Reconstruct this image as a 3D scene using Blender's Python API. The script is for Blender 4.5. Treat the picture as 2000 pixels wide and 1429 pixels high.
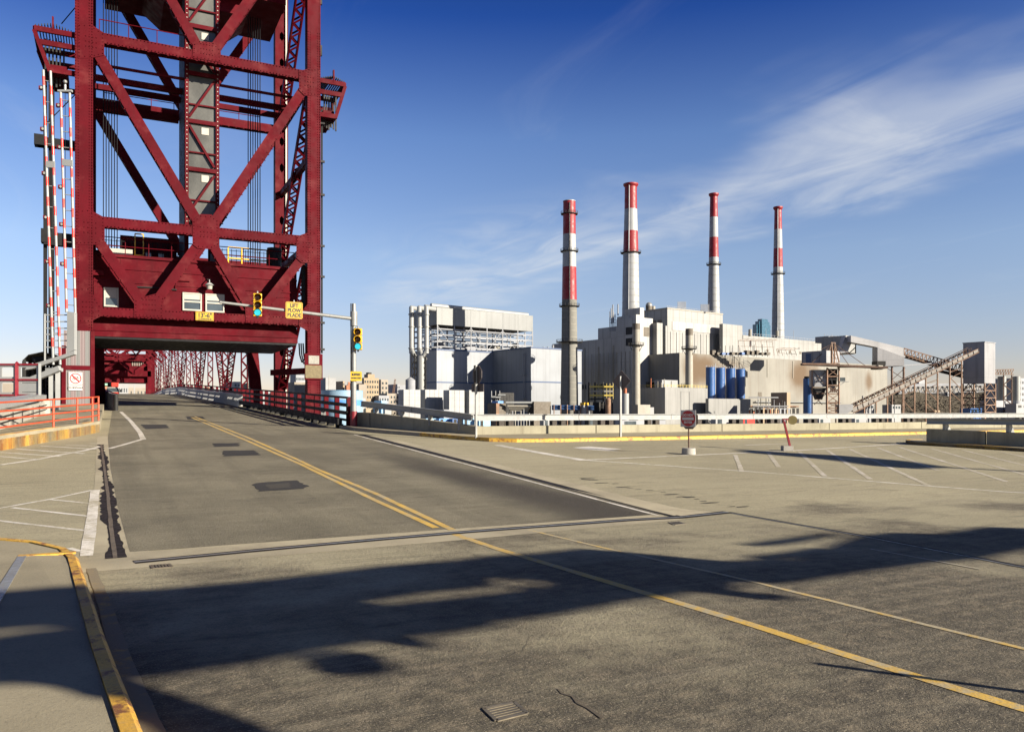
import bpy, bmesh, math, random
from mathutils import Vector, Matrix
rnd = random.Random(7)
for o in list(bpy.data.objects): bpy.data.objects.remove(o)
scene = bpy.context.scene
COL = scene.collection
# ---------------------------------------------------------------- camera
# world x runs across the bridge axis, y along it, z up; the camera stands at the origin, 1.65 m up
F, U0, V0, CAMZ = 1570.0, 1000.0, 801.0, 1.65
CA, SA = 0.8946, 0.4469
cd = bpy.data.cameras.new("camera"); cam = bpy.data.objects.new("camera", cd); COL.objects.link(cam)
cd.sensor_width = 36; cd.lens = 36*F/2000; cd.shift_y = (V0-714.5)/2000; cd.clip_start = .05; cd.clip_end = 30000
cam.location = (0, 0, CAMZ); cam.rotation_euler = (math.pi/2, 0, -math.atan2(SA, CA))
scene.camera = cam
# ---------------------------------------------------------------- sun, sky, exposure
SUN = Vector((.59, -.807, .35)).normalized()          # direction towards the sun
sd = bpy.data.lights.new("sun", 'SUN'); sd.energy = 5.0; sd.angle = math.radians(.45); sd.color = (1, .9, .745)
so = bpy.data.objects.new("sun", sd); COL.objects.link(so); so.location = SUN*200
so.rotation_euler = SUN.to_track_quat('Z', 'Y').to_euler()
wd = bpy.data.worlds.new("World"); scene.world = wd; wd.use_nodes = True
def build_world():
    nt = wd.node_tree; N = nt.nodes; L = nt.links; N.clear()
    out = N.new('ShaderNodeOutputWorld'); bg = N.new('ShaderNodeBackground'); L.new(bg.outputs[0], out.inputs[0])
    sky = N.new('ShaderNodeTexSky'); sky.sky_type = 'NISHITA'; sky.sun_disc = False
    sky.sun_elevation = math.asin(SUN.z); sky.sun_rotation = math.atan2(SUN.x, SUN.y)
    sky.altitude = 30; sky.air_density = 1.0; sky.dust_density = .1; sky.ozone_density = 3.0
    bg.inputs[1].default_value = .067
    tc = N.new('ShaderNodeTexCoord'); sep = N.new('ShaderNodeSeparateXYZ'); L.new(tc.outputs['Generated'], sep.inputs[0])
    def math_(op, a, b=None, c=False):
        m = N.new('ShaderNodeMath'); m.operation = op; m.use_clamp = c
        for i, x in enumerate((a, b)):
            if x is None: continue
            if isinstance(x, (int, float)): m.inputs[i].default_value = x
            else: L.new(x, m.inputs[i])
        return m.outputs[0]
    def ramp(x, lo, hi):
        m = N.new('ShaderNodeMapRange'); m.interpolation_type = 'SMOOTHSTEP'; L.new(x, m.inputs[0])
        m.inputs[1].default_value = lo; m.inputs[2].default_value = hi; return m.outputs[0]
    # high cirrus sheet: the view ray meets a layer 1 unit up; one long combed streak plus thin wisps
    zz = math_('MAXIMUM', sep.outputs[2], .03)
    px = math_('DIVIDE', sep.outputs[0], zz); py = math_('DIVIDE', sep.outputs[1], zz)
    cv = N.new('ShaderNodeCombineXYZ'); L.new(px, cv.inputs[0]); L.new(py, cv.inputs[1])
    def noise(scale, rot, loc, sc, det, ro, di):
        mp = N.new('ShaderNodeMapping'); L.new(cv.outputs[0], mp.inputs[0]); mp.inputs['Rotation'].default_value = (0, 0, math.radians(rot)); mp.inputs['Scale'].default_value = (*scale, 1); mp.inputs['Location'].default_value = (*loc, 0)
        n1 = N.new('ShaderNodeTexNoise'); n1.noise_dimensions = '2D'; L.new(mp.outputs[0], n1.inputs[0])
        n1.inputs['Scale'].default_value = sc; n1.inputs['Detail'].default_value = det; n1.inputs['Roughness'].default_value = ro; n1.inputs['Distortion'].default_value = di; return n1.outputs[0]
    warp = math_('MULTIPLY', math_('SUBTRACT', noise((1, 1), 0, (3.1, 1.7), .8, 4, .55, 0), .5), 1.5)
    xx = math_('ADD', math_('SUBTRACT', px, 2.62), warp)
    band = math_('SUBTRACT', 1, ramp(math_('ABSOLUTE', xx), .05, .8))
    band = math_('MULTIPLY', band, ramp(py, 9.5, 5.2)); band = math_('MULTIPLY', band, ramp(py, .2, 1.6))
    fib = ramp(noise((1.7, .5), -14, (.3, 2.2), 1.1, 8, .56, .9), .26, .7)
    puf = ramp(noise((1, .7), 0, (5.2, .4), 1.5, 7, .6, .8), .34, .68)
    cl = math_('MULTIPLY', band, math_('ADD', math_('MULTIPLY', fib, .75), math_('MULTIPLY', puf, .4)))
    wis = math_('MULTIPLY', ramp(noise((1.5, .5), 10, (6.1, 1.3), .8, 8, .6, 1.0), .53, .85), .16)
    cl = math_('MAXIMUM', cl, wis)
    def sq(x): return math_('MULTIPLY', x, x)
    rad = math_('SQRT', math_('ADD', sq(math_('SUBTRACT', px, 2.35)), sq(math_('MULTIPLY', math_('SUBTRACT', py, 4.6), .55))))
    soft = math_('MULTIPLY', ramp(rad, 1.15, .1), math_('MULTIPLY', ramp(noise((1.2, .6), -10, (.8, 4.4), 1.3, 7, .58, .9), .34, .7), .75))
    cl = math_('MAXIMUM', cl, soft)
    cl = math_('MULTIPLY', cl, ramp(sep.outputs[2], .04, .15))
    cl = math_('MULTIPLY', cl, .56, True)
    # blue deepening upward, zenith darkened to cut fill light, pale near the horizon
    tint = N.new('ShaderNodeMix'); tint.data_type = 'RGBA'; tint.blend_type = 'MULTIPLY'; tint.inputs[0].default_value = 1
    L.new(sky.outputs[0], tint.inputs[6])
    tr = N.new('ShaderNodeValToRGB'); L.new(sep.outputs[2], tr.inputs[0]); cr = tr.color_ramp
    st = [(0, (1.15,.93,1.0)), (.068, (1.22,1.0,1.1)), (.185, (1.42,1.23,1.29)), (.32, (.97,1.02,1.31)), (.44, (.195,.415,1.0)), (.62, (.035,.12,.36)), (1, (.01,.04,.14))]
    while len(cr.elements) < len(st): cr.elements.new(.5)
    for e, (p_, c_) in zip(cr.elements, st): e.position = p_; e.color = (c_[0]/1.5, c_[1]/1.5, c_[2]/1.5, 1)
    L.new(tr.outputs[0], tint.inputs[7])
    mx = N.new('ShaderNodeMix'); mx.data_type = 'RGBA'; L.new(cl, mx.inputs[0]); L.new(tint.outputs[2], mx.inputs[6])
    mx.inputs[7].default_value = (4.6, 4.75, 4.9, 1)
    L.new(mx.outputs[2], bg.inputs[0])
WROT, WLOC = 62, (1.3, .4, 0)
build_world()
vs = scene.view_settings; vs.view_transform = 'Standard'; vs.look = 'None'; vs.gamma = 1; vs.exposure = 1.35; vs.use_curve_mapping = False
scene.render.engine = 'CYCLES'
# ---------------------------------------------------------------- pixel <-> place helpers
def ray(u, v):
    x = (u-U0)/F; return Vector((CA*x+SA, -SA*x+CA, (V0-v)/F))
def W(u, v, Y):                                       # point at camera depth Y
    r = ray(u, v)*Y; r.z += CAMZ; return r
def TN(u, v, n):                                      # point on the plane y = n
    r = ray(u, v); r = r*(n/r.y); r.z += CAMZ; return r
K, N0 = .0367, 10.14
def H(n):                                             # the roadway climbs to the lift span and crests on it
    if n <= N0: return 0.0
    if n <= 105: return K*(n-N0)
    d = n-105
    if d < 38: return K*(105-N0)+K*d-.000734*d*d
    return K*(105-N0)+K*38-.000734*38*38-.019*(d-38)
def SK(n): return -.022*max(0, n-65)                  # slight skew of the span
def R(u, v, dz=0):                                    # pixel on the roadway (+dz)
    r = ray(u, v); Y = 20.0; lo, hi = .5, 400.0
    for _ in range(60):
        Y = (lo+hi)/2; p = r*Y
        if p.z+CAMZ > H(p.y)+dz: lo = Y
        else: hi = Y
    p = r*Y; return Vector((p.x, p.y, H(p.y)+dz))
def toc(p):                                           # world -> camera (X right, Y depth)
    return (CA*p[0]-SA*p[1], SA*p[0]+CA*p[1])
# ---------------------------------------------------------------- mesh builder
class M:
    def __init__(s): s.v = []; s.f = []
    def add(s, vs, fs):
        k = len(s.v); s.v += [tuple(x) for x in vs]; s.f += [tuple(i+k for i in f) for f in fs]; return s
    def hexa(s, b, t):                                # bottom ring, top ring
        n = len(b); return s.add(list(b)+list(t), [tuple(range(n-1, -1, -1)), tuple(range(n, 2*n))]+[(i, (i+1) % n, n+(i+1) % n, n+i) for i in range(n)])
    def box(s, p0, p1):
        x0, y0, z0 = p0; x1, y1, z1 = p1
        return s.hexa([(x0,y0,z0),(x1,y0,z0),(x1,y1,z0),(x0,y1,z0)], [(x0,y0,z1),(x1,y0,z1),(x1,y1,z1),(x0,y1,z1)])
    def bar(s, p, q, w, h=None, up=(0,0,1)):
        p = Vector(p); q = Vector(q); h = w if h is None else h; d = (q-p).normalized(); up = Vector(up)
        if abs(d.dot(up)) > .99: up = Vector((0,1,0)) if abs(d.y) < .9 else Vector((1,0,0))
        sd_ = d.cross(up).normalized()*(w/2); u_ = sd_.cross(d).normalized()*(h/2)
        return s.hexa([p-sd_-u_, p+sd_-u_, p+sd_+u_, p-sd_+u_], [q-sd_-u_, q+sd_-u_, q+sd_+u_, q-sd_+u_])
    def cyl(s, p, q, r, r2=None, n=14):
        p = Vector(p); q = Vector(q); r2 = r if r2 is None else r2; d = (q-p).normalized()
        a = Vector((0,0,1)) if abs(d.z) < .9 else Vector((1,0,0)); x = d.cross(a).normalized(); y = d.cross(x)
        c = [(math.cos(2*math.pi*i/n), math.sin(2*math.pi*i/n)) for i in range(n)]
        return s.hexa([p+(x*a_+y*b_)*r for a_, b_ in c], [q+(x*a_+y*b_)*r2 for a_, b_ in c])
    def prism(s, pts, vec):
        vec = Vector(vec); a = [Vector(p) for p in pts]; return s.hexa(a, [p+vec for p in a])
    def poly(s, pts): return s.add(pts, [tuple(range(len(pts)))])
    def tube(s, pts, r, n=8):
        for a, b in zip(pts, pts[1:]): s.cyl(a, b, r, n=n)
        return s
    def ball(s, c, r, n=10, m=6):
        c = Vector(c); vs_ = []; fs = []
        for j in range(m+1):
            t = math.pi*j/m
            for i in range(n):
                a = 2*math.pi*i/n; vs_.append(c+Vector((math.sin(t)*math.cos(a), math.sin(t)*math.sin(a), math.cos(t)))*r)
        for j in range(m):
            for i in range(n): fs.append((j*n+i, (j+1)*n+i, (j+1)*n+(i+1) % n, j*n+(i+1) % n))
        return s.add(vs_, fs)
    def build(s, name, mat, parent=None, smooth=False, bevel=0):
        me = bpy.data.meshes.new(name); off = Vector((0,0,0))
        if parent is not None:
            q = parent
            while q is not None: off += q.location; q = q.parent
        me.from_pydata([tuple(Vector(p)-off) for p in s.v], [], s.f); me.validate()
        bm = bmesh.new(); bm.from_mesh(me); bmesh.ops.recalc_face_normals(bm, faces=bm.faces); bm.to_mesh(me); bm.free()
        me.materials.append(mat)
        if smooth:
            me.polygons.foreach_set('use_smooth', [True]*len(me.polygons)); me.set_sharp_from_angle(angle=math.radians(40))
        o = bpy.data.objects.new(name, me); COL.objects.link(o); o.parent = parent
        if bevel:
            b = o.modifiers.new('bevel', 'BEVEL'); b.width = bevel; b.segments = 2; b.limit_method = 'ANGLE'
        return o
def tag(o, label=None, cat=None, group=None, kind=None):
    if label: o['label'] = label
    if cat: o['category'] = cat
    if group: o['group'] = group
    if kind: o['kind'] = kind
    return o
def thing(name, label, cat, loc=(0,0,0), group=None):
    o = bpy.data.objects.new(name, None); o.empty_display_size = .2; COL.objects.link(o); o.location = Vector(loc)
    return tag(o, label, cat, group)
def struct(o): o['kind'] = 'structure'; return o
def lettering(txt, size, mat, parent, origin, right, up, name='lettering', align='CENTER', sx=1.0, ext=.002, offset=0):
    cu = bpy.data.curves.new(name, 'FONT'); cu.body = txt; cu.size = size; cu.align_x = align; cu.align_y = 'CENTER'; cu.extrude = ext; cu.offset = offset
    to = bpy.data.objects.new('t', cu); COL.objects.link(to); dg = bpy.context.evaluated_depsgraph_get(); dg.update()
    me = bpy.data.meshes.new_from_object(to.evaluated_get(dg)); bpy.data.objects.remove(to)
    right = Vector(right).normalized(); up = Vector(up).normalized(); nn = right.cross(up)
    origin = Vector(origin); off = Vector((0,0,0)); q = parent
    while q is not None: off += q.location; q = q.parent
    ys = [v_.co.y for v_ in me.vertices]; my = (max(ys)+min(ys))/2
    for vtx in me.vertices:
        c = vtx.co.copy(); c.y -= my; vtx.co = origin-off+right*c.x*sx+up*c.y+nn*c.z
    me.materials.clear(); me.materials.append(mat); me.name = name
    o = bpy.data.objects.new(name, me); COL.objects.link(o); o.parent = parent; return o
def lattice(m, p, q, w, d, t=.05, step=None, side=(0,1,0)):
    """built-up member: four corner angles and zigzag lacing on two faces"""
    p = Vector(p); q = Vector(q); ax = (q-p); Ln = ax.length; ax.normalize(); s_ = Vector(side); s_ = (s_-ax*s_.dot(ax)).normalized(); o = ax.cross(s_)
    for i in (-1, 1):
        e = o*(w/2*i)
        m.bar(p+e, q+e, d, t, up=o)
    step = step or w*.9; k = max(2, int(Ln/step)); st = Ln/k
    for j in (-1, 1):
        e = s_*(d/2*j)
        for i in range(k):
            a = -1 if i % 2 else 1
            m.bar(p+ax*(st*i)+o*(w/2*a)+e, p+ax*(st*(i+1))-o*(w/2*a)+e, t*1.4, .02, up=s_)
    return m
# ================================================================ materials
def newmat(name):
    m = bpy.data.materials.new(name); m.use_nodes = True; nt = m.node_tree; b = nt.nodes['Principled BSDF']; return m, nt, b
class NB:
    """small node helper"""
    def __init__(s, nt): s.nt = nt; s.N = nt.nodes; s.L = nt.links; g = s.N.new('ShaderNodeNewGeometry'); s.pos = g.outputs['Position']; s.nrm = g.outputs['True Normal']
    def set(s, sock, x):
        if isinstance(x, (int, float)): sock.default_value = x
        elif isinstance(x, tuple): sock.default_value = (*x, 1) if len(x) == 3 and sock.type == 'RGBA' else x
        else: s.L.new(x, sock)
    def map(s, vec=None, scale=(1,1,1), rot=(0,0,0), loc=(0,0,0)):
        n = s.N.new('ShaderNodeMapping'); s.L.new(vec or s.pos, n.inputs[0]); n.inputs['Scale'].default_value = scale; n.inputs['Rotation'].default_value = rot; n.inputs['Location'].default_value = loc; return n.outputs[0]
    def noise(s, scale, detail=4, rough=.55, vec=None, dist=0):
        n = s.N.new('ShaderNodeTexNoise'); s.L.new(vec or s.pos, n.inputs[0]); n.inputs['Scale'].default_value = scale; n.inputs['Detail'].default_value = detail; n.inputs['Roughness'].default_value = rough; n.inputs['Distortion'].default_value = dist; return n.outputs[0]
    def vor(s, scale, feat='F1', vec=None, out=0, rand=1):
        n = s.N.new('ShaderNodeTexVoronoi'); n.feature = feat; s.L.new(vec or s.pos, n.inputs['Vector']); n.inputs['Scale'].default_value = scale; n.inputs['Randomness'].default_value = rand; return n.outputs[out]
    def wave(s, scale, vec=None, dist=0, prof='SIN', dirn='X'):
        n = s.N.new('ShaderNodeTexWave'); n.bands_direction = dirn; n.wave_profile = prof; s.L.new(vec or s.pos, n.inputs[0]); n.inputs['Scale'].default_value = scale; n.inputs['Distortion'].default_value = dist; return n.outputs['Fac']
    def ramp(s, x, lo, hi, a=0, b=1):
        n = s.N.new('ShaderNodeMapRange'); n.interpolation_type = 'SMOOTHSTEP'; s.L.new(x, n.inputs[0]); n.inputs[1].default_value = lo; n.inputs[2].default_value = hi; n.inputs[3].default_value = a; n.inputs[4].default_value = b; return n.outputs[0]
    def math(s, op, a, b=0, clamp=False):
        n = s.N.new('ShaderNodeMath'); n.operation = op; n.use_clamp = clamp; s.set(n.inputs[0], a); s.set(n.inputs[1], b); return n.outputs[0]
    def mix(s, f, a, b, mode='MIX'):
        n = s.N.new('ShaderNodeMix'); n.data_type = 'RGBA'; n.blend_type = mode; s.set(n.inputs[0], f); s.set(n.inputs[6], a); s.set(n.inputs[7], b); return n.outputs[2]
    def sep(s, vec=None):
        n = s.N.new('ShaderNodeSeparateXYZ'); s.L.new(vec or s.pos, n.inputs[0]); return n.outputs
    def bump(s, h, strength=.3, dist=.01):
        n = s.N.new('ShaderNodeBump'); n.inputs['Strength'].default_value = strength; n.inputs['Distance'].default_value = dist; s.L.new(h, n.inputs['Height']); return n.outputs[0]
AK = .81                                             # overall reflectance, matched to the exposure
def sc(c, k): return tuple(min(1, x*k) for x in c)
def paint(name, col, rough=.5, metal=0, var=.25, scale=.6, col2=None, f2=.0, streak=0, streakcol=(.12,.06,.03), bump=0, bscale=60, fine=.15, spec=.5):
    """weathered paint / metal / plain surface: broad tone drift, blotches of col2, vertical run-off streaks"""
    m, nt, b = newmat(name); n = NB(nt); col = sc(col, AK)
    a = n.noise(scale, 5, .6); c = n.mix(n.ramp(a, .3, .72), sc(col, 1-var), sc(col, 1+var*.8))
    f = n.noise(scale*14, 3, .6); c = n.mix(n.math('MULTIPLY', n.ramp(f, .45, .75), fine), c, sc(col, .55))
    if col2: c = n.mix(n.math('MULTIPLY', n.ramp(n.noise(scale*2.3, 6, .65), .5, .72), f2), c, col2)
    if streak:
        v = n.map(scale=(3.2*scale*3, 3.2*scale*3, .18*scale*3)); s_ = n.ramp(n.noise(1, 5, .6, v), .52, .78)
        c = n.mix(n.math('MULTIPLY', s_, streak), c, streakcol)
    n.L.new(c, b.inputs['Base Color'])
    b.inputs['Metallic'].default_value = metal; b.inputs['Specular IOR Level'].default_value = spec
    n.L.new(n.ramp(n.noise(scale*5, 3), .3, .7, max(.05, rough-.12), min(1, rough+.12)), b.inputs['Roughness'])
    if bump: n.L.new(n.bump(n.noise(bscale, 3, .6), bump, .01), b.inputs['Normal'])
    return m
RED = (.092, .0026, .0075)
MT = {}
MT['red'] = paint('maroon_bridge_paint', RED, .6, spec=.08, var=.26, scale=.35, col2=(.135, .026, .026), f2=.5, streak=.35, streakcol=(.04,.004,.006), fine=.25)
MT['red2'] = paint('brighter_red_fence_paint', (.22, .012, .022), .45, var=.15, scale=.8)
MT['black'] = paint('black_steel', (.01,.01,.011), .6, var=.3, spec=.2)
MT['rope'] = paint('greased_steel_rope', (.012,.012,.014), .8, var=.3, spec=.1)
MT['dark'] = paint('dark_grey_steel', (.03,.029,.028), .6, var=.3, spec=.2)
MT['white'] = paint('white_enamel', (.31,.32,.315), .4, var=.06, scale=1.2, streak=.18, streakcol=(.3,.2,.1), fine=.06)
MT['stripe'] = paint('red_reflective_stripe', (.62,.035,.02), .4, var=.1)
MT['galv'] = paint('galvanised_steel', (.27,.275,.265), .45, metal=.2, var=.12, scale=3)
MT['alu_back'] = paint('weathered_sign_back', (.12,.095,.085), .55, metal=.1, var=.15, scale=3)
MT['cream'] = paint('cream_painted_steel', (.44,.42,.36), .5, var=.08, scale=1, streak=.2, streakcol=(.3,.2,.1))
MT['orange'] = paint('orange_safety_paint', (.55,.075,.02), .42, var=.12, scale=4, streak=.1, streakcol=(.25,.04,.01))
MT['yellow_sign'] = paint('yellow_sign_sheeting', (.52,.32,.004), .45, var=.05, scale=2, fine=.03)
MT['yellow_sig'] = paint('yellow_signal_enamel', (.78,.45,.012), .35, var=.12, scale=4)
MT['ink'] = paint('black_sign_ink', (.012,.012,.012), .5, var=.1)
MT['signred'] = paint('red_sign_ink', (.45,.012,.015), .45, var=.1, scale=4)
MT['signwhite'] = paint('white_sign_sheeting', (.6,.58,.55), .45, var=.06, scale=4)
MT['wood'] = paint('dark_timber_block', (.05,.04,.032), .8, var=.3, scale=4)
MT['tan'] = paint('tan_reflector_disc', (.3,.24,.085), .5, var=.1, scale=4)
MT['bronze'] = paint('bronze_plaque', (.16,.125,.06), .45, metal=.3, var=.2, scale=6)
MT['lime'] = paint('pale_stone_plaque', (.3,.29,.25), .6, var=.2, scale=10)
MT['lens_off'] = paint('unlit_signal_lens', (.05,.02,.01), .15, var=.1)
MT['rubber'] = paint('tyre_rubber', (.02,.02,.02), .8, var=.2)
MT['rust'] = paint('rusted_structural_steel', (.22,.125,.075), .75, var=.35, scale=.3, col2=(.32,.23,.17), f2=.6)
MT['rustdark'] = paint('dark_rusted_steel', (.11,.06,.04), .8, var=.35, scale=.3)
MT['silo'] = paint('blue_silo_paint', (.035,.115,.32), .4, var=.1, scale=.2, streak=.25, streakcol=(.02,.05,.14))
MT['paleblue'] = paint('pale_blue_tank_paint', (.26,.40,.52), .5, var=.06, scale=.1, streak=.1)
MT['midblue'] = paint('mid_blue_tank_band', (.09,.27,.62), .5, var=.06, scale=.1)
MT['bluetrim'] = paint('dark_blue_trim', (.02,.06,.16), .5, var=.1)
MT['stackwhite'] = paint('white_stack_paint', (.34,.35,.355), .55, var=.08, scale=.08, streak=.15, streakcol=(.4,.38,.33))
MT['stackred'] = paint('red_stack_paint', (.27,.008,.014), .55, var=.12, scale=.08, streak=.12, streakcol=(.3,.04,.04))
MT['beige'] = paint('beige_render', (.34,.26,.17), .8, var=.1, scale=.1)
MT['ivory'] = paint('ivory_stack_paint', (.3,.28,.235), .6, var=.1, scale=.15, streak=.25, streakcol=(.3,.2,.1))
MT['brick'] = paint('far_brick', (.36,.16,.09), .85, var=.2, scale=.2)
MT['greenroof'] = paint('verdigris_roof', (.22,.42,.3), .7, var=.15, scale=.2)
MT['farwhite'] = paint('far_white_render', (.31,.315,.32), .8, var=.1, scale=.05)
MT['fargrey'] = paint('far_grey_render', (.3,.31,.33), .8, var=.15, scale=.05)
MT['fartan'] = paint('far_tan_render', (.3,.26,.21), .8, var=.12, scale=.05)
MT['brush'] = paint('winter_brush', (.08,.066,.045), .95, var=.25, scale=.15)
MT['leaf'] = paint('dull_evergreen', (.06,.075,.03), .9, var=.4, scale=.3)
MT['steam'] = paint('white_steam', (.85,.85,.85), 1.0, var=.03)
MT['brickred'] = paint('orange_brown_machinery', (.4,.12,.05), .7, var=.25, scale=.5)
MT['brown'] = paint('brown_sheet_steel', (.12,.1,.075), .7, var=.15, scale=.3)
MT['hydblue'] = paint('light_blue_container', (.22,.42,.62), .5, var=.1, scale=.4)
MT['yellowrail'] = paint('yellow_handrail', (.55,.42,.08), .5, var=.1)
def glassmat(name, col, rough=.08):
    m, nt, b = newmat(name); n = NB(nt)
    n.L.new(n.mix(n.ramp(n.noise(.7, 3), .35, .7), col, sc(col, 1.7)), b.inputs['Base Color']); b.inputs['Roughness'].default_value = rough; b.inputs['Specular IOR Level'].default_value = .8
    return m
MT['glass'] = glassmat('window_glass', (.035,.045,.05)); MT['winglass'] = glassmat('pale_window_glass', (.28,.28,.24), .2)
MT['bluetower'] = glassmat('blue_curtain_wall', (.03,.075,.11), .12)
def emit(name, col, st):
    m, nt, b = newmat(name); b.inputs['Base Color'].default_value = (*sc(col, .3), 1); b.inputs['Emission Color'].default_value = (*col, 1); b.inputs['Emission Strength'].default_value = st; b.inputs['Roughness'].default_value = .3; return m
MT['green_lit'] = emit('lit_green_signal_lens', (.04,.52,.58), .62)
def shaftpanel():
    m, nt, b = newmat('dusty_wired_glass'); n = NB(nt)
    c = n.mix(n.ramp(n.noise(.55, 6, .65, n.map(scale=(1,1,.5))), .35, .7), (.036,.036,.03), (.085,.085,.075))
    x = n.sep(); l1 = n.math('PINGPONG', n.math('ADD', x[0], x[2]), .25); l2 = n.math('PINGPONG', n.math('SUBTRACT', x[0], x[2]), .25)
    l = n.math('MINIMUM', l1, l2); c = n.mix(n.ramp(l, .0, .03, .25, 0), c, (.04,.035,.03))
    n.L.new(c, b.inputs['Base Color']); b.inputs['Roughness'].default_value = .35; return m
MT['shaft'] = shaftpanel()
def corr(name, col, ang, period, col2=None, depth=.4, hper=0, stains=0, staincol=(.2,.1,.03), lines=.18):
    """ribbed sheet cladding; ang = direction of the facade in degrees, ribs vertical"""
    m, nt, b = newmat(name); n = NB(nt); col = sc(col, AK); col2 = col2 and sc(col2, AK)
    v = n.map(rot=(0, 0, -math.radians(ang+45)))           # both facade directions give ribs along one diagonal
    x = n.sep(v)[0]; s_ = n.math('PINGPONG', x, period*.7071)
    rib = n.ramp(s_, 0, period*.2)
    c = n.mix(n.ramp(n.noise(.06, 5, .6), .3, .7), sc(col, .88), sc(col, 1.1))
    c = n.mix(n.math('MULTIPLY', n.ramp(n.noise(1, 4, .6, n.map(scale=(.5,.5,.03))), .45, .75), .45), c, sc(col, .6))
    c = n.mix(n.math('MULTIPLY', n.math('SUBTRACT', 1, rib), lines), c, sc(col, .4))
    if hper:
        z = n.math('PINGPONG', n.sep()[2], hper/2); c = n.mix(n.math('MULTIPLY', n.ramp(z, 0, .25, 1, 0), .3), c, sc(col, .45))
    if col2: c = n.mix(n.math('MULTIPLY', n.ramp(n.math('PINGPONG', n.math('ADD', x, n.math('MULTIPLY', n.noise(.4, 2), .0)), period*1.9), period*.8, period*.9), .85), c, col2)
    n.L.new(c, b.inputs['Base Color']); b.inputs['Roughness'].default_value = .5
    n.L.new(n.bump(rib, depth, .03), b.inputs['Normal']); return m
MT['clad'] = corr('ribbed_fibreglass_cladding', (.165,.165,.16), 0, .09, col2=(.2,.145,.145), depth=.5)
PANG = 10.0
MT['pwhite'] = corr('white_metal_siding', (.235,.256,.286), PANG, 2.2, lines=.14)
MT['pcool'] = corr('pale_grey_louvre_casing', (.175,.185,.185), PANG, 4, lines=.25)
MT['pgrey'] = corr('grey_ribbed_siding', (.38,.37,.35), PANG, 3.2, hper=14, lines=.35)
MT['pivory'] = corr('ivory_boiler_siding', (.285,.285,.27), PANG, 2.6, hper=9, lines=.4)
MT['pshed'] = corr('grey_shed_siding', (.24,.24,.23), PANG, 1.6, lines=.25)
MT['ptile'] = corr('white_square_panel', (.31,.315,.315), PANG, 2.4, hper=3, lines=.12)
MT['conv'] = corr('grey_conveyor_siding', (.3,.3,.31), PANG, 3, hper=9, lines=.2)
def stainwall():
    m, nt, b = newmat('soot_stained_siding'); n = NB(nt); col = (.185,.178,.155)
    v = n.map(rot=(0, 0, -math.radians(PANG))); s = n.sep(v); z = s[2]
    x = n.math('PINGPONG', s[0], 1.0); c = n.mix(n.ramp(n.noise(.05, 5), .3, .7), sc(col, .85), sc(col, 1.12))
    c = n.mix(n.math('MULTIPLY', n.ramp(n.noise(1, 4, .6, n.map(scale=(.7,.7,.03))), .45, .75), .45), c, (.12,.1,.075))
    c = n.mix(n.math('MULTIPLY', n.ramp(x, 0, .3, 1, 0), .15), c, (.2,.18,.14))
    for (x0, zc, rx, rz, st) in STAINS:
        dx = n.math('DIVIDE', n.math('SUBTRACT', s[0], x0), rx); dz = n.math('DIVIDE', n.math('SUBTRACT', z, zc), rz)
        d = n.math('SQRT', n.math('ADD', n.math('MULTIPLY', dx, dx), n.math('MULTIPLY', dz, dz)))
        d = n.math('ADD', d, n.math('MULTIPLY', n.math('SUBTRACT', n.noise(.12, 4), .5), .5))
        c = n.mix(n.ramp(d, .25, 1.05, st, 0), c, (.08,.045,.016))
    n.L.new(c, b.inputs['Base Color']); b.inputs['Roughness'].default_value = .7; return m
def concrete(name, col, stain=.5, scale=1.0, speck=.35, bump=.25, streak=0, dark=(.1,.085,.06)):
    m, nt, b = newmat(name); n = NB(nt); col = sc(col, AK)
    c = n.mix(n.ramp(n.noise(.35*scale, 6, .62), .3, .72), sc(col, .78), sc(col, 1.15))
    c = n.mix(n.math('MULTIPLY', n.ramp(n.noise(1.7*scale, 7, .68), .5, .75), stain), c, dark)
    if streak:
        c = n.mix(n.math('MULTIPLY', n.ramp(n.noise(1, 6, .65, n.map(scale=(4,4,.35))), .5, .75), streak), c, dark)
    f = n.noise(55, 3, .75); c = n.mix(n.math('MULTIPLY', n.ramp(f, .52, .68), speck), c, sc(col, .3))
    c = n.mix(n.math('MULTIPLY', n.ramp(n.noise(80, 2, .7), .62, .72), speck), c, sc(col, 1.7))
    n.L.new(c, b.inputs['Base Color']); b.inputs['Roughness'].default_value = .88; b.inputs['Specular IOR Level'].default_value = .3
    n.L.new(n.bump(n.math('ADD', f, n.math('MULTIPLY', n.noise(8, 5), 1.0)), bump, .012), b.inputs['Normal']); return m
MT['wallc'] = concrete('weathered_parapet_concrete', (.33,.305,.22), .35, 1, .3, .3, streak=.55, dark=(.13,.11,.075))
MT['kerbc'] = concrete('kerb_concrete', (.36,.32,.25), .4)
MT['walk'] = concrete('sidewalk_concrete', (.33,.29,.2), .35)
MT['stackc'] = concrete('stack_concrete', (.22,.215,.19), .25, .06, 0, 0, dark=(.25,.23,.19))
MT['basec'] = concrete('cast_concrete_block', (.36,.345,.31), .3, 3)
MT['yardc'] = concrete('yard_paving', (.3,.28,.25), .3, .03, 0, 0)
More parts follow.
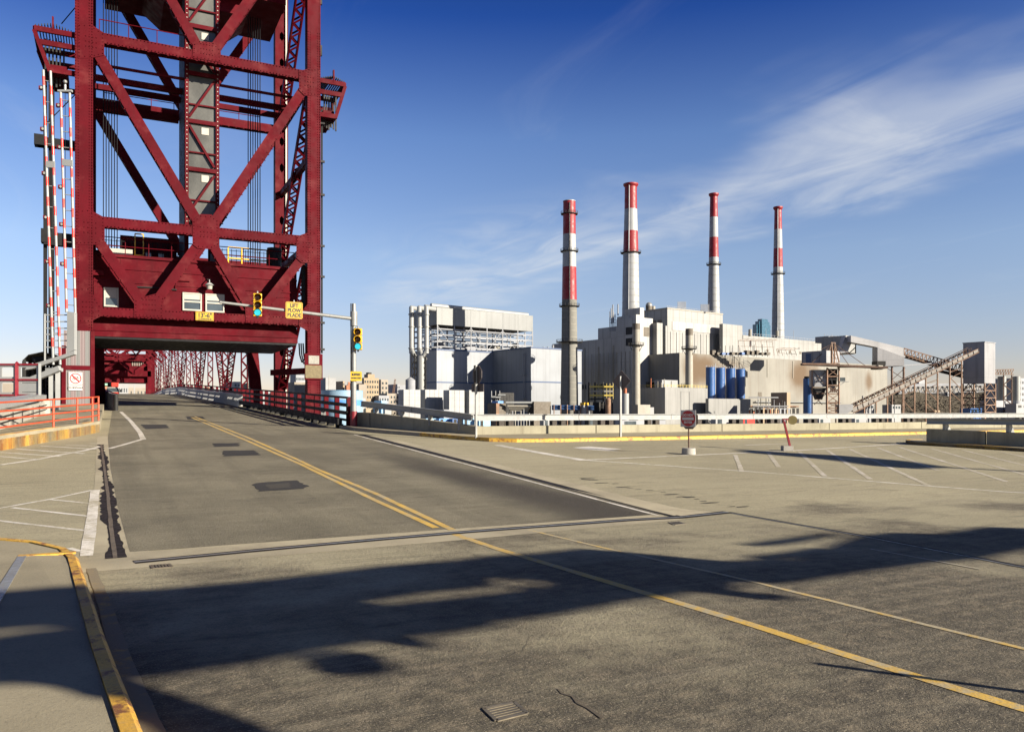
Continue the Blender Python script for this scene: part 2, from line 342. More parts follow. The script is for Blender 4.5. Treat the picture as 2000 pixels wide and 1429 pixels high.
def plaza():
    m, nt, b = newmat('worn_broomed_plaza_concrete'); n = NB(nt); s = n.sep()
    col = (.35,.315,.21)
    # strip near the camera: exposed aggregate and oil, plus vignette painted in
    c = n.mix(n.ramp(n.noise(.16, 6, .62), .32, .7), sc(col, .86), sc(col, 1.12))
    sw = n.map(rot=(0,0,math.radians(-38)), scale=(.5, 7, 1)); st = n.noise(1, 6, .65, sw, .4)      # sweeping scrub marks
    c = n.mix(n.math('MULTIPLY', n.ramp(st, .48, .75), .34), c, sc(col, .5))
    sw2 = n.map(rot=(0,0,math.radians(-24)), scale=(.35, 9, 1)); c = n.mix(n.math('MULTIPLY', n.ramp(n.noise(1, 6, .65, sw2, .3), .52, .8), .25), c, sc(col, 1.5))
    big = n.noise(.33, 5, .65); wear_or_shade = n.ramp(n.math('ADD', big, n.math('MULTIPLY', s[1], -.045)), .04, .3)
    c = n.mix(n.math('MULTIPLY', wear_or_shade, .88), c, (.07,.06,.045))
    ag = n.noise(26, 5, .78); c = n.mix(n.math('MULTIPLY', n.ramp(ag, .49, .6), n.math('ADD', .3, n.math('MULTIPLY', wear_or_shade, .45))), c, (.045,.04,.034))
    ag2 = n.noise(60, 3, .8); c = n.mix(n.math('MULTIPLY', n.ramp(ag2, .56, .64), n.math('ADD', .22, n.math('MULTIPLY', wear_or_shade, .4))), c, (.5,.43,.32))
    mt_ = n.noise(6.5, 6, .8); c = n.mix(n.math('MULTIPLY', n.math('MULTIPLY', wear_or_shade, n.ramp(mt_, .5, .6)), .5), c, (.26,.215,.15)); c = n.mix(n.math('MULTIPLY', n.math('MULTIPLY', wear_or_shade, n.ramp(mt_, .46, .38)), .5), c, (.04,.034,.026))
    sw3 = n.map(rot=(0,0,math.radians(-33)), scale=(.45, 6, 1)); f3 = n.noise(1, 7, .7, sw3, .5); c = n.mix(n.math('MULTIPLY', n.ramp(f3, .5, .66), .38), c, (.25,.218,.16)); c = n.mix(n.math('MULTIPLY', n.ramp(f3, .46, .34), .35), c, (.05,.042,.032))
    br = n.wave(14, n.map(rot=(0,0,math.radians(-35))), 1.6); c = n.mix(n.math('MULTIPLY', n.ramp(br, .6, 1), .09), c, sc(col, .45))
    
    spal = n.ramp(n.noise(1.1, 7, .72), .68, .76); c = n.mix(n.math('MULTIPLY', spal, .55), c, (.07,.06,.05))
    n.L.new(c, b.inputs['Base Color']); b.inputs['Roughness'].default_value = .86; b.inputs['Specular IOR Level'].default_value = .3
    h = n.math('ADD', n.math('MULTIPLY', ag, n.math('ADD', .5, n.math('MULTIPLY', wear_or_shade, 1.3))), n.math('MULTIPLY', br, .18)); n.L.new(n.bump(h, .8, .03), b.inputs['Normal']); return m
def asphalt():
    m, nt, b = newmat('aged_asphalt'); n = NB(nt); s = n.sep(); col = (.2,.18,.125)
    c = n.mix(n.ramp(n.noise(.35, 7, .66), .34, .66), sc(col, .72), sc(col, 1.2))
    v = n.map(scale=(1.3, .06, 1)); c = n.mix(n.math('MULTIPLY', n.ramp(n.noise(1, 4, .6, v), .45, .65), .45), c, sc(col, .55)); c = n.mix(n.math('MULTIPLY', n.ramp(n.noise(1, 6, .7, n.map(scale=(.5, 2.6, 1))), .5, .7), .4), c, sc(col, 1.5))      # wheel paths
    dx = n.math('DIVIDE', n.math('SUBTRACT', s[0], 6.9), 1.25); tr = n.math('MULTIPLY', n.ramp(n.math('ABSOLUTE', n.math('ADD', dx, n.math('MULTIPLY', n.math('SUBTRACT', n.noise(.3, 3), .5), 1.2))), .1, .95, 1, 0), n.ramp(s[1], 27, 15))
    c = n.mix(n.math('MULTIPLY', tr, .95), c, (.04,.034,.027))                                # oil drip strip where cars wait
    ag = n.noise(48, 4, .8); c = n.mix(n.math('MULTIPLY', n.ramp(ag, .48, .58), .55), c, (.055,.048,.038))
    c = n.mix(n.math('MULTIPLY', n.ramp(n.noise(75, 2, .8), .6, .7), .45), c, (.48,.42,.33))
    cr = n.ramp(n.noise(1, 8, .75, n.map(scale=(.9, 3.2, 1))), .57, .66); c = n.mix(n.math('MULTIPLY', cr, .5), c, (.06,.05,.04))
    n.L.new(c, b.inputs['Base Color']); b.inputs['Roughness'].default_value = .85; b.inputs['Specular IOR Level'].default_value = .3
    n.L.new(n.bump(ag, .8, .025), b.inputs['Normal']); return m
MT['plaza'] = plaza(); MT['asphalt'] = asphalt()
MT['band'] = concrete('pale_joint_header_concrete', (.42,.372,.262), .4, 1.2, .25, .25)
def wear_or_shade(name, col, keep=.6, under=(.41,.365,.255), rough=.7, sc_=9, chips=None):
    m, nt, b = newmat(name); n = NB(nt); col = sc(col, AK); under = sc(under, AK)
    f = n.ramp(n.math('ADD', n.math('MULTIPLY', n.noise(sc_, 7, .75), .65), n.math('MULTIPLY', n.noise(sc_*.12, 3, .6), .35)), .25+keep*.32, .41+keep*.32)
    a = n.mix(n.ramp(n.noise(2, 5), .3, .7), sc(col, .85), sc(col, 1.1)); a = n.mix(n.math('MULTIPLY', n.ramp(n.noise(50, 3, .75), .52, .68), .35), a, sc(under, .5))
    c = n.mix(n.math('MULTIPLY', f, .93), a, under)
    if chips: c = n.mix(n.ramp(n.noise(sc_*1.3, 7, .75), .5, .6), c, chips)
    n.L.new(c, b.inputs['Base Color']); b.inputs['Roughness'].default_value = rough; n.L.new(n.bump(n.noise(40, 4, .75), .35, .012), b.inputs['Normal']); return m
MT['mwhite'] = wear_or_shade('worn_white_road_paint', (.76,.72,.65), .62)
MT['mfaint'] = wear_or_shade('faded_white_road_paint', (.62,.57,.5), .42)
MT['myellow'] = wear_or_shade('worn_yellow_road_paint', (.66,.42,.07), .6)
MT['myfaint'] = wear_or_shade('faded_yellow_road_paint', (.55,.38,.09), .1)
MT['kyellow'] = wear_or_shade('chipped_yellow_kerb_paint', (.68,.40,.045), .85, (.34,.29,.2), .6, 5, chips=(.24,.1,.03))

def rustkerb():
    m, nt, b = newmat('rust_run_yellow_kerb'); n = NB(nt)
    v = n.map(scale=(3.2,3.2,.35)); f = n.noise(1, 6, .65, v, .4)
    c = n.mix(n.ramp(f, .36, .64), (.74,.45,.08), (.36,.115,.012)); c = n.mix(n.math('MULTIPLY', n.ramp(n.noise(2.2, 4), .5, .72), .55), c, (.78,.6,.26))
    c = n.mix(n.math('MULTIPLY', n.ramp(n.noise(22, 4, .7), .55, .75), .4), c, (.16,.06,.015))
    n.L.new(c, b.inputs['Base Color']); b.inputs['Roughness'].default_value = .75; n.L.new(n.bump(n.noise(20, 4), .3, .02), b.inputs['Normal']); return m
MT['rustkerb'] = rustkerb()
MT['steelkerb'] = wear_or_shade('rusted_steel_kerb_edge', (.7,.4,.05), .7, (.4,.27,.12), .6, 4, chips=(.17,.07,.025))
MT['mremnant'] = wear_or_shade('yellow_paint_remnant', (.6,.38,.06), .26, (.21,.185,.135), .8, 6)
MT['seal'] = paint('tar_sealant', (.026,.022,.02), .7, var=.25, scale=2, spec=.15)
MT['patch'] = concrete('fresh_asphalt_patch', (.036,.034,.033), .2, 1, .2, .4, dark=(.03,.028,.028))
MT['iron'] = paint('worn_cast_iron', (.2,.17,.12), .55, metal=.4, var=.3, scale=6)
MT['hole'] = paint('dark_pit', (.006,.006,.006), .9, var=.1)
def water():
    m, nt, b = newmat('river_water'); n = NB(nt); b.inputs['Base Color'].default_value = (.02,.035,.04,1); b.inputs['Roughness'].default_value = .12
    n.L.new(n.bump(n.noise(.35, 5, .6), .5, .3), b.inputs['Normal']); return m
MT['water'] = water()
MT['land'] = concrete('far_ground', (.24,.22,.18), .4, .01, 0, 0)
STAINS = []

MT['myellow2'] = wear_or_shade('thin_yellow_road_paint', (.62,.41,.09), .42)
MT['crackc'] = concrete('dirt_filled_crack', (.12,.1,.075), .3, 2, .2, .2)
MT['patch2'] = concrete('worn_patch_middle', (.06,.055,.046), .2, 1, .2, .4, dark=(.05,.045,.04))
MT['convside'] = paint('pale_conveyor_side', (.36,.33,.29), .7, var=.2, scale=.3, col2=(.25,.17,.11), f2=.5)
MT['brightwhite'] = paint('fresh_white_paint', (.75,.75,.73), .5, var=.05)
# ================================================================ the setting: water, land, deck, road, walks
m = M(); m.poly([(-9000,-9000,-11.5),(9000,-9000,-11.5),(9000,9000,-11.5),(-9000,9000,-11.5)]); struct(m.build('river_water', MT['water']))
m = M(); m.hexa([(-9000,214,-12),(9000,214,-12),(9000,14000,-12),(-9000,14000,-12)], [(-9000,216,-6.4),(9000,216,-6.4),(9000,14000,-6.4),(-9000,14000,-6.4)]); struct(m.build('far_shore_ground', MT['land']))
def strip(rows, dz, mat, name, drop=0):
    """rows: list of (n, a_left, a_right); a sheet draped on the roadway"""
    m = M(); k = 6
    for (n0, l0, r0), (n1, l1, r1) in zip(rows, rows[1:]):
        for i in range(k):
            a0, a1, b0, b1 = l0+(r0-l0)*i/k, l0+(r0-l0)*(i+1)/k, l1+(r1-l1)*i/k, l1+(r1-l1)*(i+1)/k
            m.poly([(a0,n0,H(n0)+dz),(a1,n0,H(n0)+dz),(b1,n1,H(n1)+dz),(b0,n1,H(n1)+dz)])
    if drop:
        for (n0, l0, r0), (n1, l1, r1) in zip(rows, rows[1:]):
            for p, q in ((l0, l1), (r0, r1)):
                m.poly([(p,n0,H(n0)+dz),(q,n1,H(n1)+dz),(q,n1,H(n1)+dz-drop),(p,n0,H(n0)+dz-drop)])
        for n0, l0, r0 in (rows[0], rows[-1]):
            m.poly([(l0,n0,H(n0)+dz),(r0,n0,H(n0)+dz),(r0,n0,H(n0)+dz-drop),(l0,n0,H(n0)+dz-drop)])
    bm_ = m.build(name, mat); bmm = bmesh.new(); bmm.from_mesh(bm_.data); bmesh.ops.remove_doubles(bmm, verts=bmm.verts, dist=.0005); bmm.to_mesh(bm_.data); bmm.free()
    return bm_
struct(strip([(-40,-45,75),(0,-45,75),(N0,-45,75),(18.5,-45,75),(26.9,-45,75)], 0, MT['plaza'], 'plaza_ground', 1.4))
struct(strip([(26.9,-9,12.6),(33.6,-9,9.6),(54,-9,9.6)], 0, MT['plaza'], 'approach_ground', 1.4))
struct(strip([(54,-5,9.6)]+[(n, -5+SK(n), 9.6+SK(n)) for n in range(62, 240, 8)], -.002, MT['walk'], 'bridge_deck', 1.2))
rows = [(10.32,.2,7.86),(14,.1,8.0),(20,.0,8.2),(30,-.08,8.5),(40,.0,8.55),(54,.1,8.6)]+[(n, .4+SK(n), 8.5+SK(n)) for n in range(62, 240, 8)]
struct(strip(rows, .004, MT['asphalt'], 'bridge_road'))
def ribbon(m, pts, w, dz, step=.8):
    """painted or sealed line along ground points (x,y)"""
    P = [Vector((p[0], p[1], 0)) for p in pts]; Q = [P[0]]
    for a, b in zip(P, P[1:]):
        k = max(1, int((b-a).length/step)); Q += [a+(b-a)*(i+1)/k for i in range(k)]
    ed = []
    for i, p in enumerate(Q):
        t = (Q[min(i+1, len(Q)-1)]-Q[max(i-1, 0)]).normalized(); s_ = Vector((-t.y, t.x, 0))
        ww = w if isinstance(w, (int, float)) else w[0]+(w[1]-w[0])*i/(len(Q)-1)
        ed.append((p+s_*ww/2, p-s_*ww/2))
    for (a, b), (c, d) in zip(ed, ed[1:]):
        kk = 1 if (a-b).length < .3 else 6
        for i in range(kk):
            q = []
            for x in (a.lerp(b, i/kk), a.lerp(b, (i+1)/kk), c.lerp(d, (i+1)/kk), c.lerp(d, i/kk)): q.append((x.x, x.y, H(x.y)+dz))
            m.poly(q)
    return m
def px(*pts): return [R(u, v) for u, v in pts]
def ragged(pts, amp, step=.12):
    Q = []
    for a, b in zip(pts, pts[1:]+pts[:1]):
        k = max(1, int((b-a).length/step)); Q += [a.lerp(b, i/k)+Vector((rnd.uniform(-amp,amp), rnd.uniform(-amp,amp), 0)) for i in range(k)]
    return Q
def gpoly(m, pts, dz): return m.poly([(p[0], p[1], H(p[1])+dz) for p in pts])
def mark(name, pts, w, mat, dz=.0035, parent=None, step=.8):
    m = M(); ribbon(m, pts, w, dz, min(step, .3))
    for i, q in enumerate(m.v): m.v[i] = (q[0]+rnd.uniform(-.005,.005), q[1]+rnd.uniform(-.005,.005), q[2])
    me = struct(m.build(name, mat, parent)); bmm = bmesh.new(); bmm.from_mesh(me.data); bmesh.ops.remove_doubles(bmm, verts=bmm.verts, dist=.0145); bmm.to_mesh(me.data); bmm.free(); return me
# pale concrete headers beside the joints
m = M(); ribbon(m, px((203,852),(215,930),(222,1000),(229,1060),(233,1088)), (.42,.62), .0025, .4); struct(m.build('joint_header', MT['band']))
m = M(); ribbon(m, [(-.5,9.75),(4.1,9.95),(7.7,10.2)], 1.0, .0025); struct(m.build('joint_header', MT['band']))
m = M(); gpoly(m, px((720,851),(760,855),(960,904),(1116,942),(1220,969),(1330,993),(1405,1001),(1330,1010),(1220,984),(960,916)), .0025); struct(m.build('joint_header', MT['band']))
# expansion joints: tar sealed slots with a steel edge between
J1 = px((198,868),(199,877),(210,960),(217,1030),(225,1090))
m = M(); J1d = []                                    # smeared sealant with a wandering edge
for a, b in zip(J1, J1[1:]):
    k = max(1, int((b-a).length/.12)); J1d += [a.lerp(b, i/k) for i in range(k)]
wl, wr = .12, .12
prevq = None
for p in J1d+[J1[-1]]:
    wl = min(.13, max(.04, wl+rnd.uniform(-.035,.035))); wr = min(.12, max(.04, wr+rnd.uniform(-.035,.035))); q = ((p.x-wl,p.y,H(p.y)+.0055),(p.x+wr,p.y,H(p.y)+.0055))
    if prevq: m.poly([prevq[0], prevq[1], q[1], q[0]])
    prevq = q
struct(m.build('joint_seal', MT['seal'])); mark('joint_edge', J1, .05, MT['iron'], .008)
J2 = px((262,1098),(500,1075),(732,1054),(883,1041),(960,1035),(1220,1016),(1329,1010),(1423,1000))
mark('joint_seal', J2, (.2,.24), MT['seal'], .0055); mark('joint_edge', J2, .06, MT['galv'], .008)
J3 = px((704,848.5),(820,878),(960,914),(1220,982),(1329,1010)); mark('joint_seal', J3, (.3,.16), MT['seal'], .0065)
J4 = px((1423,1000),(1460,1007),(1690,1047),(2000,1107),(2300,1160)); mark('joint_seal', J4, (.1,.14), MT['seal'], .0035); mark('joint_edge', [(p[0]-.03,p[1]+.085) for p in J4], .025, MT['galv'], .005)
# control joints and cracks in the plaza slab
def crack(pts, w):
    P = px(*pts); Q = [P[0]]
    for a, b in zip(P, P[1:]):
        k = max(2, int((b-a).length/.07)); Q += [a.lerp(b, (i+1)/k)+Vector((rnd.uniform(-.018,.018), rnd.uniform(-.018,.018), 0)) for i in range(k)]
    m = M(); ribbon(m, Q, w, .004, 9); struct(m.build('slab_crack', MT['crackc']))
for pts, w in (([(1090,1345),(1130,1372),(1178,1402)], (.008,.028)), ([(1560,1262),(1790,1212),(2000,1168)], (.006,.012)), ([(1040,1240),(1020,1270),(935,1300)], (.004,.006)), ([(900,1068),(905,1072),(1040,1145)], (.004,.004))): crack(pts, w)
for i in range(26):                                  # spalled crack running over the plaza
    t = i/25; u = 1130+330*t+rnd.uniform(-8,8); v = 932+62*t+rnd.uniform(-2,2); c = R(u, v)
    if rnd.random() < .25: continue
    r = rnd.uniform(.06,.22); pts = [(c.x+math.cos(k)*r*rnd.uniform(.6,1.6), c.y+math.sin(k)*r*.35*rnd.uniform(.5,1.2)) for k in [x*1.05 for x in range(6)]]
    mm = M(); gpoly(mm, pts, .004); struct(mm.build('spalled_patch', MT['patch']))
# tar patches
for q in ([(275,829),(325,829),(331,836),(284,838)], [(415,866),(467,865),(468,871),(420,873)], [(433,880),(497,879),(508,889),(438,891)], [(362,813),(395,813),(402,818),(368,819)]):
    m = M(); gpoly(m, ragged(px(*q), .045), .0072); struct(m.build('tar_patch', MT['patch']))
m = M(); gpoly(m, ragged(px((492,946),(512,942),(577,938),(590,944),(603,950),(592,955),(560,957),(505,960)), .03), .0072); struct(m.build('tar_patch', MT['patch']))
m = M(); gpoly(m, ragged(px((520,947),(566,943),(568,953),(525,955)), .03), .0095); struct(m.build('tar_patch_infill', MT['patch2']))
# ------------------------------------------------ painted lines
WH, YE = MT['mwhite'], MT['myellow']
mark('white_line', px((236,804),(255,822),(273,844),(280,858)), .17, WH, .0075); mark('white_line', px((280,857),(250,866),(214,876)), .13, WH, .0075)
mark('white_line', px((0,908),(75,897),(120,888),(165,880),(196,872)), .14, WH, .0075)
for a, b in (((0,891),(73,897)), ((0,883),(118,891)), ((31,876.5),(164,885.6)), ((78,870.6),(189,877)), ((127,869),(193,871)), ((175,866),(196,866.5))): mark('hatch_line', px(a, b), .11, WH)
mark('wide_white_bar', px((186,957),(180,1010),(169,1085)), ((R(195,956)-R(177.6,957)).length, (R(181,1085)-R(156,1085)).length), WH, .0045, step=.3)
mark('white_line', px((-60,1004),(0,992),(96,975),(180,957)), .07, WH)
for a, b in (((98,975),(178,983)), ((23,991),(176,1008)), ((-60,1010),(168,1036)), ((135,1070),(160,1077))): mark('hatch_line', px(a, b), .075, WH)
mark('white_line', px((972,869),(1050,883),(1137,898)), (.28,.32), WH); mark('white_line', px((1130,898.5),(1320,890),(1552,879.6),(1708,870),(1790,865)), .14, WH)
mark('white_line', px((1140,898),(1480,921.7),(1811,948.5),(2000,962),(2200,977)), (.13,.11), WH)
for a, b in (((1500,883),(1521,912)), ((1436,888),(1449,921)), ((1561,882),(1611,929.6)), ((1614,878),(1700,935)), ((1660,877),(1814,948)), ((1714,874),(1833,919)), ((1757,873),(1965,940)), ((1819,875.6),(2060,943)), ((1878,878),(2060,923)), ((1954,882),(2060,905))):
    mark('hatch_line', px(a, b), .12, MT['mfaint'])
mark('edge_line', [(p[0]-.25, p[1]) for p in px((704,848.5),(820,878),(960,914),(1220,982),(1310,1005))], .07, WH, .0075)
a0 = px((1118,874),(1150,871.5),(1215,876.5),(1190,879.5),(1212,882),(1150,878)); m = M(); gpoly(m, a0, .0035); struct(m.build('arrow_marking', WH))
mark('arrow_marking', px((1455,869),(1500,867.5),(1540,866)), .25, MT['mfaint'])
mark('yellow_line', px((380,813.5),(480,852.6),(583,898.4),(621,917),(732,963),(884,1035)), .105, YE, .0075); mark('yellow_line', px((374,815),(480,859.5),(588,907),(732,976.5),(852,1031)), .105, YE, .0075)
mark('yellow_line', px((885,1042),(979,1074),(1220,1146),(1460,1217),(1595,1261),(1784,1319),(2000,1385),(2200,1450)), .105, YE, .0035)
mark('yellow_line', px((1030,1034),(1194,1073),(1350,1108),(1480,1138),(1622,1173),(1784,1214),(1946,1253),(2100,1291)), .06, MT['myellow2'], .0035)
mark('worn_kerb_line', px((178,1110),(205,1180),(238,1290),(262,1350),(300,1440)), (.09,.13), MT['mremnant'], .005, step=.2)
mark('white_line', px((1700,1072),(1916,1112)), .03, MT['mfaint'], .006)
# ------------------------------------------------ drains
def grate(name, cpts, bars, label):
    """cast iron grate: corner points on the ground (4), bars run from edge 0-1 to edge 3-2"""
    P = [Vector((p.x, p.y, H(p.y))) for p in cpts]; c = sum(P, Vector())/4
    t = thing(name, label, 'drain', c)
    m = M(); gpoly(m, P, .003); m.build('pit', MT['hole'], t)
    fr = M()
    for a, b in zip(P, P[1:]+P[:1]): fr.bar(a+Vector((0,0,.004)), b+Vector((0,0,.004)), .022, .006)
    fr.build('frame', MT['iron'], t)
    for i in range(bars):
        s_ = (i+.5)/bars; a = P[0].lerp(P[1], s_); b = P[3].lerp(P[2], s_); mm = M(); mm.bar(a+Vector((0,0,.004)), b+Vector((0,0,.004)), .019, .005); mm.build('bar', MT['iron'], t)
    return t
q = px((945,1384),(1004,1371),(1030,1393),(970,1408)); grate('drain_grate', [q[0], q[3], q[2], q[1]], 6, 'cast iron drain grate in the rough concrete at the bottom of the picture')
q = px((294,1104),(331,1101),(336,1107),(298,1110)); grate('drain_grate', q, 6, 'small slotted drain grate below the expansion joint at the left')
q = px((1306,1020),(1325,1018.5),(1338,1023),(1317,1025)); grate('drain_grate', q, 5, 'small dark drain grate below the end of the right expansion joint')
# ------------------------------------------------ right walk, kerb, parapet
KB = [(8.8,34.2),(8.95,32.4),(9.5,30.6),(10.4,28.6),(11.2,26.6),(11.8,25.4),(12.6,24.85),(14,24.65),(20,24.65),(40,24.8),(75,25)]
WL = [(9.45,34.2),(9.45,33.6),(12.1,27.2),(75,26.6)]
m = M(); kb = KB; KH = .13
def wallside(p):                                      # nearest point on the parapet foot
    best = None
    for a, b in zip(WL, WL[1:]):
        A, B, P = Vector(a), Vector(b), Vector(p); t = max(0, min(1, (P-A).dot(B-A)/(B-A).length_squared)); q = A+(B-A)*t
        if best is None or (q-P).length < (best-P).length: best = q
    return best
prev = None
for p in kb:
    q = wallside(p)
    if prev:
        pp, pq = prev; m.poly([(pp[0],pp[1],H(pp[1])+KH-.003),(p[0],p[1],H(p[1])+KH-.003),(q.x,q.y+.1,H(q.y)+KH-.003),(pq.x,pq.y+.1,H(pq.y)+KH-.003)])
    prev = (p, q)
struct(m.build('right_sidewalk', MT['walk']))
def kerbrun(name, pts, mat, w=.16, h=KH, side=1, jitter=.006, parent=None):
    m = M(); Q = [Vector((*pts[0], 0))]
    for a, b in zip(pts, pts[1:]):
        a = Vector((*a, 0)); b = Vector((*b, 0)); k = max(1, int((b-a).length/.5)); Q += [a+(b-a)*(i+1)/k for i in range(k)]
    ring = []
    for i, p in enumerate(Q):
        t = (Q[min(i+1, len(Q)-1)]-Q[max(i-1, 0)]).normalized(); s_ = Vector((-t.y, t.x, 0))*side; z = H(p.y); j = rnd.uniform(-jitter, jitter)
        ring.append([(p.x,p.y,z-.05),(p.x,p.y,z+h*.75+j),(p.x+s_.x*.03,p.y+s_.y*.03,z+h+j),(p.x+s_.x*w,p.y+s_.y*w,z+h+j),(p.x+s_.x*w,p.y+s_.y*w,z-.05)])
    for a, b in zip(ring, ring[1:]):
        for i in range(4): m.poly([a[i], b[i], b[i+1], a[i+1]])
    for e in (ring[0], ring[-1]): m.poly(e)
    return struct(m.build(name, mat, parent))
kerbrun('bare_kerb', KB[:4], MT['kerbc']); kerbrun('yellow_kerb', KB[3:], MT['kyellow'])
wt = thing('parapet_wall', 'low weathered concrete parapet along the far edge of the plaza', 'wall', (12.1,27.2,0))
def wallpanel(a, b, za, zb, ta, tb, th=.32, par=wt, mat=None):
    a = Vector((*a, 0)); b = Vector((*b, 0)); d = (b-a).normalized(); n_ = Vector((-d.y, d.x, 0))*th
    m = M(); m.hexa([(a.x,a.y,za),(b.x,b.y,zb),(b.x+n_.x,b.y+n_.y,zb),(a.x+n_.x,a.y+n_.y,za)], [(a.x,a.y,ta),(b.x,b.y,tb),(b.x+n_.x,b.y+n_.y,tb),(a.x+n_.x,a.y+n_.y,ta)])
    return m.build('wall_panel', mat or MT['wallc'], par, bevel=.015)
wallpanel((9.42,33.75),(9.75,32.95),.6,.6,1.57,1.55); wallpanel((9.77,32.9),(12.1,27.25),.6,.5,1.55,1.06)
x = 12.12
while x < 74:
    L_ = 6.4 if x > 13 else 5.2; wallpanel((x,27.2-.0095*(x-12)),(x+L_-.03,27.2-.0095*(x+L_-12)),.3,.3,1.06,1.06); x += L_
rt = thing('guard_rail', 'white box beam guard rail on dark blocks along the plaza parapet', 'guard rail', (12.1,27.3,1))
def railbeam(a, b, par, mat, h=.215, w=.16):
    a = Vector(a); b = Vector(b); m = M(); m.bar(a, b, .06, h-.02); 
    for s_ in (-1, 1): m.bar(a+Vector((0,0,s_*h/2)), b+Vector((0,0,s_*h/2)), w, .022)
    return m.build('rail_beam', mat, par)
railbeam((9.6,33.6,1.93),(10.8,30.6,1.67),rt,MT['galv']); railbeam((10.81,30.58,1.668),(12.05,27.42,1.385),rt,MT['galv'])
x = 12.1
while x < 74:
    railbeam((x,27.36-.0095*(x-12),1.378),(x+4.48,27.36-.0095*(x-7.5),1.378),rt,MT['white'])
    for dx in (1.1, 1.5, 3.4, 3.8):
        m = M(); m.box((x+dx-.1,27.3-.0095*(x-12),1.05),(x+dx+.1,27.55-.0095*(x-12),1.27)); m.build('spacer_block', MT['wood'], rt)
    x += 4.5
for i in range(4):
    t = (i+.6)/4; p = Vector((9.6,33.6,0)).lerp(Vector((12.05,27.42,0)), t); zt = 1.82+(1.27-1.82)*t; m = M(); m.box((p.x-.06,p.y-.06,zt-.42),(p.x+.08,p.y+.08,zt+.02)); m.build('post', MT['galv'], rt)
# ------------------------------------------------ right traffic island with its own parapet
IK = [(28.2,20.9),(27.5,21.0),(27.0,20.6),(26.9,20.0),(27.85,16.6),(29.4,12),(31.5,7)]
m = M(); pts = IK+[(34,7),(30.2,16),(28.6,20.9)]; m.hexa([(p[0],p[1],H(p[1])-.03) for p in pts], [(p[0],p[1],H(p[1])+KH-.004) for p in pts]); struct(m.build('traffic_island', MT['walk']))
kerbrun('island_kerb', IK, MT['kyellow'], .16, KH, side=1)
it = thing('island_wall', 'dark shaded concrete parapet on the traffic island at the right edge', 'wall', (27.2,19.9,.3))
for a, b in (((27.2,19.9),(28.05,18.2)), ((28.07,18.16),(29.6,15.1)), ((29.62,15.06),(32.6,9.1))):
    wallpanel(a, b, H(a[1])+.1, H(b[1])+.1, H(a[1])+.60, H(b[1])+.60, .35, it)
ir = thing('island_guard_rail', 'white guard rail on white posts over the traffic island parapet', 'guard rail', (27.3,19.9,1))
for a, b in (((27.3,19.95),(28.7,17.2)), ((28.71,17.18),(30.7,13.25)), ((30.71,13.23),(32.7,9.2))):
    railbeam((*a,1.24),(*b,1.24),ir,MT['white'],.19,.3)
for i in range(6):
    t = (i+.3)/6; p = Vector((27.3,19.95,0)).lerp(Vector((32.7,9.2,0)), t); z = H(p.y)+.58; m = M(); m.hexa([(p.x-.05,p.y-.05,z),(p.x+.28,p.y-.05,z),(p.x+.28,p.y+.06,z),(p.x-.05,p.y+.06,z)], [(p.x-.05,p.y-.05,1.14),(p.x+.12,p.y-.05,1.14),(p.x+.12,p.y+.06,1.14),(p.x-.05,p.y+.06,1.14)]); m.build('post', MT['white'], ir)
# ------------------------------------------------ near-left walk
NL = [(.2,3.6),(-.02,6),(-.3,9.55),(-.42,10.2),(-.75,10.75),(-1.2,11.15),(-2.4,11.5),(-9,11.6)]
m = M(); pts = [(.17,-6)]+[(p[0]-.1,p[1]-.05) for p in NL]+[(-9,-6)]; m.poly([(p[0],p[1],H(p[1])+.118) for p in pts]); struct(m.build('near_sidewalk', MT['walk']))
kerbrun('steel_edged_kerb', [(.2,-6),(.2,3.6),(-.02,6),(-.3,9.55)], MT['steelkerb'], .1, .13, side=1); kerbrun('yellow_kerb', NL[2:], MT['kyellow'], .1, .13, side=1, jitter=.003)
m = M(); m.box((-.86,9.74,.121),(-.33,9.83,.14)); struct(m.build('walk_joint_cap', MT['kyellow']))
m = M(); m.box((-.93,5,.1195),(-.72,9.73,.1235)); struct(m.build('walk_joint_seal', MT['seal']))
m = M(); m.box((-.86,5,.12),(-.78,9.735,.14)); struct(m.build('walk_joint_strip', MT['galv']))
# ------------------------------------------------ left walk beside the tower, rust-run kerb
LK = [(-.35,33.2),(-.48,32.7),(-.9,31.2),(-1.5,29.3),(-2.65,25.5),(-4.6,19.2),(-12,18.5)]; LH = .41
pts = [(-.35,54),(-.35,33.2)]+LK[1:]+[(-12,54)]; m = M(); m.hexa([(p[0],p[1],H(p[1])-.05) for p in pts], [(p[0],p[1],H(p[1])+LH-.005) for p in pts]); struct(m.build('left_sidewalk', MT['walk']))
o = kerbrun('rusty_yellow_kerb', LK, MT['rustkerb'], .18, LH, side=-1)
# ================================================================ lift tower (near)
RD = MT['red']; TY = 54.3; TB = 65.7
ZA, ZB, ZC = 24.06, 13.0, 7.58; ZT = 35.1
LX0, LX1, RX0, RX1, CX = -1.87, -.95, 11.83, 12.66, 5.42
tw = thing('lift_tower', 'tall maroon riveted steel lift tower straddling the road', 'bridge tower', (CX,TY,1.6))
def rivrow(m, a, b, sp=.2, r=.038, h=.04, nrm=(0,-1,0)):
    a = Vector(a); b = Vector(b); L_ = (b-a).length; k = max(1, int(L_/sp)); n_ = Vector(nrm); x = (b-a).normalized(); y = n_.cross(x)
    for i in range(k+1):
        c = a+(b-a)*(i/k)
        m.hexa([c+(x*math.cos(t)+y*math.sin(t))*r for t in (0,1.257,2.513,3.77,5.027)], [c+n_*h+(x*math.cos(t)+y*math.sin(t))*r*.5 for t in (0,1.257,2.513,3.77,5.027)])
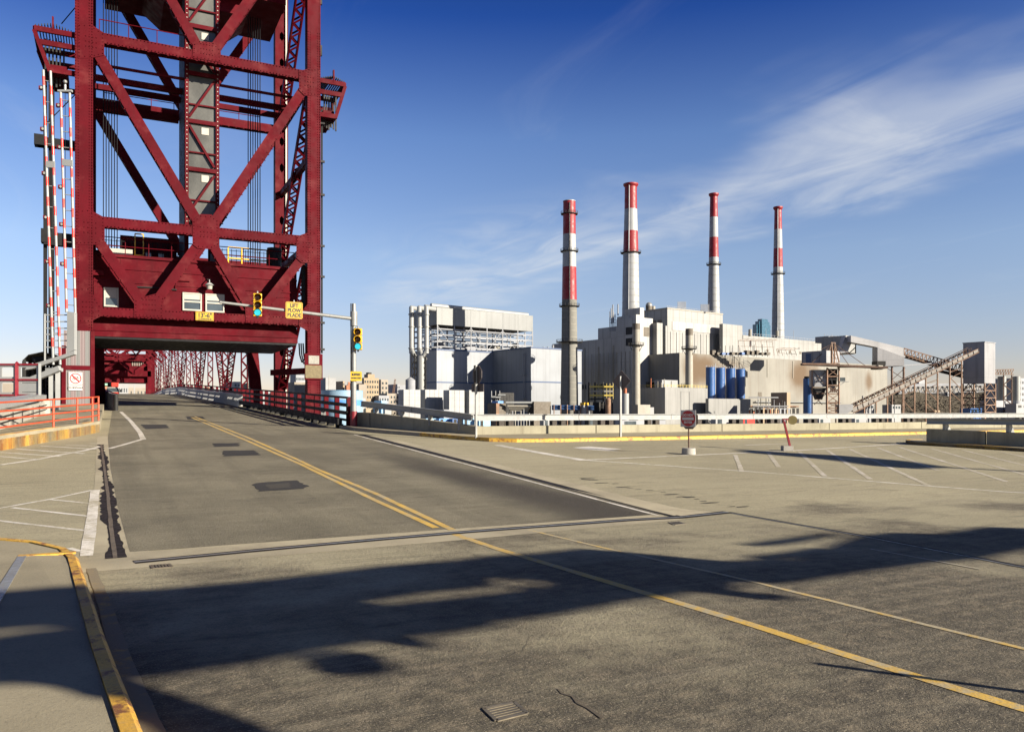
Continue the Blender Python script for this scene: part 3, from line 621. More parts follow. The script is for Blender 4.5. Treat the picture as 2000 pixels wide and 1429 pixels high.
def column(x0, x1, y, z0, z1, d=.85, name='column', par=tw, solid=True):
    m = M(); m.box((x0,y,z0),(x1,y+.05,z1)); m.box((x0,y+.05,z0),(x0+.05,y+d,z1)); m.box((x1-.05,y+.05,z0),(x1,y+d,z1)); m.box((x0+.05,y+d-.05,z0),(x1-.05,y+d,z1))
    for e in (x0-.02, x1-.06): m.box((e,y-.02,z0),(e+.08,y-.001,z1))
    return m.build(name, RD, par)
column(LX0, LX1, TY, 1.4, 40); column(RX0, RX1, TY, .9, 40)
column(LX0, LX1, TB, 1.4, 40)
# rear right column: front plate with oval access holes
def holed(x0, x1, y, z0, z1, z_first, pitch, hw, hh, par):
    m = M(); z = z0; zs = []; zc = z_first
    while zc+hh/2 < z1: zs.append(zc); zc += pitch
    cur = z0; cx = (x0+x1)/2
    for c in zs:
        m.box((x0,y,cur),(x1,y+.05,c-hh/2)); 
        m.box((x0,y,c-hh/2),(cx-hw/2,y+.05,c+hh/2)); m.box((cx+hw/2,y,c-hh/2),(x1,y+.05,c+hh/2))
        for sx in (-1, 1):
            for sz in (-1, 1): m.prism([(cx+sx*hw/2,y,c+sz*hh/2),(cx+sx*hw/2,y,c+sz*(hh/2-.2)),(cx+sx*(hw/2-.16),y,c+sz*hh/2)], (0,.05,0))
        cur = c+hh/2
    m.box((x0,y,cur),(x1,y+.05,z1))
    for e in (x0, x1-.05): m.box((e,y+.051,z0),(e+.05,y+.8,z1))
    m.box((x0+.05,y+.75,z0),(x1-.05,y+.8,z1))
    return m.build('column', RD, par)
holed(11.75, 12.75, TB, 1.4, 40, 4.2, 2.1, .32, .75, tw)
m = M(); m.bar((12.58,TB-.08,1.4),(12.58,TB-.08,40),.12,.12); m.build('guide_rail', MT['cream'], tw)
def boxmember(p, q, w=.6, d=.62, name='diagonal_brace', lace=True, par=tw, y=None):
    """built-up box: face plates front and back, solid upper web, laced underside"""
    p = Vector(p); q = Vector(q); ax = (q-p).normalized(); up = Vector((-ax.z, 0, ax.x)); up = up if up.z > 0 else -up; Y = Vector((0,1,0)); L_ = (q-p).length
    m = M()
    for yy in (.02, d-.02): m.bar(p+Y*yy, q+Y*yy, .04, w, up=up)
    m.bar(p+Y*d/2+up*(w/2-.03), q+Y*d/2+up*(w/2-.03), d-.09, .03, up=up)
    k = int(L_/.55)
    for i in range(k):
        s_ = 1 if i % 2 else -1; a = p+ax*(L_*i/k)+Y*(d/2+s_*(d/2-.05))-up*(w/2-.01); b = p+ax*(L_*(i+1)/k)+Y*(d/2-s_*(d/2-.05))-up*(w/2-.01); m.bar(a, b, .08, .02, up=up)
    for i in range(0, k, 1):
        a = p+ax*(L_*(i+.5)/k)-up*(w/2+.015); m.box((a.x-.06,a.y+.0,a.z-.03),(a.x+.06,a.y+.07,a.z+.03))
    return m.build(name, RD, par)
def frame(y, par, full=True):
    for z in (ZA, ZB, ZT): boxmember((LX1-.02,y+.02,z),(RX0+.02,y+.02,z),.62,.6,'cross_beam',par=par)
    for z0, z1 in ((ZB, ZA), (ZA, ZT)):
        boxmember((LX1-.15,y+.04,z1-.25),(CX-.2,y+.04,z0+.1),.6,.58,par=par); boxmember((RX0+.15,y+.04,z1-.25),(CX+.2,y+.04,z0+.1),.6,.58,par=par)
frame(TY, tw); frame(TB+.05, tw)
# lower panel of the front face
boxmember((LX1-.02,TY+.02,ZC),(RX0+.02,TY+.02,ZC),.55,.6,'cross_beam')
N1, N2 = 2.1, 8.5
for a, b in (((LX1,ZB-.7),(N1-.25,ZC+.5)), ((CX-.35,ZB-.7),(N1+.25,ZC+.5)), ((CX+.35,ZB-.7),(N2-.25,ZC+.5)), ((RX0,ZB-.7),(N2+.25,ZC+.5))):
    boxmember((a[0],TY+.04,a[1]),(b[0],TY+.04,b[1]),.58,.5)
GUS = [[(152,46),(175.5,46),(203.7,65),(203.7,108),(176.4,114),(152,114)], [(375.5,113),(377,86),(388,80),(418,84),(431,97),(432,122)], [(584,139),(604,134),(624,134),(624,188),(595,187),(584,176)],
       [(147,409),(171,407),(204.6,425),(204.6,471),(189,478),(147,478)], [(391,418),(413,419),(427,429),(428,480),(415,487),(386,485),(376,477),(376,431)], [(579,462),(607,452),(624,452),(624,514),(589,513),(579,504)],
       [(262,587),(275,581),(305,573),(321,582),(318,604),(318,620),(262,618)], [(479,593),(491,585),(518,588),(529,615),(528,632),(480,630)], [(147,560),(172,560),(197,598),(196,618),(173,630),(147,630)], [(584,614),(604,590),(624,590),(624,650),(604,648),(584,637)]]
riv = M()
for g in GUS:
    P = [TN(u, v, TY-.021) for u, v in g]; m = M(); m.prism(P, (0,.018,0)); m.build('gusset_plate', RD, tw)
    x0 = min(p.x for p in P); x1 = max(p.x for p in P); z0 = min(p.z for p in P); z1 = max(p.z for p in P); cx = sum((p.x for p in P))/len(P); cz = sum((p.z for p in P))/len(P)
    for k in range(len(P)):                           # rivet lines just inside the plate edge
        a, b = P[k], P[(k+1) % len(P)]; c = Vector((cx, TY-.021, cz)); rivrow(riv, a.lerp(c, .12), b.lerp(c, .12), .2)
    for k in range(3): rivrow(riv, Vector((x0+(x1-x0)*.3,TY-.022,cz-.3+.3*k)), Vector((x0+(x1-x0)*.7,TY-.022,cz-.3+.3*k)), .16)
for x0, x1 in ((LX0, LX1), (RX0, RX1)):
    for e in (x0+.03, x0+.17, x1-.17, x1-.03): rivrow(riv, (e,TY-.021 if e in (x0+.03, x1-.03) else TY-.001,2), (e,TY-.021 if e in (x0+.03, x1-.03) else TY-.001,27), .17)
for z in (ZA, ZB, ZC):
    for dz in (-.25, .25): rivrow(riv, (LX1+.6,TY-.001+.02-.02,z+dz*(.9 if z == ZC else 1)), (RX0-.6,TY-.001,z+dz*(.9 if z == ZC else 1)), .2)
riv.build('rivets', RD, tw)['kind'] = 'stuff'
# side bracing between front and rear columns (laced)
for x in (12.25, -1.4):
    for z0, z1 in ((ZA, ZT), (ZB, ZA), (3.2, ZB)):
        m = M(); lattice(m, (x,TY+.9,z1-.4), (x,TB,z0+.3), .62, .5, .1, .5, side=(0,1,0)); m.build('laced_brace', RD, tw)
    for z in (ZA, (ZA+ZB)/2+.4, ZB):
        m = M(); m.bar((x,TY+.8,z),(x,TB,z),.35,.4); m.build('side_strut', RD, tw)
m = M(); m.bar((11.8,TY+.5,4.3),(10.2,TY+4,4.3),.3,.4); m.build('side_strut', RD, tw)
# walkway railings on the beams
def railing(p, q, h=1.0, mids=1, sp=1.6, r=.03, mat=None, par=tw, posts=True):
    p = Vector(p); q = Vector(q); L_ = (q-p).length; k = max(1, round(L_/sp)); Z = Vector((0,0,1))
    for i in range(mids+1):
        m = M(); m.cyl(p+Z*h*(1-i/(mids+1)), q+Z*h*(1-i/(mids+1)), r, n=6); m.build('handrail', mat or RD, par)
    for i in range(k+1):
        c = p+(q-p)*(i/k); m = M(); m.cyl(c, c+Z*h, r, n=6); m.build('rail_post', mat or RD, par)
railing((-.6,TY+.45,ZA+.32),(4.2,TY+.45,ZA+.32),.95,0)
railing((-.4,TB+.4,ZA+.32),(10.6,TB+.4,ZA+.32),1.1,1)
for y in (TY+3.6, TY+5.2): 
    m = M(); m.bar((-.9,y,ZA-1.15),(11.8,y,ZA-1.15),.3,.35); m.build('inner_beam', RD, tw)
m = M(); m.bar((-.9,TY+2,ZA-.9),(11.8,TY+2,ZA-.9),.12,.16); m.build('inner_beam', RD, tw)
m = M(); m.bar((-.9,TY+7,ZA-1.9),(4.3,TY+7,ZA-1.9),.4,.5); m.build('inner_beam', RD, tw)
# outrigger rope platforms on both sides
for sx, x0, x1 in ((-1, LX0, -4.0), (1, RX1, 14.45)):
    pl = tw; y0, y1 = TY+.3, TY+3.4; zt = ZA-.05; zb = ZA-2.35; xi = x0-.0; xm = x0+(x1-x0)*.62
    for y in (y0, y1):
        for z, xe in ((zt, x1), (zt-.75, x0+(x1-x0)*.86), (zb, xm)):
            m = M(); m.bar((x0,y,z),(xe,y,z),.16,.3); m.build('outrigger_beam', RD, pl)
        m = M(); m.bar((x1,y,zt-.1),(xm,y,zb-.1),.14,.22); m.build('outrigger_beam', RD, pl)
        m = M(); m.bar((x0+(x1-x0)*.55,y,zt),(x0+(x1-x0)*.55,y,zt+.85),.09,.2); m.build('outrigger_post', RD, pl)
    m = M(); m.bar((x1,y0,zt),(x1,y1,zt),.14,.28); m.build('outrigger_beam', RD, pl)
    m = M(); m.bar((xm,y0,zb),(xm,y1,zb),.14,.3); m.build('outrigger_beam', RD, pl)
    gr = M()
    for i in range(14): xx = x0+(x1-x0)*(i+.5)/14; gr.bar((xx,y0,zt+.16+.3*(1-abs(i-7)/7)),(xx,y1,zt+.16+.3*(1-abs(i-7)/7)),.05,.1)
    gr.build('platform_slats', MT['dark'], pl)['kind'] = 'stuff'
    for i in range(6):
        xx = x0+(x1-x0)*(.3+.09*i); m = M(); m.bar((xx,y0+.8,zt-.2),(xx,y0+.8,zb-.5-.1*(i % 3)),.09,.09); m.build('hanger', MT['dark'], pl)
    m = M(); m.box((min(xm,x0+(x1-x0)*.2),y0+.3,zb-.1),(max(xm,x0+(x1-x0)*.2),y1-.4,zb+.45)); m.build('anchor_block', RD, pl)
# brackets and guide posts on the left flank
for z, t, l in ((ZA-6.4,.5,-3.9), (ZB-1.1,.75,-3.55)):
    m = M(); m.bar((LX0,TY+1.2,z),(l,TY+1.2,z),.5,t); m.build('side_bracket', MT['black'], tw)
    m = M(); m.box((l-.15,TY+.9,z-.25),(l+.35,TY+1.6,z+t*.75)); m.build('side_bracket', MT['black'], tw)
for u, w in ((88,.2),(99,.26),(103,.16)):
    p = TN(u, 130, TY+1.2); q = TN(u, 692, TY+1.2); m = M(); m.bar((p.x,TY+1.2+w,q.z),(p.x,TY+1.2+w,p.z),w,w); m.build('guide_post', MT['black'], tw)
for u in (627.5, 629.5):
    p = TN(u, 214, TY+1); q = TN(u, 690, TY+1); m = M(); m.cyl((p.x,TY+1,q.z),(p.x,TY+1,p.z),.035,n=6); m.build('conduit', MT['dark'], tw)
for v in (240,315,380,480,540,630,682):
    p = TN(624, v, TY+.8); m = M(); m.bar(p, p+Vector((.35,0,0)),.14,.14); m.build('conduit_bracket', MT['dark'], tw)
for v in (8, 108):
    p = TN(624, v, TY+.4); m = M(); m.box(p, p+Vector((.18,.2,.7))); m.build('flood_light', MT['dark'], tw)
m = M(); m.cyl(TN(120,47,TY+1), TN(153,8,TY+1), .03, n=6); m.build('stay_wire', MT['rope'], tw)
m = M(); m.cyl(TN(92,240,TY+1), TN(152,180,TY+1), .03, n=6); m.build('stay_wire', MT['rope'], tw)
# cladding box round the foot of the left column
z0, z1 = 1.62, 6.35; cx0, cx1 = -2.45, -.95
m = M(); m.box((cx0,TY-.35,z0+.2),(cx1,TY-.02,z1)); m.build('foot_cladding', MT['clad'], tw)
for x in (cx0, cx1): m = M(); m.box((x-.11,TY-.4,z0),(x+.11,TY-.3,z1 if x == cx1 else z1-.9)); m.build('cladding_trim', RD, tw)
for z in (z0+.1, 4.15): m = M(); m.box((cx0+.11,TY-.395,z-.12),(cx1-.11,TY-.31,z+.14)); m.build('cladding_trim', RD, tw)
m = M(); m.box((RX0-.1,TY-.05,.6),(RX1+.1,TY+1,1.5)); m.build('column_foot', RD, tw)
# plaques on the right column
P = TN(613, 716, TY-.06); m = M(); m.box((P.x-.62,TY-.1,P.z-.86),(P.x+.58,TY-.03,P.z+.86)); m.build('plaque_board', RD, tw)
m = M(); m.box((P.x-.36,TY-.125,P.z+.18),(P.x+.34,TY-.101,P.z+.74)); m.build('stone_plaque', MT['lime'], tw)
m = M(); m.box((P.x-.56,TY-.125,P.z-.75),(P.x+.5,TY-.101,P.z+.08)); m.build('bronze_plaque', MT['bronze'], tw)
m = M(); 
for a, b, c, d in ((-.58,-.77,.52,-.74),(-.58,.07,.52,.10),(-.58,-.77,-.55,.10),(.49,-.77,.52,.10)): m.box((P.x+a,TY-.135,P.z+b),(P.x+c,TY-.1255,P.z+d))
m.build('plaque_frame', MT['bronze'], tw)
# hanging feed cables beside the right column
for i in range(3):
    c = TN(584+4*i, 676, TY+1.5); pts = [c+Vector((0,0,.2)), c+Vector((.05,0,-.6)), c+Vector((.2,0,-1.1-.12*i)), c+Vector((.42,0,-.8)), c+Vector((.5,0,.1))]; m = M(); m.tube(pts, .05, 6); m.build('hanging_cable', MT['black'] if i != 1 else MT['galv'], tw)
# ------------------------------------------------ counterweight, ropes
cw = thing('counterweight', 'huge dark counterweight hanging high inside the lift tower', 'counterweight', (CX,60,29.6))
m = M(); m.hexa([(-.35,57.2,29.9),(10.95,57.2,29.9),(10.95,63.5,29.9),(-.35,63.5,29.9)], [(-.35,57.2,37),(10.95,57.2,37),(10.95,63.5,37),(-.35,63.5,37)]); m.build('weight_block', RD, cw)
m = M(); m.hexa([(3.2,58,28.9),(7.6,58,28.9),(7.6,63,28.9),(3.2,63,28.9)], [(2,58,29.89),(8.8,58,29.89),(8.8,63,29.89),(2,63,29.89)]); m.build('weight_shoe', RD, cw)
for gx, lab in ((.0, 'left bundle of six dark lifting ropes inside the tower'), (9.25, 'right bundle of six dark lifting ropes inside the tower')):
    t = thing('lifting_ropes', lab, 'ropes', (gx,60,11.4), 'lifting rope bundles in the tower')
    for i in range(6): m = M(); m.cyl((gx-.42+.165*i,60,10.8),(gx-.42+.165*i,60,29.88),.034,n=6); m.build('rope', MT['rope'], t)
# ------------------------------------------------ lift shaft in the middle of the tower
es = thing('elevator_shaft', 'glazed elevator shaft with red lacing in the middle of the tower', 'elevator shaft', (5.35,57,11.3))
sx0, sx1, sy0, sy1 = 4.42, 6.3, 56.0, 60.6; zt = 38
m = M(); m.box((sx0+.06,sy0+.06,13.9),(sx1-.06,sy1-.06,zt)); m.build('glazed_wall', MT['shaft'], es)
for x in (sx0, sx1):
    for y in (sy0, sy1): m = M(); m.bar((x,y,11.3),(x,y,zt),.22,.22); m.build('corner_post', RD, es)
m = M(); m.box((sx0-.14,sy0+.12,11.3),(sx0+.02,sy1-.12,zt)); m.build('side_plate', MT['dark'], es)
m = M(); m.box((sx1-.02,sy0+.12,11.3),(sx1+.14,sy1-.12,zt)); m.build('side_plate', MT['dark'], es)
zs = [14.2, 17.3, 20.4, 23.5, 26.6, 29.7, 32.8]
for i, z in enumerate(zs):
    m = M(); m.bar((sx0,sy0-.08,z),(sx1,sy0-.08,z),.1,.26); m.build('ring_beam', RD, es)
    if i+1 < len(zs):
        a, b = ((sx0+.15,z+.25),(sx1-.2,zs[i+1]-.3)); 
        if i % 2: a, b = (sx1-.2, a[1]), (sx0+.15, b[1])
        m = M(); m.bar((a[0],sy0-.1,a[1]),(b[0],sy0-.1,b[1]),.07,.14,up=(1,0,0)); m.build('shaft_brace', RD, es)
        m = M(); m.bar((sx0,sy0-.06,z+1.1),(sx1,sy0-.06,z+1.1),.06,.09); m.build('sheeting_rail', RD, es)
        if i in (0, 1, 3, 4): m = M(); m.box((sx0+.9,sy0+.02,zs[i+1]-.75),(sx0+1.35,sy0+.05,zs[i+1]-.3)); m.build('vent_panel', MT['cream'], es)
rv = M()
for x in (sx0, sx1):
    for i in range(90): zz = 13+i*.28; rv.box((x-.03,sy0-.14,zz),(x+.03,sy0-.11,zz+.06))
rv.build('bolt_heads', MT['cream'], es)['kind'] = 'stuff'
# ------------------------------------------------ control house
ch = thing('control_house', 'maroon steel control house spanning the tower above the road', 'control house', (CX,55.3,6.2))
HY = 55.55; hx0, hx1 = -.92, 11.35
m = M(); m.box((hx0,HY,6.98),(hx1,64,11.3)); m.build('house_wall', RD, ch)
for z, h, d in ((11.22,.18,.12),(10.45,.10,.05),(9.62,.10,.05),(9.28,.06,.03)): m = M(); m.box((hx0-.02,HY-d,z-h/2),(hx1+.02,HY-.002,z+h/2)); m.build('wall_channel', RD, ch)
for x in (.6, 3.4, 5.4, 7.2, 10.1): m = M(); m.box((x-.03,HY-.02,9.67),(x+.03,HY-.002,11.1)); m.build('panel_joint', RD, ch)
m = M(); m.box((hx0-.05,TY+.66,6.16),(11.3,64,6.94)); m.build('floor_girder', RD, ch)
m = M(); m.box((hx0-.05,TY+.6,6.5),(11.3,TY+.657,6.56)); m.build('girder_flange', RD, ch)
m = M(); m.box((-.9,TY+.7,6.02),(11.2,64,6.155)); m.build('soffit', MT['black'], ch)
for u0, u1, v0, v1 in ((203,231.5,561,600), (356.5,394,571,608), (401,438,573.5,611)):
    a = TN(u0, v0, HY); b = TN(u1, v1, HY); x0, x1, zt, zb = a.x, b.x, (a.z+TN(u1, v0+2, HY).z)/2, b.z
    w = M()
    for q in ((x0,zb,x0+.09,zt),(x1-.09,zb,x1,zt),(x0+.09,zt-.08,x1-.09,zt),(x0+.09,zb,x1-.09,zb+.1),(x0+.09,(zb+zt)/2-.05,x1-.09,(zb+zt)/2+.05)): w.box((q[0],HY-.1,q[1]),(q[2],HY-.004,q[3]))
    wo = w.build('window', MT['cream'], ch)
    p = M(); p.box((x0+.09,HY-.04,zb+.1),(x1-.09,HY-.03,(zb+zt)/2-.05)); p.build('pane', MT['glass'], wo)
    p = M(); p.box((x0+.09,HY-.05,(zb+zt)/2+.05),(x1-.09,HY-.045,zt-.08)); p.build('pane', MT['glass'], wo)
    p = M(); p.box((x0+.1,HY-.065,zt-.08-(zt-zb)*(.3 if u0 > 300 else .42)),(x1-.1,HY-.055,zt-.082)); p.build('blind', MT['cream'], wo)
c = TN(409, 556, HY-.55); lm = M(); lm.cyl(c+Vector((0,0,.12)), c+Vector((0,0,-.04)), .12, .3, 16); lo = lm.build('wall_lamp', MT['white'], ch, True)
lm = M(); lm.cyl(c+Vector((0,0,-.04)), c+Vector((0,0,-.3)), .2, .16, 16); lm.build('lamp_glass', MT['winglass'], lo, True)
lm = M(); lm.tube([c+Vector((0,0,.12)), c+Vector((0,0,.3)), c+Vector((-.1,.5,.4))], .035); lm.build('lamp_arm', MT['galv'], lo)
m = M(); m.tube([TN(260,560,HY-.08), TN(305,562,HY-.08), TN(345,566,HY-.08)], .05); m.build('wall_pipe', MT['dark'], ch)
m = M(); m.tube([TN(343,563,HY-.1), TN(343,551,HY-.1), TN(350,548,HY-.1), TN(372,549,HY-.1)], .03); m.build('wall_pipe', RD, ch)
m = M(); m.box(TN(173,536,HY-.3), TN(203,530,HY-.05)); m.build('wall_bracket', RD, ch)
m = M(); m.bar(TN(175,536,HY-.2), TN(175,588,HY-.2), .1,.1); m.build('wall_bracket', RD, ch)
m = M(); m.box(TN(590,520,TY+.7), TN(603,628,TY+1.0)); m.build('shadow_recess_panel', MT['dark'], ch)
# roof deck: rails, mesh fence, machinery
railing((-.5,HY+.1,11.32),(CX-.6,HY+.1,11.32),1.05,1,1.4,.03,par=ch); railing((CX+.8,HY+.1,11.32),(11.2,HY+.1,11.32),1.05,1,1.5,.03,par=ch)
for x0, x1 in ((-.6,4.4),(6.5,11.2)):
    me = M(); k = int((x1-x0)/.32)
    for i in range(k+1): me.bar((x0+.32*i,60.6,11.3),(x0+.32*i,60.6,13.2),.035,.035)
    for i in range(6): me.bar((x0,60.6,11.5+.32*i),(x1,60.6,11.5+.32*i),.035,.035)
    me.build('mesh_fence', MT['black'], ch)
m = M(); m.box((-.2,58.2,11.32),(1.3,59.6,12.15)); m.build('machine_cabinet', MT['cream'], ch)
m = M(); m.box((.6,61.5,11.32),(4.2,63.4,13.7)); m.build('machine_house', RD, ch)
for x in (2.2, 3.0): m = M(); m.box((x,61.44,12.2),(x+.35,61.495,12.65)); m.build('pane', MT['winglass'], ch)
for x in (1.45,): 
    m = M(); 
    for q in (((x,58.6,11.9),(x,58.6,13.3)),((x+.5,58.6,11.9),(x+.5,58.6,13.3)),((x,58.6,13.3),(x+.5,58.6,13.3)),((x,58.6,11.9),(x+.5,58.6,11.9))): m.bar(*q, .07,.07)
    m.build('yellow_gate', MT['yellow_sig'], ch)
m = M()
for x in (7.3, 8.2, 9.1, 9.9): m.bar((x,58.6,11.4),(x,58.6,12.95),.08,.08)
for z in (12.95, 12.2): m.bar((7.3,58.6,z),(9.9,58.6,z),.08,.08)
m.build('yellow_gate', MT['yellow_sig'], ch)
m = M(); m.cyl((10.3,58,11.32),(10.3,58,13.0),.5,n=16); m.build('sheave_drum', MT['dark'], ch)
# clearance sign on the lower chord
sg = thing('clearance_sign', 'yellow clearance sign on the lower chord of the tower', 'sign', TN(399.5,617,TY-.08))
a = TN(382, 609, TY-.08); b = TN(417.5, 626.5, TY-.08); zt, zb = TN(399.5,609,TY-.08).z, TN(399.5,626,TY-.08).z
m = M(); m.box((a.x,TY-.1,zb),(b.x,TY-.07,zt)); m.build('sign_plate', MT['yellow_sign'], sg)
lettering("13'-6\"", .38, MT['ink'], sg, ((a.x+b.x)/2,TY-.104,(zb+zt)/2+.065), (1,0,0), (0,0,1), sx=.95, offset=.012); lettering('CLEARANCE', .16, MT['ink'], sg, ((a.x+b.x)/2,TY-.104,zb+.1), (1,0,0), (0,0,1), sx=.9, offset=.004)
m = M(); 
for q in ((a.x+.03,zb+.03,b.x-.03,zb+.045),(a.x+.03,zt-.045,b.x-.03,zt-.03),(a.x+.03,zb+.03,a.x+.045,zt-.03),(b.x-.045,zb+.03,b.x-.03,zt-.03)): m.box((q[0],TY-.103,q[1]),(q[2],TY-.1005,q[3]))
m.build('border_line', MT['ink'], sg)
# no cycling sign on the column cladding
sg = thing('no_cycling_sign', 'white no cycling sign on the cladding of the left tower column', 'sign', TN(147,745,TY-.42))
a = TN(134, 727, TY-.42); b = TN(161, 762, TY-.42); cx = (a.x+b.x)/2; Yp = TY-.42
zt, zm, zb = TN(147,726.5,Yp).z, TN(147,751,Yp).z, TN(147,762,Yp).z
m = M(); m.box((a.x,Yp,zm+.015),(b.x,Yp+.015,zt)); m.build('sign_plate', MT['signwhite'], sg); m = M(); m.box((a.x,Yp,zb),(b.x,Yp+.015,zm-.015)); m.build('sign_plate', MT['signwhite'], sg)
cz = (zt+zm)/2; r0 = (b.x-a.x)*.43; m = M(); n_ = 28
for i in range(n_):
    t0, t1 = 2*math.pi*i/n_, 2*math.pi*(i+1)/n_; m.prism([(cx+math.cos(t)*r,Yp-.004,cz+math.sin(t)*r) for t, r in ((t0,r0),(t1,r0),(t1,r0*.84),(t0,r0*.84))], (0,.003,0))
m.bar((cx-r0*.62,Yp-.007,cz+r0*.62),(cx+r0*.62,Yp-.007,cz-r0*.62),.075,.003,up=(0,1,0)); m.build('prohibition_ring', MT['signred'], sg)
m = M()
for x in (-.17, .17):
    for i in range(16): t0, t1 = 2*math.pi*i/16, 2*math.pi*(i+1)/16; m.bar((cx+x+.11*math.cos(t0),Yp-.002,cz-.06+.11*math.sin(t0)),(cx+x+.11*math.cos(t1),Yp-.002,cz-.06+.11*math.sin(t1)),.018,.003,up=(0,1,0))
for p, q in (((-.17,-.06),(-.05,.08)),((-.05,.08),(.1,.08)),((.1,.08),(.17,-.06)),((.02,-.06),(-.05,.08)),((.02,-.06),(.1,.08)),((-.17,-.06),(.02,-.06)),((-.05,.08),(-.07,.13)),((.1,.08),(.09,.15))): m.bar((cx+p[0],Yp-.002,cz+p[1]),(cx+q[0],Yp-.002,cz+q[1]),.02,.003,up=(0,1,0))
m.build('bicycle_symbol', MT['ink'], sg)
lettering('ON SIDEWALK', .15, MT['ink'], sg, (cx,Yp-.003,(zm+zb)/2-.01), (1,0,0), (0,0,1), sx=.78, offset=.004)
# ================================================================ lift span, far tower, bridge railings
sp = thing('lift_span', 'maroon through truss span of the bridge beyond the tower', 'truss span', (CX,120,3))
NP = [73+11*k for k in range(11)]; TOP = 11.5
def dk(n): return H(n)
for x, side in ((10.6, 'r'), (-.9, 'l')):
    for k, n in enumerate(NP):
        xx = x+SK(n); m = M(); lattice(m, (xx,n,dk(n)-.8), (xx,n,dk(n)+TOP), .5, .4, .07, .55, side=(0,1,0)); m.build('truss_post', RD, sp)
        if k+1 < len(NP):
            n2 = NP[k+1]; x2 = x+SK(n2)
            a, b = ((xx,n,dk(n)+TOP),(x2,n2,dk(n2)-.5)) if k % 2 == 0 else ((xx,n,dk(n)-.5),(x2,n2,dk(n2)+TOP))
            m = M(); lattice(m, a, b, .5, .42, .08, .55, side=(0,1,0)); m.build('truss_diagonal', RD, sp)
            for z, w in ((TOP,.55),(-.7,.6)):
                m = M(); m.bar((xx,n,dk(n)+z),(x2,n2,dk(n2)+z),.5,w); m.build('truss_chord', RD, sp)
    n = NP[0]; xx = x+SK(n); m = M(); m.bar((xx,n-.3,dk(n)+TOP),(xx+.3,n-5,dk(n)-.6),.9,.55,up=(0,1,0)); m.build('end_post', RD, sp)
for n in NP:                                          # overhead sway frames
    x0, x1 = -.9+SK(n), 10.6+SK(n); zt = dk(n)+TOP
    for z in (zt, zt-2.4): m = M(); m.bar((x0,n,z),(x1,n,z),.35,.4); m.build('sway_strut', RD, sp)
    k = 6
    for i in range(k):
        a = x0+(x1-x0)*i/k; b = x0+(x1-x0)*(i+1)/k; m = M(); m.bar((a,n,zt if i % 2 else zt-2.4),(b,n,zt-2.4 if i % 2 else zt),.18,.22); m.build('sway_brace', RD, sp)
    for s_, xe in ((1, x0), (-1, x1)): m = M(); m.bar((xe,n,zt-4.6),(xe+s_*2.4,n,zt-2.4),.25,.3); m.build('knee_brace', RD, sp)
for n, n2 in zip(NP, NP[1:]):
    for a, b in ((-.9,10.6),(10.6,-.9)): m = M(); m.bar((a+SK(n),n,dk(n)+TOP+.1),(b+SK(n2),n2,dk(n2)+TOP+.1),.22,.2); m.build('top_lateral', RD, sp)
# far tower
FT = 190; ft = thing('far_lift_tower', 'distant maroon lift tower seen through the portal at the far end', 'bridge tower', (3,FT,2))
fx0, fx1 = -2.0+SK(FT), 10.6+SK(FT); zd = H(FT)
for x in (fx0, fx1):
    for y in (FT, FT+10): m = M(); m.box((x-.7,y,zd-3),(x+.7,y+1,34)); m.build('column', RD, ft)
for z, h in ((9.5,1.2),(12.6,.8),(18,.8),(28,.8)): m = M(); m.box((fx0,FT,z-h/2),(fx1,FT+.8,z+h/2)); m.build('cross_beam', RD, ft)
m = M(); m.box((fx0+.7,FT+1,8.2),(fx1-.7,FT+9,13.5)); m.build('control_house', RD, ft)
m = M(); m.box((fx0+.7,FT+.9,7.6),(fx1-.7,FT+9,8.19)); m.build('floor_girder', RD, ft)
c = (fx0+fx1)/2
for a, b in (((fx0,12.4),(c-3,9.7)),((c,12.4),(c-3,9.7)),((c,12.4),(c+3,9.7)),((fx1,12.4),(c+3,9.7)),((fx0,17.8),(c,13)),((fx1,17.8),(c,13)),((fx0,27.8),(c,18)),((fx1,27.8),(c,18))): m = M(); m.bar((a[0],FT-.1,a[1]),(b[0],FT-.1,b[1]),.6,.6); m.build('diagonal_brace', RD, ft)
for i in range(7): m = M(); m.box((c+2.6+.35*i,FT+.84,11.2),(c+2.75+.35*i,FT+.99,12.9)); m.build('louvre', MT['ivory'], ft)
# ------------------------------------------------ right bridge railing (steel tubes on maroon posts)
br = thing('bridge_railing', 'dark tubular bridge railing with maroon posts on the right side', 'railing', (9.05,44,1.2))
def rx(n): return 9.05+SK(n)
n_ = 34.2; i = 0
while n_ < 185:
    m = M(); m.box((rx(n_)+.06,n_-.09,H(n_)+.1),(rx(n_)+.26,n_+.09,H(n_)+1.35)); m.build('post', RD, br); n_ += 2.05 if n_ < 75 else 4.1
seg = [33.9, 44, 54, 64, 76, 92, 110, 130, 150, 184]
for a, b in zip(seg, seg[1:]):
    for h, t in ((1.32,.09),(1.0,.15),(.66,.15),(.36,.09)):
        m = M(); m.bar((rx(a),a,H(a)+h),(rx(b),b,H(b)+h),.1,t); m.build('rail', MT['black'], br)
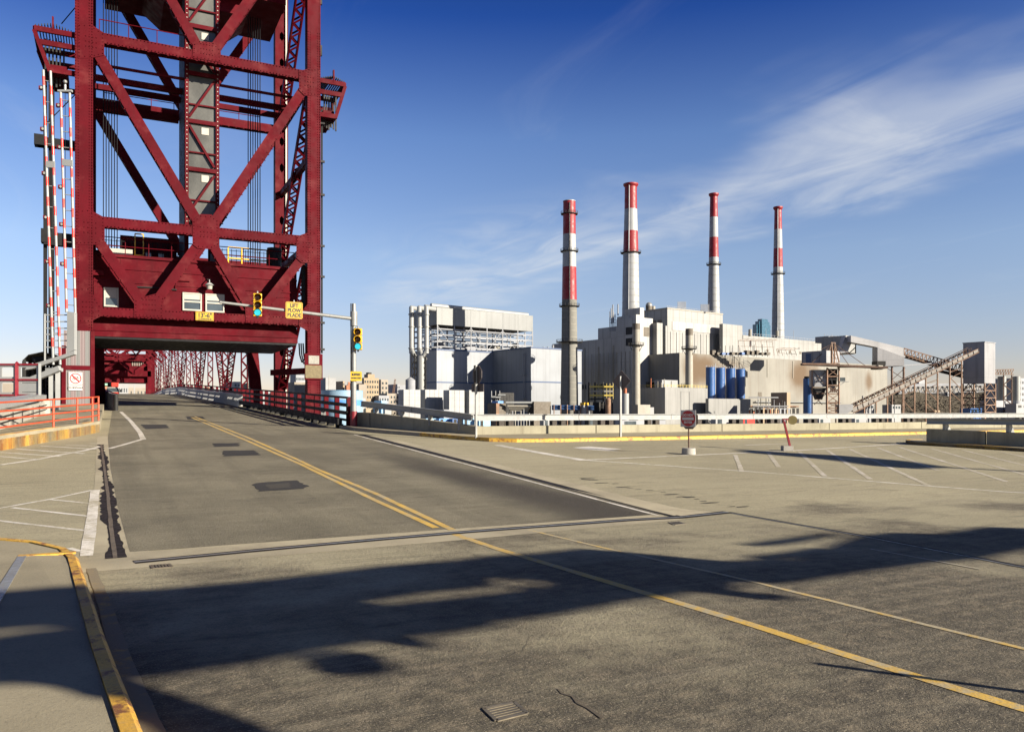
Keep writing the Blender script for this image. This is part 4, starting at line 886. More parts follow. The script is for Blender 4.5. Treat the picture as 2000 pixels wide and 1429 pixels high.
# low kerb guard under it: black steel rubbing beam on brackets
kg = thing('kerb_guard', 'low black steel kerb beam below the right bridge railing', 'kerb beam', (8.7,44,1))
for a, b in zip(seg[:5], seg[1:5]):
    m = M(); m.bar((8.74+SK(a),a,H(a)+.30),(8.74+SK(b),b,H(b)+.30),.2,.26); m.build('kerb_beam', MT['black'], kg)
n_ = 34.4
while n_ < 74: m = M(); m.box((8.7+SK(n_),n_-.1,H(n_)+.0),(9.0+SK(n_),n_+.1,H(n_)+.17)); m.build('bracket', MT['black'], kg); n_ += 1.6
p = Vector((9.0,37.6,H(37.6)+.1)); 
for i in range(2): m = M(); m.bar(p+Vector((0,i*.45,0)), p+Vector((.05,i*.45+.4,.55)), .12,.1); tag(m.build('loose_bracket', MT['galv']), ('pale upright steel bracket lying against the bridge railing','pale tilted steel bracket lying against the bridge railing')[i], 'bracket')
# white jersey style balustrade further on
wb = thing('white_barrier', 'white ribbed barrier along the right edge of the bridge road', 'barrier', (8.8,70,2))
n_ = 63.0
while n_ < 172:
    st = .85 if n_ < 100 else 2.2; x = 8.55+SK(n_); z = H(n_)
    m = M(); m.hexa([(x+.33,n_,z),(x+.33,n_+.3,z),(x-.12,n_+.3,z)], [(x+.33,n_,z+.85),(x+.33,n_+.3,z+.85),(x+.02,n_+.3,z+.85)]); m.build('barrier_rib', MT['brightwhite'], wb); n_ += st
for a, b in ((63,76),(76,90),(90,110),(110,130),(130,150),(150,172)):
    m = M(); m.bar((8.82+SK(a),a,H(a)+.88),(8.82+SK(b),b,H(b)+.88),.12,.07); m.build('barrier_cap', MT['brightwhite'], wb)
# left guide barrier on the bridge
lb = thing('median_guard', 'curved white and grey guard barrier on the left edge of the bridge road', 'barrier', (.45,54.5,1.6))
Q = [(.28,54.6),(.02,58),(-.1,64),(-.42,72),(-.75,84),(-1.0,96),(-1.1,108),(-.9,118)]
for a, b in zip(Q, Q[1:]):
    m = M(); m.hexa([(a[0]-.12,a[1],H(a[1])),(a[0]+.12,a[1],H(a[1])),(b[0]+.12,b[1],H(b[1])),(b[0]-.12,b[1],H(b[1]))], [(a[0]-.08,a[1],H(a[1])+1.0),(a[0]+.08,a[1],H(a[1])+1.0),(b[0]+.08,b[1],H(b[1])+1.0),(b[0]-.08,b[1],H(b[1])+1.0)]); m.build('guard_panel', MT['white'], lb)
    for h in (.35, .72, 1.02): m = M(); m.bar((a[0]+.11,a[1],H(a[1])+h),(b[0]+.11,b[1],H(b[1])+h),.03,.05); m.build('guard_rail_tube', MT['dark'], lb)
m = M(); m.cyl((.3,54.45,H(54.4)),(.3,54.45,H(54.4)+1.0),.13,n=18); m.build('end_nose', MT['dark'], lb, True)
# covered footway left of the tower
fw = thing('covered_footway', 'dark covered footway with handrails left of the tower column', 'footway', (-4,58,2))
for k in range(12):
    n = 56+4*k; 
    for x in (-4.6, -2.7): m = M(); m.box((x-.08,n-.08,H(n)),(x+.08,n+.08,H(n)+3.0)); m.build('post', MT['dark'], fw)
    if k < 11:
        for x in (-4.6, -2.7):
            for h in (.35,.7,1.05,1.4): m = M(); m.cyl((x,n,H(n)+h),(x,n+4,H(n+4)+h),.03,n=6); m.build('handrail', MT['dark'], fw)
        m = M(); m.box((-4.72,n,H(n)+.0),(-4.68,n+3.9,H(n)+2.9)); m.build('screen_panel', MT['dark'], fw)
        m = M(); pts = [(-4.7,2.9),(-4.4,3.25),(-3.65,3.45),(-2.9,3.25),(-2.6,2.9)]
        for (xa, za), (xb, zb) in zip(pts, pts[1:]): m.hexa([(xa,n,H(n)+za),(xb,n,H(n)+zb),(xb,n+4,H(n+4)+zb),(xa,n+4,H(n+4)+za)], [(xa,n,H(n)+za+.05),(xb,n,H(n)+zb+.05),(xb,n+4,H(n+4)+zb+.05),(xa,n+4,H(n+4)+za+.05)])
        m.build('roof_sheet', MT['dark'], fw)
# approaching truck
tk = thing('red_truck', 'red and dark truck driving over the crest of the bridge', 'truck', (.45,170,H(170)))
X, Yk, Z = -.8, 170, H(170)
m = M(); m.hexa([(X,Yk,Z+.5),(X+2.4,Yk,Z+.5),(X+2.4,Yk+5,Z+.5),(X,Yk+5,Z+.5)], [(X+.1,Yk+.2,Z+1.75),(X+2.3,Yk+.2,Z+1.75),(X+2.3,Yk+5,Z+1.75),(X+.1,Yk+5,Z+1.75)]); m.build('cab', MT['stripe'], tk, bevel=.08)
m = M(); m.hexa([(X+.1,Yk+.22,Z+1.76),(X+2.3,Yk+.22,Z+1.76),(X+2.3,Yk+4,Z+1.76),(X+.1,Yk+4,Z+1.76)], [(X+.25,Yk+.9,Z+2.75),(X+2.15,Yk+.9,Z+2.75),(X+2.15,Yk+4,Z+2.75),(X+.25,Yk+4,Z+2.75)]); m.build('cab_top', MT['cream'], tk, bevel=.08)
m = M(); m.hexa([(X+.25,Yk+.2,Z+1.85),(X+2.15,Yk+.2,Z+1.85),(X+2.1,Yk+.3,Z+1.85),(X+.3,Yk+.3,Z+1.85)], [(X+.35,Yk+.72,Z+2.6),(X+2.05,Yk+.72,Z+2.6),(X+2.05,Yk+.8,Z+2.6),(X+.35,Yk+.8,Z+2.6)]); m.build('windscreen', MT['glass'], tk)
m = M(); m.cyl((X+.3,Yk+3.8,Z+3.2),(X+2.1,Yk+3.8,Z+3.2),.6,n=14); m.build('hose_reel', MT['black'], tk); m = M(); m.box((X+1.0,Yk+3.0,Z+2.9),(X+2.2,Yk+3.3,Z+3.7)); m.build('load', MT['stripe'], tk)
for x in (X+.05, X+2.05):
    m = M(); m.cyl((x,Yk+1.1,Z+.5),(x+.3,Yk+1.1,Z+.5),.5,n=16); m.build('wheel', MT['rubber'], tk); m = M(); m.box((x,Yk-.03,Z+.75),(x+.3,Yk-.001,Z+1.0)); m.build('headlight', MT['winglass'], tk)
m = M(); m.box((X-.3,Yk+.5,Z+1.8),(X-.05,Yk+.6,Z+2.3)); m.build('mirror', MT['black'], tk); m = M(); m.box((X+2.45,Yk+.5,Z+1.8),(X+2.7,Yk+.6,Z+2.3)); m.build('mirror', MT['black'], tk)
# ================================================================ signals, signs, gates and railings in front of the tower
X3 = Vector((1,0,0)); Z3 = Vector((0,0,1)); CR = Vector((CA,-SA,0)); CD = Vector((SA,CA,0))     # picture right, picture depth
def plate(name, c, w, h, rt, mat, par, th=.012, shape='rect', rot=0):
    """flat sign blank centred at c, facing -(rt x up) side; returns outward normal"""
    rt = Vector(rt).normalized(); n_ = rt.cross(Z3); m = M()
    if shape == 'rect': k = .06*min(w, h); P = [(-w/2+k,-h/2),(w/2-k,-h/2),(w/2,-h/2+k),(w/2,h/2-k),(w/2-k,h/2),(-w/2+k,h/2),(-w/2,h/2-k),(-w/2,-h/2+k)]
    elif shape == 'oct': r = h/2/math.cos(math.pi/8); P = [(r*math.cos(math.pi/8+i*math.pi/4)*w/h, r*math.sin(math.pi/8+i*math.pi/4)) for i in range(8)]
    elif shape == 'dia': P = [(0,-h/2),(w/2,0),(0,h/2),(-w/2,0)]
    else: P = [(w/2*math.cos(i*math.pi/16), h/2*math.sin(i*math.pi/16)) for i in range(32)]
    m.prism([Vector(c)+rt*a+Z3*b for a, b in P], n_*th); return m.build(name, mat, par), n_
# ------------------------------------------------ signal pole with mast arm
PX, PY = 9.22, 33.45; pz = H(PY)
sp_ = thing('signal_pole', 'pale grey traffic signal pole with long mast arm over the bridge road', 'signal pole', (PX,PY,pz))
ztop = 1.65+208/F*toc((PX,PY))[1]
m = M(); m.cyl((PX,PY,pz),(PX,PY,ztop),.125,.085,18); m.build('shaft', MT['galv'], sp_, True)
m = M(); m.cyl((PX,PY,pz),(PX,PY,pz+.75),.15,n=18); m.build('base_sleeve', MT['red2'], sp_, True)
a0 = Vector((PX,PY,5.52)); a1 = TN(429, 590, PY)
m = M(); m.cyl(a0, a1, .075, .05, 14); m.build('mast_arm', MT['galv'], sp_, True)
m = M(); m.cyl(a0-Z3*.3, a0+Z3*.3, .15, n=16); m.build('arm_clamp', MT['galv'], sp_, True)
m = M(); m.bar((PX-.13,PY-.02,1.2),(PX-.13,PY-.02,ztop),.035,.035); m.build('cable_duct', MT['black'], sp_)
def signal(name, label, c, rt, w=.33, h=.93):
    t = thing(name, label, 'traffic light', c-Z3*h/2); rt = Vector(rt).normalized(); n_ = rt.cross(Z3)   # n_ = outward (towards viewer)
    n_ = n_ if n_.y < 0 else -n_
    for k, zz in enumerate((h/3, 0, -h/3)):
        cc = c+Z3*zz; m = M(); P = [cc+rt*a+Z3*b for a, b in ((-w/2,-h/6+.012),(w/2,-h/6+.012),(w/2,h/6-.012),(-w/2,h/6-.012))]; m.prism(P, -n_*.2); ho = m.build('housing', MT['yellow_sig'], t, bevel=.02)
        r = .125; m = M(); m.cyl(cc+n_*.004, cc+n_*.012, r+.012, n=20); m.build('lens_rim', MT['black'], ho)
        m = M(); m.cyl(cc+n_*.013, cc+n_*.03, r, r*.8, 20); m.build('lens', MT['green_lit'] if k == 2 else MT['lens_off'], ho, True)
        m = M(); ns = 18
        for i in range(ns):
            t0, t1 = math.pi*(-.2+1.4*i/ns), math.pi*(-.2+1.4*(i+1)/ns); q = []
            for tt in (t0, t1):
                e = rt*math.cos(tt)+Z3*math.sin(tt); q.append((cc+e*(r+.015), cc+e*(r+.015)+n_*.22-Z3*.03, cc+e*(r+.028)+n_*.22-Z3*.03, cc+e*(r+.028)))
            m.hexa([q[0][0],q[0][1],q[0][2],q[0][3]], [q[1][0],q[1][1],q[1][2],q[1][3]])
        m.build('visor', MT['yellow_sig'] if k < 2 else MT['black'], ho)
    m = M(); m.cyl(c+Z3*h/2-n_*.1, c+Z3*(h/2+.09)-n_*.1, .03, n=8); m.build('top_cap', MT['galv'], t); m = M(); m.cyl(c-Z3*h/2-n_*.1, c-Z3*(h/2+.06)-n_*.1, .04, n=8); m.build('bottom_cap', MT['dark'], t)
    return t
signal('traffic_light', 'yellow traffic light with green lit on the mast arm over the road', TN(503, 595, PY-.2), (1,-.12,0))
signal('traffic_light', 'yellow traffic light with green lit on the side of the signal pole', TN(699, 662, PY-.3), (.93,-.36,0))
# signs on the mast
c = TN(574.5, 606, PY-.12); sg = thing('plow_sign', 'yellow sign about plow blades hanging on the mast arm', 'sign', c)
_, nn = plate('sign_plate', c, .68, .68, (1,0,0), MT['yellow_sign'], sg)
for k_, w_ in enumerate(('LIFT', 'PLOW', 'BLADE')): lettering(w_, .205, MT['ink'], sg, c+Vector((0,-.018,.195-.195*k_)), (1,0,0), (0,0,1), sx=.9, offset=.007)
m = M(); s_ = .31
for q in ((-s_,-s_,s_,-s_+.012),(-s_,s_-.012,s_,s_),(-s_,-s_,-s_+.012,s_),(s_-.012,-s_,s_,s_)): m.box((c.x+q[0],c.y-.0155,c.z+q[1]),(c.x+q[2],c.y-.0125,c.z+q[3]))
m.build('border_line', MT['ink'], sg); m = M(); m.box((c.x-.02,c.y+.001,c.z-.3),(c.x+.02,c.y+.05,c.z+.42)); m.build('bracket', MT['galv'], sg)
c = TN(695.5, 734.5, PY-.16); sg = thing('slippery_sign', 'small yellow sign about slippery road strapped to the signal pole', 'sign', c)
plate('sign_plate', c, .48, .4, (1,-.1,0), MT['yellow_sign'], sg)
lettering('SLIPPERY', .115, MT['ink'], sg, c+Vector((-.002,-.02,.07)), (1,-.1,0), (0,0,1), sx=.8, offset=.006); lettering('WHEN WET', .08, MT['ink'], sg, c+Vector((-.002,-.018,-.08)), (1,-.1,0), (0,0,1), sx=.95, offset=.005)
# ------------------------------------------------ posts with sign backs at the parapet
def post(m, p, z1, w=.07): m.box((p.x-w/2,p.y-w/2,p.z-.05),(p.x+w/2,p.y+w/2,z1))
p = R(930, 853, .13); pz_ = p.z
sg = thing('stop_sign', 'back of an octagonal sign and small plate on a thin post at the wall corner', 'sign', p)
Yd = toc(p)[1]; zt = CAMZ+(V0-713)/F*Yd; m = M(); post(m, p, zt, .065); m.build('post', MT['galv'], sg)
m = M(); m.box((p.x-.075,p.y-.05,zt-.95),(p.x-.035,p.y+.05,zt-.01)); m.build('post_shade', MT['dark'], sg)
c = p.copy(); c.z = zt-.33; c.x += .05; plate('octagon_blank', c, .62, .62, (.12,-1,0), MT['alu_back'], sg, shape='oct')
c = p.copy(); c.z = zt-.80; c.x += .06; plate('lower_blank', c, .62, .28, (.35,-1,0), MT['alu_back'], sg)
p = R(1212, 853, .13); sg = thing('diamond_sign', 'back of a diamond shaped warning sign on a thin post at the parapet', 'sign', p)
Yd = toc(p)[1]; zt = CAMZ+(V0-724)/F*Yd; m = M(); post(m, p, zt-.2, .065); m.build('post', MT['galv'], sg); c = p.copy(); c.z = zt-.38; c.x += .05; plate('diamond_blank', c, .78, .8, (.42,-1,0), MT['alu_back'], sg, shape='dia')
# ------------------------------------------------ do not enter sign in a concrete tub
p = R(1345, 887); sg = thing('do_not_enter_sign', 'red and white no entry sign on a post in a round concrete base', 'sign', p); Yd = toc(p)[1]
m = M(); m.cyl(p, p+Z3*.19, .205, .2, 28); m.build('concrete_base', MT['basec'], sg, True, bevel=.01)
zc = CAMZ+(V0-817)/F*Yd; m = M(); m.cyl(p+Z3*.19, (p.x,p.y,zc+.2), .022, n=10); m.build('post', MT['rustdark'], sg)
rt_ = Vector((.403,-.917,0)); nn = -rt_.cross(Z3); nn = nn if nn.dot(CD) < 0 else -nn; rt_ = Z3.cross(nn)*1.0
rt_ = rt_ if rt_.dot(CR) > 0 else -rt_; cc = Vector((p.x,p.y,zc))
m = M(); s_ = .25; m.prism([cc+nn*.03+rt_*a+Z3*b for a, b in ((-s_,-s_),(s_,-s_),(s_,s_),(-s_,s_))], nn*.008); m.build('white_blank', MT['signwhite'], sg)
m = M(); m.cyl(cc+nn*.039, cc+nn*.042, .235, n=36); m.build('red_disc', MT['signred'], sg)
m = M(); m.prism([cc+nn*.0425+rt_*a+Z3*b for a, b in ((-.19,-.045),(.19,-.045),(.19,.035),(-.19,.035))], nn*.002); m.build('white_bar', MT['signwhite'], sg)
lettering('DO NOT', .095, MT['signwhite'], sg, cc+nn*.0435+Z3*.105, rt_, Z3, sx=.95, offset=.004); lettering('ENTER', .095, MT['signwhite'], sg, cc+nn*.0435-Z3*.115, rt_, Z3, sx=.95, offset=.004)
r = .31; m = M(); m.prism([cc-nn*.03+rt_*(r*math.cos(math.pi/8+i*math.pi/4)+.0)+Z3*(r*math.sin(math.pi/8+i*math.pi/4)-.03) for i in range(8)], -nn*.008); m.build('octagon_blank', MT['alu_back'], sg)
# ------------------------------------------------ leaning red post with round reflector
p = R(1540, 881); sg = thing('leaning_marker', 'leaning red post with round tan disc in a small concrete block', 'marker post', p); Yd = toc(p)[1]
def at(u, v, dY=0): return W(u, v, Yd+dY)
m = M(); b0 = p-CR*.16; m.prism([b0, b0+CR*.32, b0+CR*.32+CD*.28, b0+CD*.28], Z3*.17); m.build('concrete_base', MT['basec'], sg, bevel=.012)
m = M(); m.bar(at(1543,872,.1), at(1531,822,.1), .06,.06,up=CD); m.build('post', MT['red2'], sg)
m = M(); m.bar(at(1528,818.5,.1), at(1540,818.5,.1), .05,.05); m.build('top_arm', MT['red2'], sg)
cc = at(1548,820,.05); nn = Vector((-CD.x*.9-CR.x*.25,-CD.y*.9-CR.y*.25,0)).normalized(); m = M(); m.cyl(cc, cc-nn*.07, .145, n=30); m.build('disc_rim', MT['signred'], sg, True); m = M(); m.cyl(cc+nn*.0012, cc+nn*.006, .143, n=30); m.build('disc', MT['tan'], sg)
# ------------------------------------------------ raised barrier gates left of the tower
GY = 38.0
def gate(label, l0, l1, r0, r1, arms, lamps, cap):
    t = thing('barrier_gate', label, 'barrier gate', W(l1[0], 800, GY), 'raised barrier gates by the tower')
    for a, b in ((l0, l1), (r0, r1)):
        A, B = W(*a, GY), W(*b, GY); m = M(); m.cyl(A, B, .058, n=12); ro = m.build('striped_rail', MT['white'], t, True)
        L_ = (B-A).length; k = 0; s_ = .3+(.4 if a is r0 else 0)
        while s_+.42 < L_:
            p0, p1 = A.lerp(B, s_/L_), A.lerp(B, (s_+.43)/L_); m = M(); m.cyl(p0, p1, .0605, n=12); m.build('red_band', MT['stripe'], ro, True); s_ += .95
    n_ = 14
    for i in range(n_):
        f = (i+.5)/n_; A = W(*l0, GY).lerp(W(*l1, GY), f); B = W(*r0, GY).lerp(W(*r1, GY), f); m = M(); m.cyl(A, B, .022, n=6); m.build('cross_bar', MT['white'], t)
    for f in lamps:
        A = W(*l0, GY).lerp(W(*l1, GY), f); m = M(); m.prism([A-CR*.25-Z3*.08, A-CR*.05-Z3*.08, A-CR*.05+Z3*.1, A-CR*.25+Z3*.1], CD*.12); lo_ = m.build('warning_lamp', MT['red2'], t); m = M(); m.cyl(A-CR*.1-CD*.01, A-CR*.1-CD*.04, .06, n=10); m.build('lamp_lens', MT['winglass'], lo_)
    f = .32; A = W(*l0, GY).lerp(W(*l1, GY), f); B = W(*r0, GY).lerp(W(*r1, GY), f); m = M(); m.prism([A-Z3*.15, B-Z3*.15+CR*.08, B+Z3*.15+CR*.08, A+Z3*.15], -CD*.06); m.build('sign_plate', MT['white'], t)
    for i, poly in enumerate(arms): m = M(); m.prism([W(u, v, GY-.12) for u, v in poly], CD*.24); m.build('counterweight_arm', MT['white'], t)
    if cap:
        m = M(); c0 = W((l0[0]+r0[0])/2, l0[1]-2, GY); m.bar(c0-CR*.33, c0+CR*.33, .12,.09); m.cyl(c0, c0+Z3*.3, .05, n=8); m.build('end_plate', MT['white'], t)
        m = M(); m.ball(c0+Z3*.44, .09); m.build('finial', MT['galv'], t, True)
        m = M(); m.cyl(c0, W(128,600,GY), .012, n=5); m.build('cable', MT['rope'], t)
    return t
gate('outer raised barrier gate with red and white striped rails, farther from the tower column', (84.5,137), (104,712), (98.5,139), (117.5,712), [[(42,745),(60,735),(113,714),(116,723),(60,747)]], (.06,.2,.35,.5,.65,.8), False)
g2 = gate('inner raised barrier gate with finial on top, close against the tower column', (118.5,180), (130,610), (136,182), (147,612), [[(131,608),(145,610),(145,683),(131,690)],[(145,684),(145,692),(62,720),(48,722),(54,714),(131,690)]], (.06,.25,.43,.6,.78), True)
m = M()
for v in (615,628,641,653,665,678): m.bar(W(88,v,GY), W(131,v,GY), .05,.05)
m.bar(W(88,613,GY), W(88,704,GY), .07,.07); m.build('counterweight_cage', MT['white'], g2)
m = M(); m.prism([W(62,698,GY+1), W(90,696,GY+1), W(90,707,GY+1), W(62,707,GY+1)], CD*.5); tag(m.build('gate_machinery_box', MT['black'], None, bevel=.02), 'black machinery box beside the white barrier gate arms', 'machine box')
m = M()
for u in (100, 113): m.bar(W(u,722,GY+.3), W(u,800,GY+.3), .2,.2)
m.bar(W(92,722,GY+.3), W(120,722,GY+.3), .3,.16); m.build('gate_stand', MT['white'], g2)
# ------------------------------------------------ maroon framed screen with white panels
FY = 33.5
fs = thing('framed_screen', 'maroon framed screen with white panels at the left edge of the picture', 'screen', W(33,795,FY))
def WF(u, v): return W(u, v, FY)
m = M(); m.bar(WF(33,792), WF(33,709), .13,.13); m.build('post', MT['red2'], fs); m = M(); m.hexa([WF(30.6,709)-CD*.06,WF(35.4,709)-CD*.06,WF(35.4,709)+CD*.06,WF(30.6,709)+CD*.06],[WF(32.6,705.5)-CD*.01,WF(33.4,705.5)-CD*.01,WF(33.4,705.5)+CD*.01,WF(32.6,705.5)+CD*.01]); m.build('post_cap', MT['red2'], fs)
for v in (711.5, 741.5, 771.5):
    for a, b in ((-40,31.6),(34.4,75)): m = M(); m.bar(WF(a,v), WF(b,v), .1,.075); m.build('rail', MT['red2'], fs)
def wframe(u0, u1, v0, v1, fill):
    m = M(); t = 4.5
    for q in ((u0,v0,u1,v0+t*.8),(u0,v1-t*.8,u1,v1),(u0,v0+t*.8,u0+t,v1-t*.8),(u1-t,v0+t*.8,u1,v1-t*.8)): m.prism([WF(q[0],q[1]),WF(q[2],q[1]),WF(q[2],q[3]),WF(q[0],q[3])], CD*.04)
    if fill: m.prism([WF(u0+t,v0+t),WF(u1-t,v0+t),WF(u1-t,v1-t),WF(u0+t,v1-t)], CD*.02)
    m.build('white_panel', MT['white'], fs)
for u0, u1 in ((-40,-2),(-1,30.5),(36,75.5)):
    for v0, v1 in ((713.5,739.5),(743.5,769.5),(773.5,790)): wframe(u0, u1, v0, v1, u0 > 30 and v0 > 740)
m = M(); m.bar(WF(77.8,790), WF(77.8,710), .1,.1); m.build('end_post', MT['white'], fs)
# ------------------------------------------------ cream parapet on the left walk
lp = thing('cream_parapet', 'cream painted parapet with pipe rail behind the orange railing', 'parapet', (-2.7,33,1.2))
def lx(n): return -2.95+(n-27.8)*.037
for a, b in ((18,24),(24.03,30),(30.03,35),(35.03,39.8)):
    m = M(); m.hexa([(lx(a)-.2,a,H(a)+.38),(lx(a),a,H(a)+.38),(lx(b),b,H(b)+.38),(lx(b)-.2,b,H(b)+.38)], [(lx(a)-.2,a,H(a)+.92),(lx(a),a,H(a)+.92),(lx(b),b,H(b)+.92),(lx(b)-.2,b,H(b)+.92)]); m.build('wall_panel', MT['cream'], lp, bevel=.01)
    for h in (.62, .8): m = M(); m.cyl((lx(a)+.07,a,H(a)+h),(lx(b)+.07,b,H(b)+h),.018,n=6); m.build('pipe_rail', MT['dark'], lp)
    for nn_ in (a+.3, (a+b)/2): m = M(); m.bar((lx(nn_)+.05,nn_,H(nn_)+.41),(lx(nn_)+.05,nn_,H(nn_)+.85),.03,.03); m.build('rail_stub', MT['dark'], lp)
m = M(); m.box((lx(40)-.25,39.85,H(40)+.38),(lx(40)+.16,40.35,H(40)+1.0)); m.build('end_pier', MT['cream'], lp)
m = M()
for a, b in ((18,39.8),): m.hexa([(lx(a)-.35,a,H(a)+1.03),(lx(a)+.05,a,H(a)+1.03),(lx(b)+.05,b,H(b)+1.03),(lx(b)-.35,b,H(b)+1.03)], [(lx(a)-.35,a,H(a)+1.28),(lx(a)+.05,a,H(a)+1.22),(lx(b)+.05,b,H(b)+1.22),(lx(b)-.35,b,H(b)+1.28)])
m.build('beam_rail', MT['white'], lp)
# ------------------------------------------------ orange railing on the rusty kerb
og = thing('orange_railing', 'bright orange tubular railing on the rust stained yellow kerb', 'railing', (-1.5,29.3,1.1))
OP = [(-5.4,18.9),(-4.68,19.4),(-3.75,22.3),(-2.78,25.35),(-2.1,27.6),(-1.62,29.35),(-1.02,31.3),(-.58,32.6),(-.4,33.7)]
for i, (a, b) in enumerate(zip(OP, OP[1:])):
    for h in (.88, .64, .42, .2): m = M(); m.cyl((*a,H(a[1])+LH+h),(*b,H(b[1])+LH+h),.026,n=8); m.build('rail', MT['orange'], og, True)
for x, y in (OP[1], OP[3], OP[5], OP[6], OP[7], OP[8]): m = M(); m.cyl((x,y,H(y)+LH),(x,y,H(y)+LH+.9),.032,n=8); m.build('post', MT['orange'], og, True)
# ================================================================ power station across the channel
GZ = -6.4
PP = Vector((math.cos(math.radians(PANG)), math.sin(math.radians(PANG)), 0)); PQ = Vector((-PP.y, PP.x, 0))
def reach(C, d, u):
    """distance from C along d until it projects on picture column u"""
    X, Y = toc(C); dx, dy = toc(d); k = (u-U0)/F; return (k*Y-X)/(dx-k*dy)
def block(C, lp, lq, z0, z1):
    """C: near corner (x,y); runs lp along the facade, lq away from the camera"""
    a = Vector((C.x, C.y, 0)); r = [a, a+PP*lp, a+PP*lp+PQ*lq, a+PQ*lq]; m = M()
    return m.hexa([(p.x,p.y,z0) for p in r], [(p.x,p.y,z1) for p in r])
def Cn(u, v, Y): return W(u, v, Y)
def pbox(u0, Y0, vt, u1, uL, mat, par, name='wall_block', z0=GZ, lq=None, zt=None):
    C = W(u0, vt, Y0); lp = reach(C, PP, u1); q = lq if lq is not None else reach(C, PQ, uL)
    block(C, lp, q, z0, C.z if zt is None else zt).build(name, mat, par); return C, lp, q
def trim(C, lp, lq, z, h, mat, par, name='trim', pr=.25):
    A = Vector((C.x, C.y, 0))-PP*pr-PQ*pr; block(A, lp+2*pr, lq+2*pr, z-h/2, z+h/2).build(name, mat, par)
def prect(C, s0, s1, z0, z1, mat, par, name, pr=.15, d=None):
    """panel on the facade through C, from s0 to s1 along it"""
    A = Vector((C.x, C.y, 0))+PP*s0-PQ*pr; block(A, s1-s0, d or pr*.98, z0, z1).build(name, mat, par)
def plrect(C, s0, s1, z0, z1, mat, par, name, pr=.15):
    """panel on the left (end) face through C, s along PQ"""
    A = Vector((C.x, C.y, 0))+PQ*s0-PP*pr; block(A, pr*.98, s1-s0, z0, z1).build(name, mat, par)
# ------------------------------------------------ stacks
def ring(par, c, z, r, ro, mat=None, rails=True, name='platform'):
    m = M(); m.cyl((c.x,c.y,z-.25),(c.x,c.y,z+.05),r+ro,n=28); po = m.build(name, mat or MT['dark'], par)
    if rails:
        m = M(); k = 20
        for i in range(k):
            a0, a1 = 2*math.pi*i/k, 2*math.pi*(i+1)/k; p0 = Vector((c.x+math.cos(a0)*(r+ro),c.y+math.sin(a0)*(r+ro),z)); p1 = Vector((c.x+math.cos(a1)*(r+ro),c.y+math.sin(a1)*(r+ro),z))
            m.bar(p0, p0+Z3*1.2, .09,.09); m.bar(p0+Z3*1.2, p1+Z3*1.2, .09,.09); m.bar(p0+Z3*.6, p1+Z3*.6, .06,.06)
        m.build('platform_rail', MT['dark'], po)
def stack(label, u, Y, bands, widths, rings, cap, ladder=True, z0=GZ):
    """bands: (v_top, v_bottom, material); widths: (v, px)"""
    c = W(u, 800, Y); t = thing('power_station_stack', label, 'chimney', (c.x,c.y,z0), 'tall banded stacks of the power station')
    def zz(v): return CAMZ+(V0-v)/F*Y
    def rr(v):
        ws = widths
        if v <= ws[0][0]: return ws[0][1]/2/F*Y
        for (v0, w0), (v1, w1) in zip(ws, ws[1:]):
            if v <= v1: return (w0+(w1-w0)*(v-v0)/(v1-v0))/2/F*Y
        return ws[-1][1]/2/F*Y
    for vt, vb, mat in bands:
        k = max(1, int((vb-vt)/60)); m = M()
        for i in range(k):
            a = vt+(vb-vt)*i/k; b = vt+(vb-vt)*(i+1)/k; m.cyl((c.x,c.y,max(z0, zz(b))),(c.x,c.y,zz(a)),rr(b),rr(a),40)
        m.build('stack_section', mat, t, True)
    for v, ro in rings: ring(t, c, zz(v), rr(v), ro)
    if cap:
        vt = bands[0][0]; m = M(); m.cyl((c.x,c.y,zz(vt+5)),(c.x,c.y,zz(vt+1)),rr(vt),rr(vt)+.9,40); m.cyl((c.x,c.y,zz(vt+1)),(c.x,c.y,zz(vt-1.5)),rr(vt)+.9,n=40); m.build('flared_cap', MT['stackred'], t, True)
    else:
        m = M(); m.cyl((c.x,c.y,zz(bands[0][0])),(c.x,c.y,zz(bands[0][0]-1.2)),rr(bands[0][0])*1.04,n=40); m.build('rim', MT['stackwhite'], t)
    v = bands[2][1]+10; seam = M()
    while v < bands[-1][1]-6: seam.cyl((c.x,c.y,zz(v)-.08),(c.x,c.y,zz(v)+.08),rr(v)+.07,n=40); v += 12.6
    seam.build('joint_rings', MT['ivory'], t)['kind'] = 'stuff'
    if ladder:
        m = M(); d = (-CD*.93-CR*ladder).normalized()
        for i in range(30):
            va = bands[0][0]+4+(bands[-1][1]-bands[0][0]-6)*i/30; vb = bands[0][0]+4+(bands[-1][1]-bands[0][0]-6)*(i+1)/30; e = Vector((c.x,c.y,0))
            p0 = e+d*(rr(va)+.25); p1 = e+d*(rr(vb)+.25); p0.z = zz(va); p1.z = max(z0, zz(vb)); m.bar(p0, p1, .5,.4)
        m.build('ladder', MT['dark'] if ladder < .1 else MT['fargrey'], t)
    return t
SR, SW_, SC = MT['stackred'], MT['stackwhite'], MT['stackc']
stack('nearest stack with red and white top over a bare concrete shaft', 1112, 400, [(394,458,SR),(458,522,SW_),(522,586,SR),(586,830,SC)], [(394,24),(458,25),(586,29),(640,30),(800,35)], [(418,1.1),(491,1.1),(598,1.3),(668,2.6)], False, .02)
stack('tallest looking stack, second from the left, rising behind the white boiler tower', 1232, 490, [(361,409,SR),(409,452,SW_),(452,493,SR),(493,690,SW_)], [(361,23.5),(409,24.5),(493,29.5),(600,34)], [(494,1.6)], True, .38)
stack('third stack from the left, slender with platform below the red band', 1394, 515, [(380,424.5,SR),(424.5,464,SW_),(464,503,SR),(503,690,SW_)], [(380,14),(503,18.5),(610,24)], [(517,1.4)], True, False)
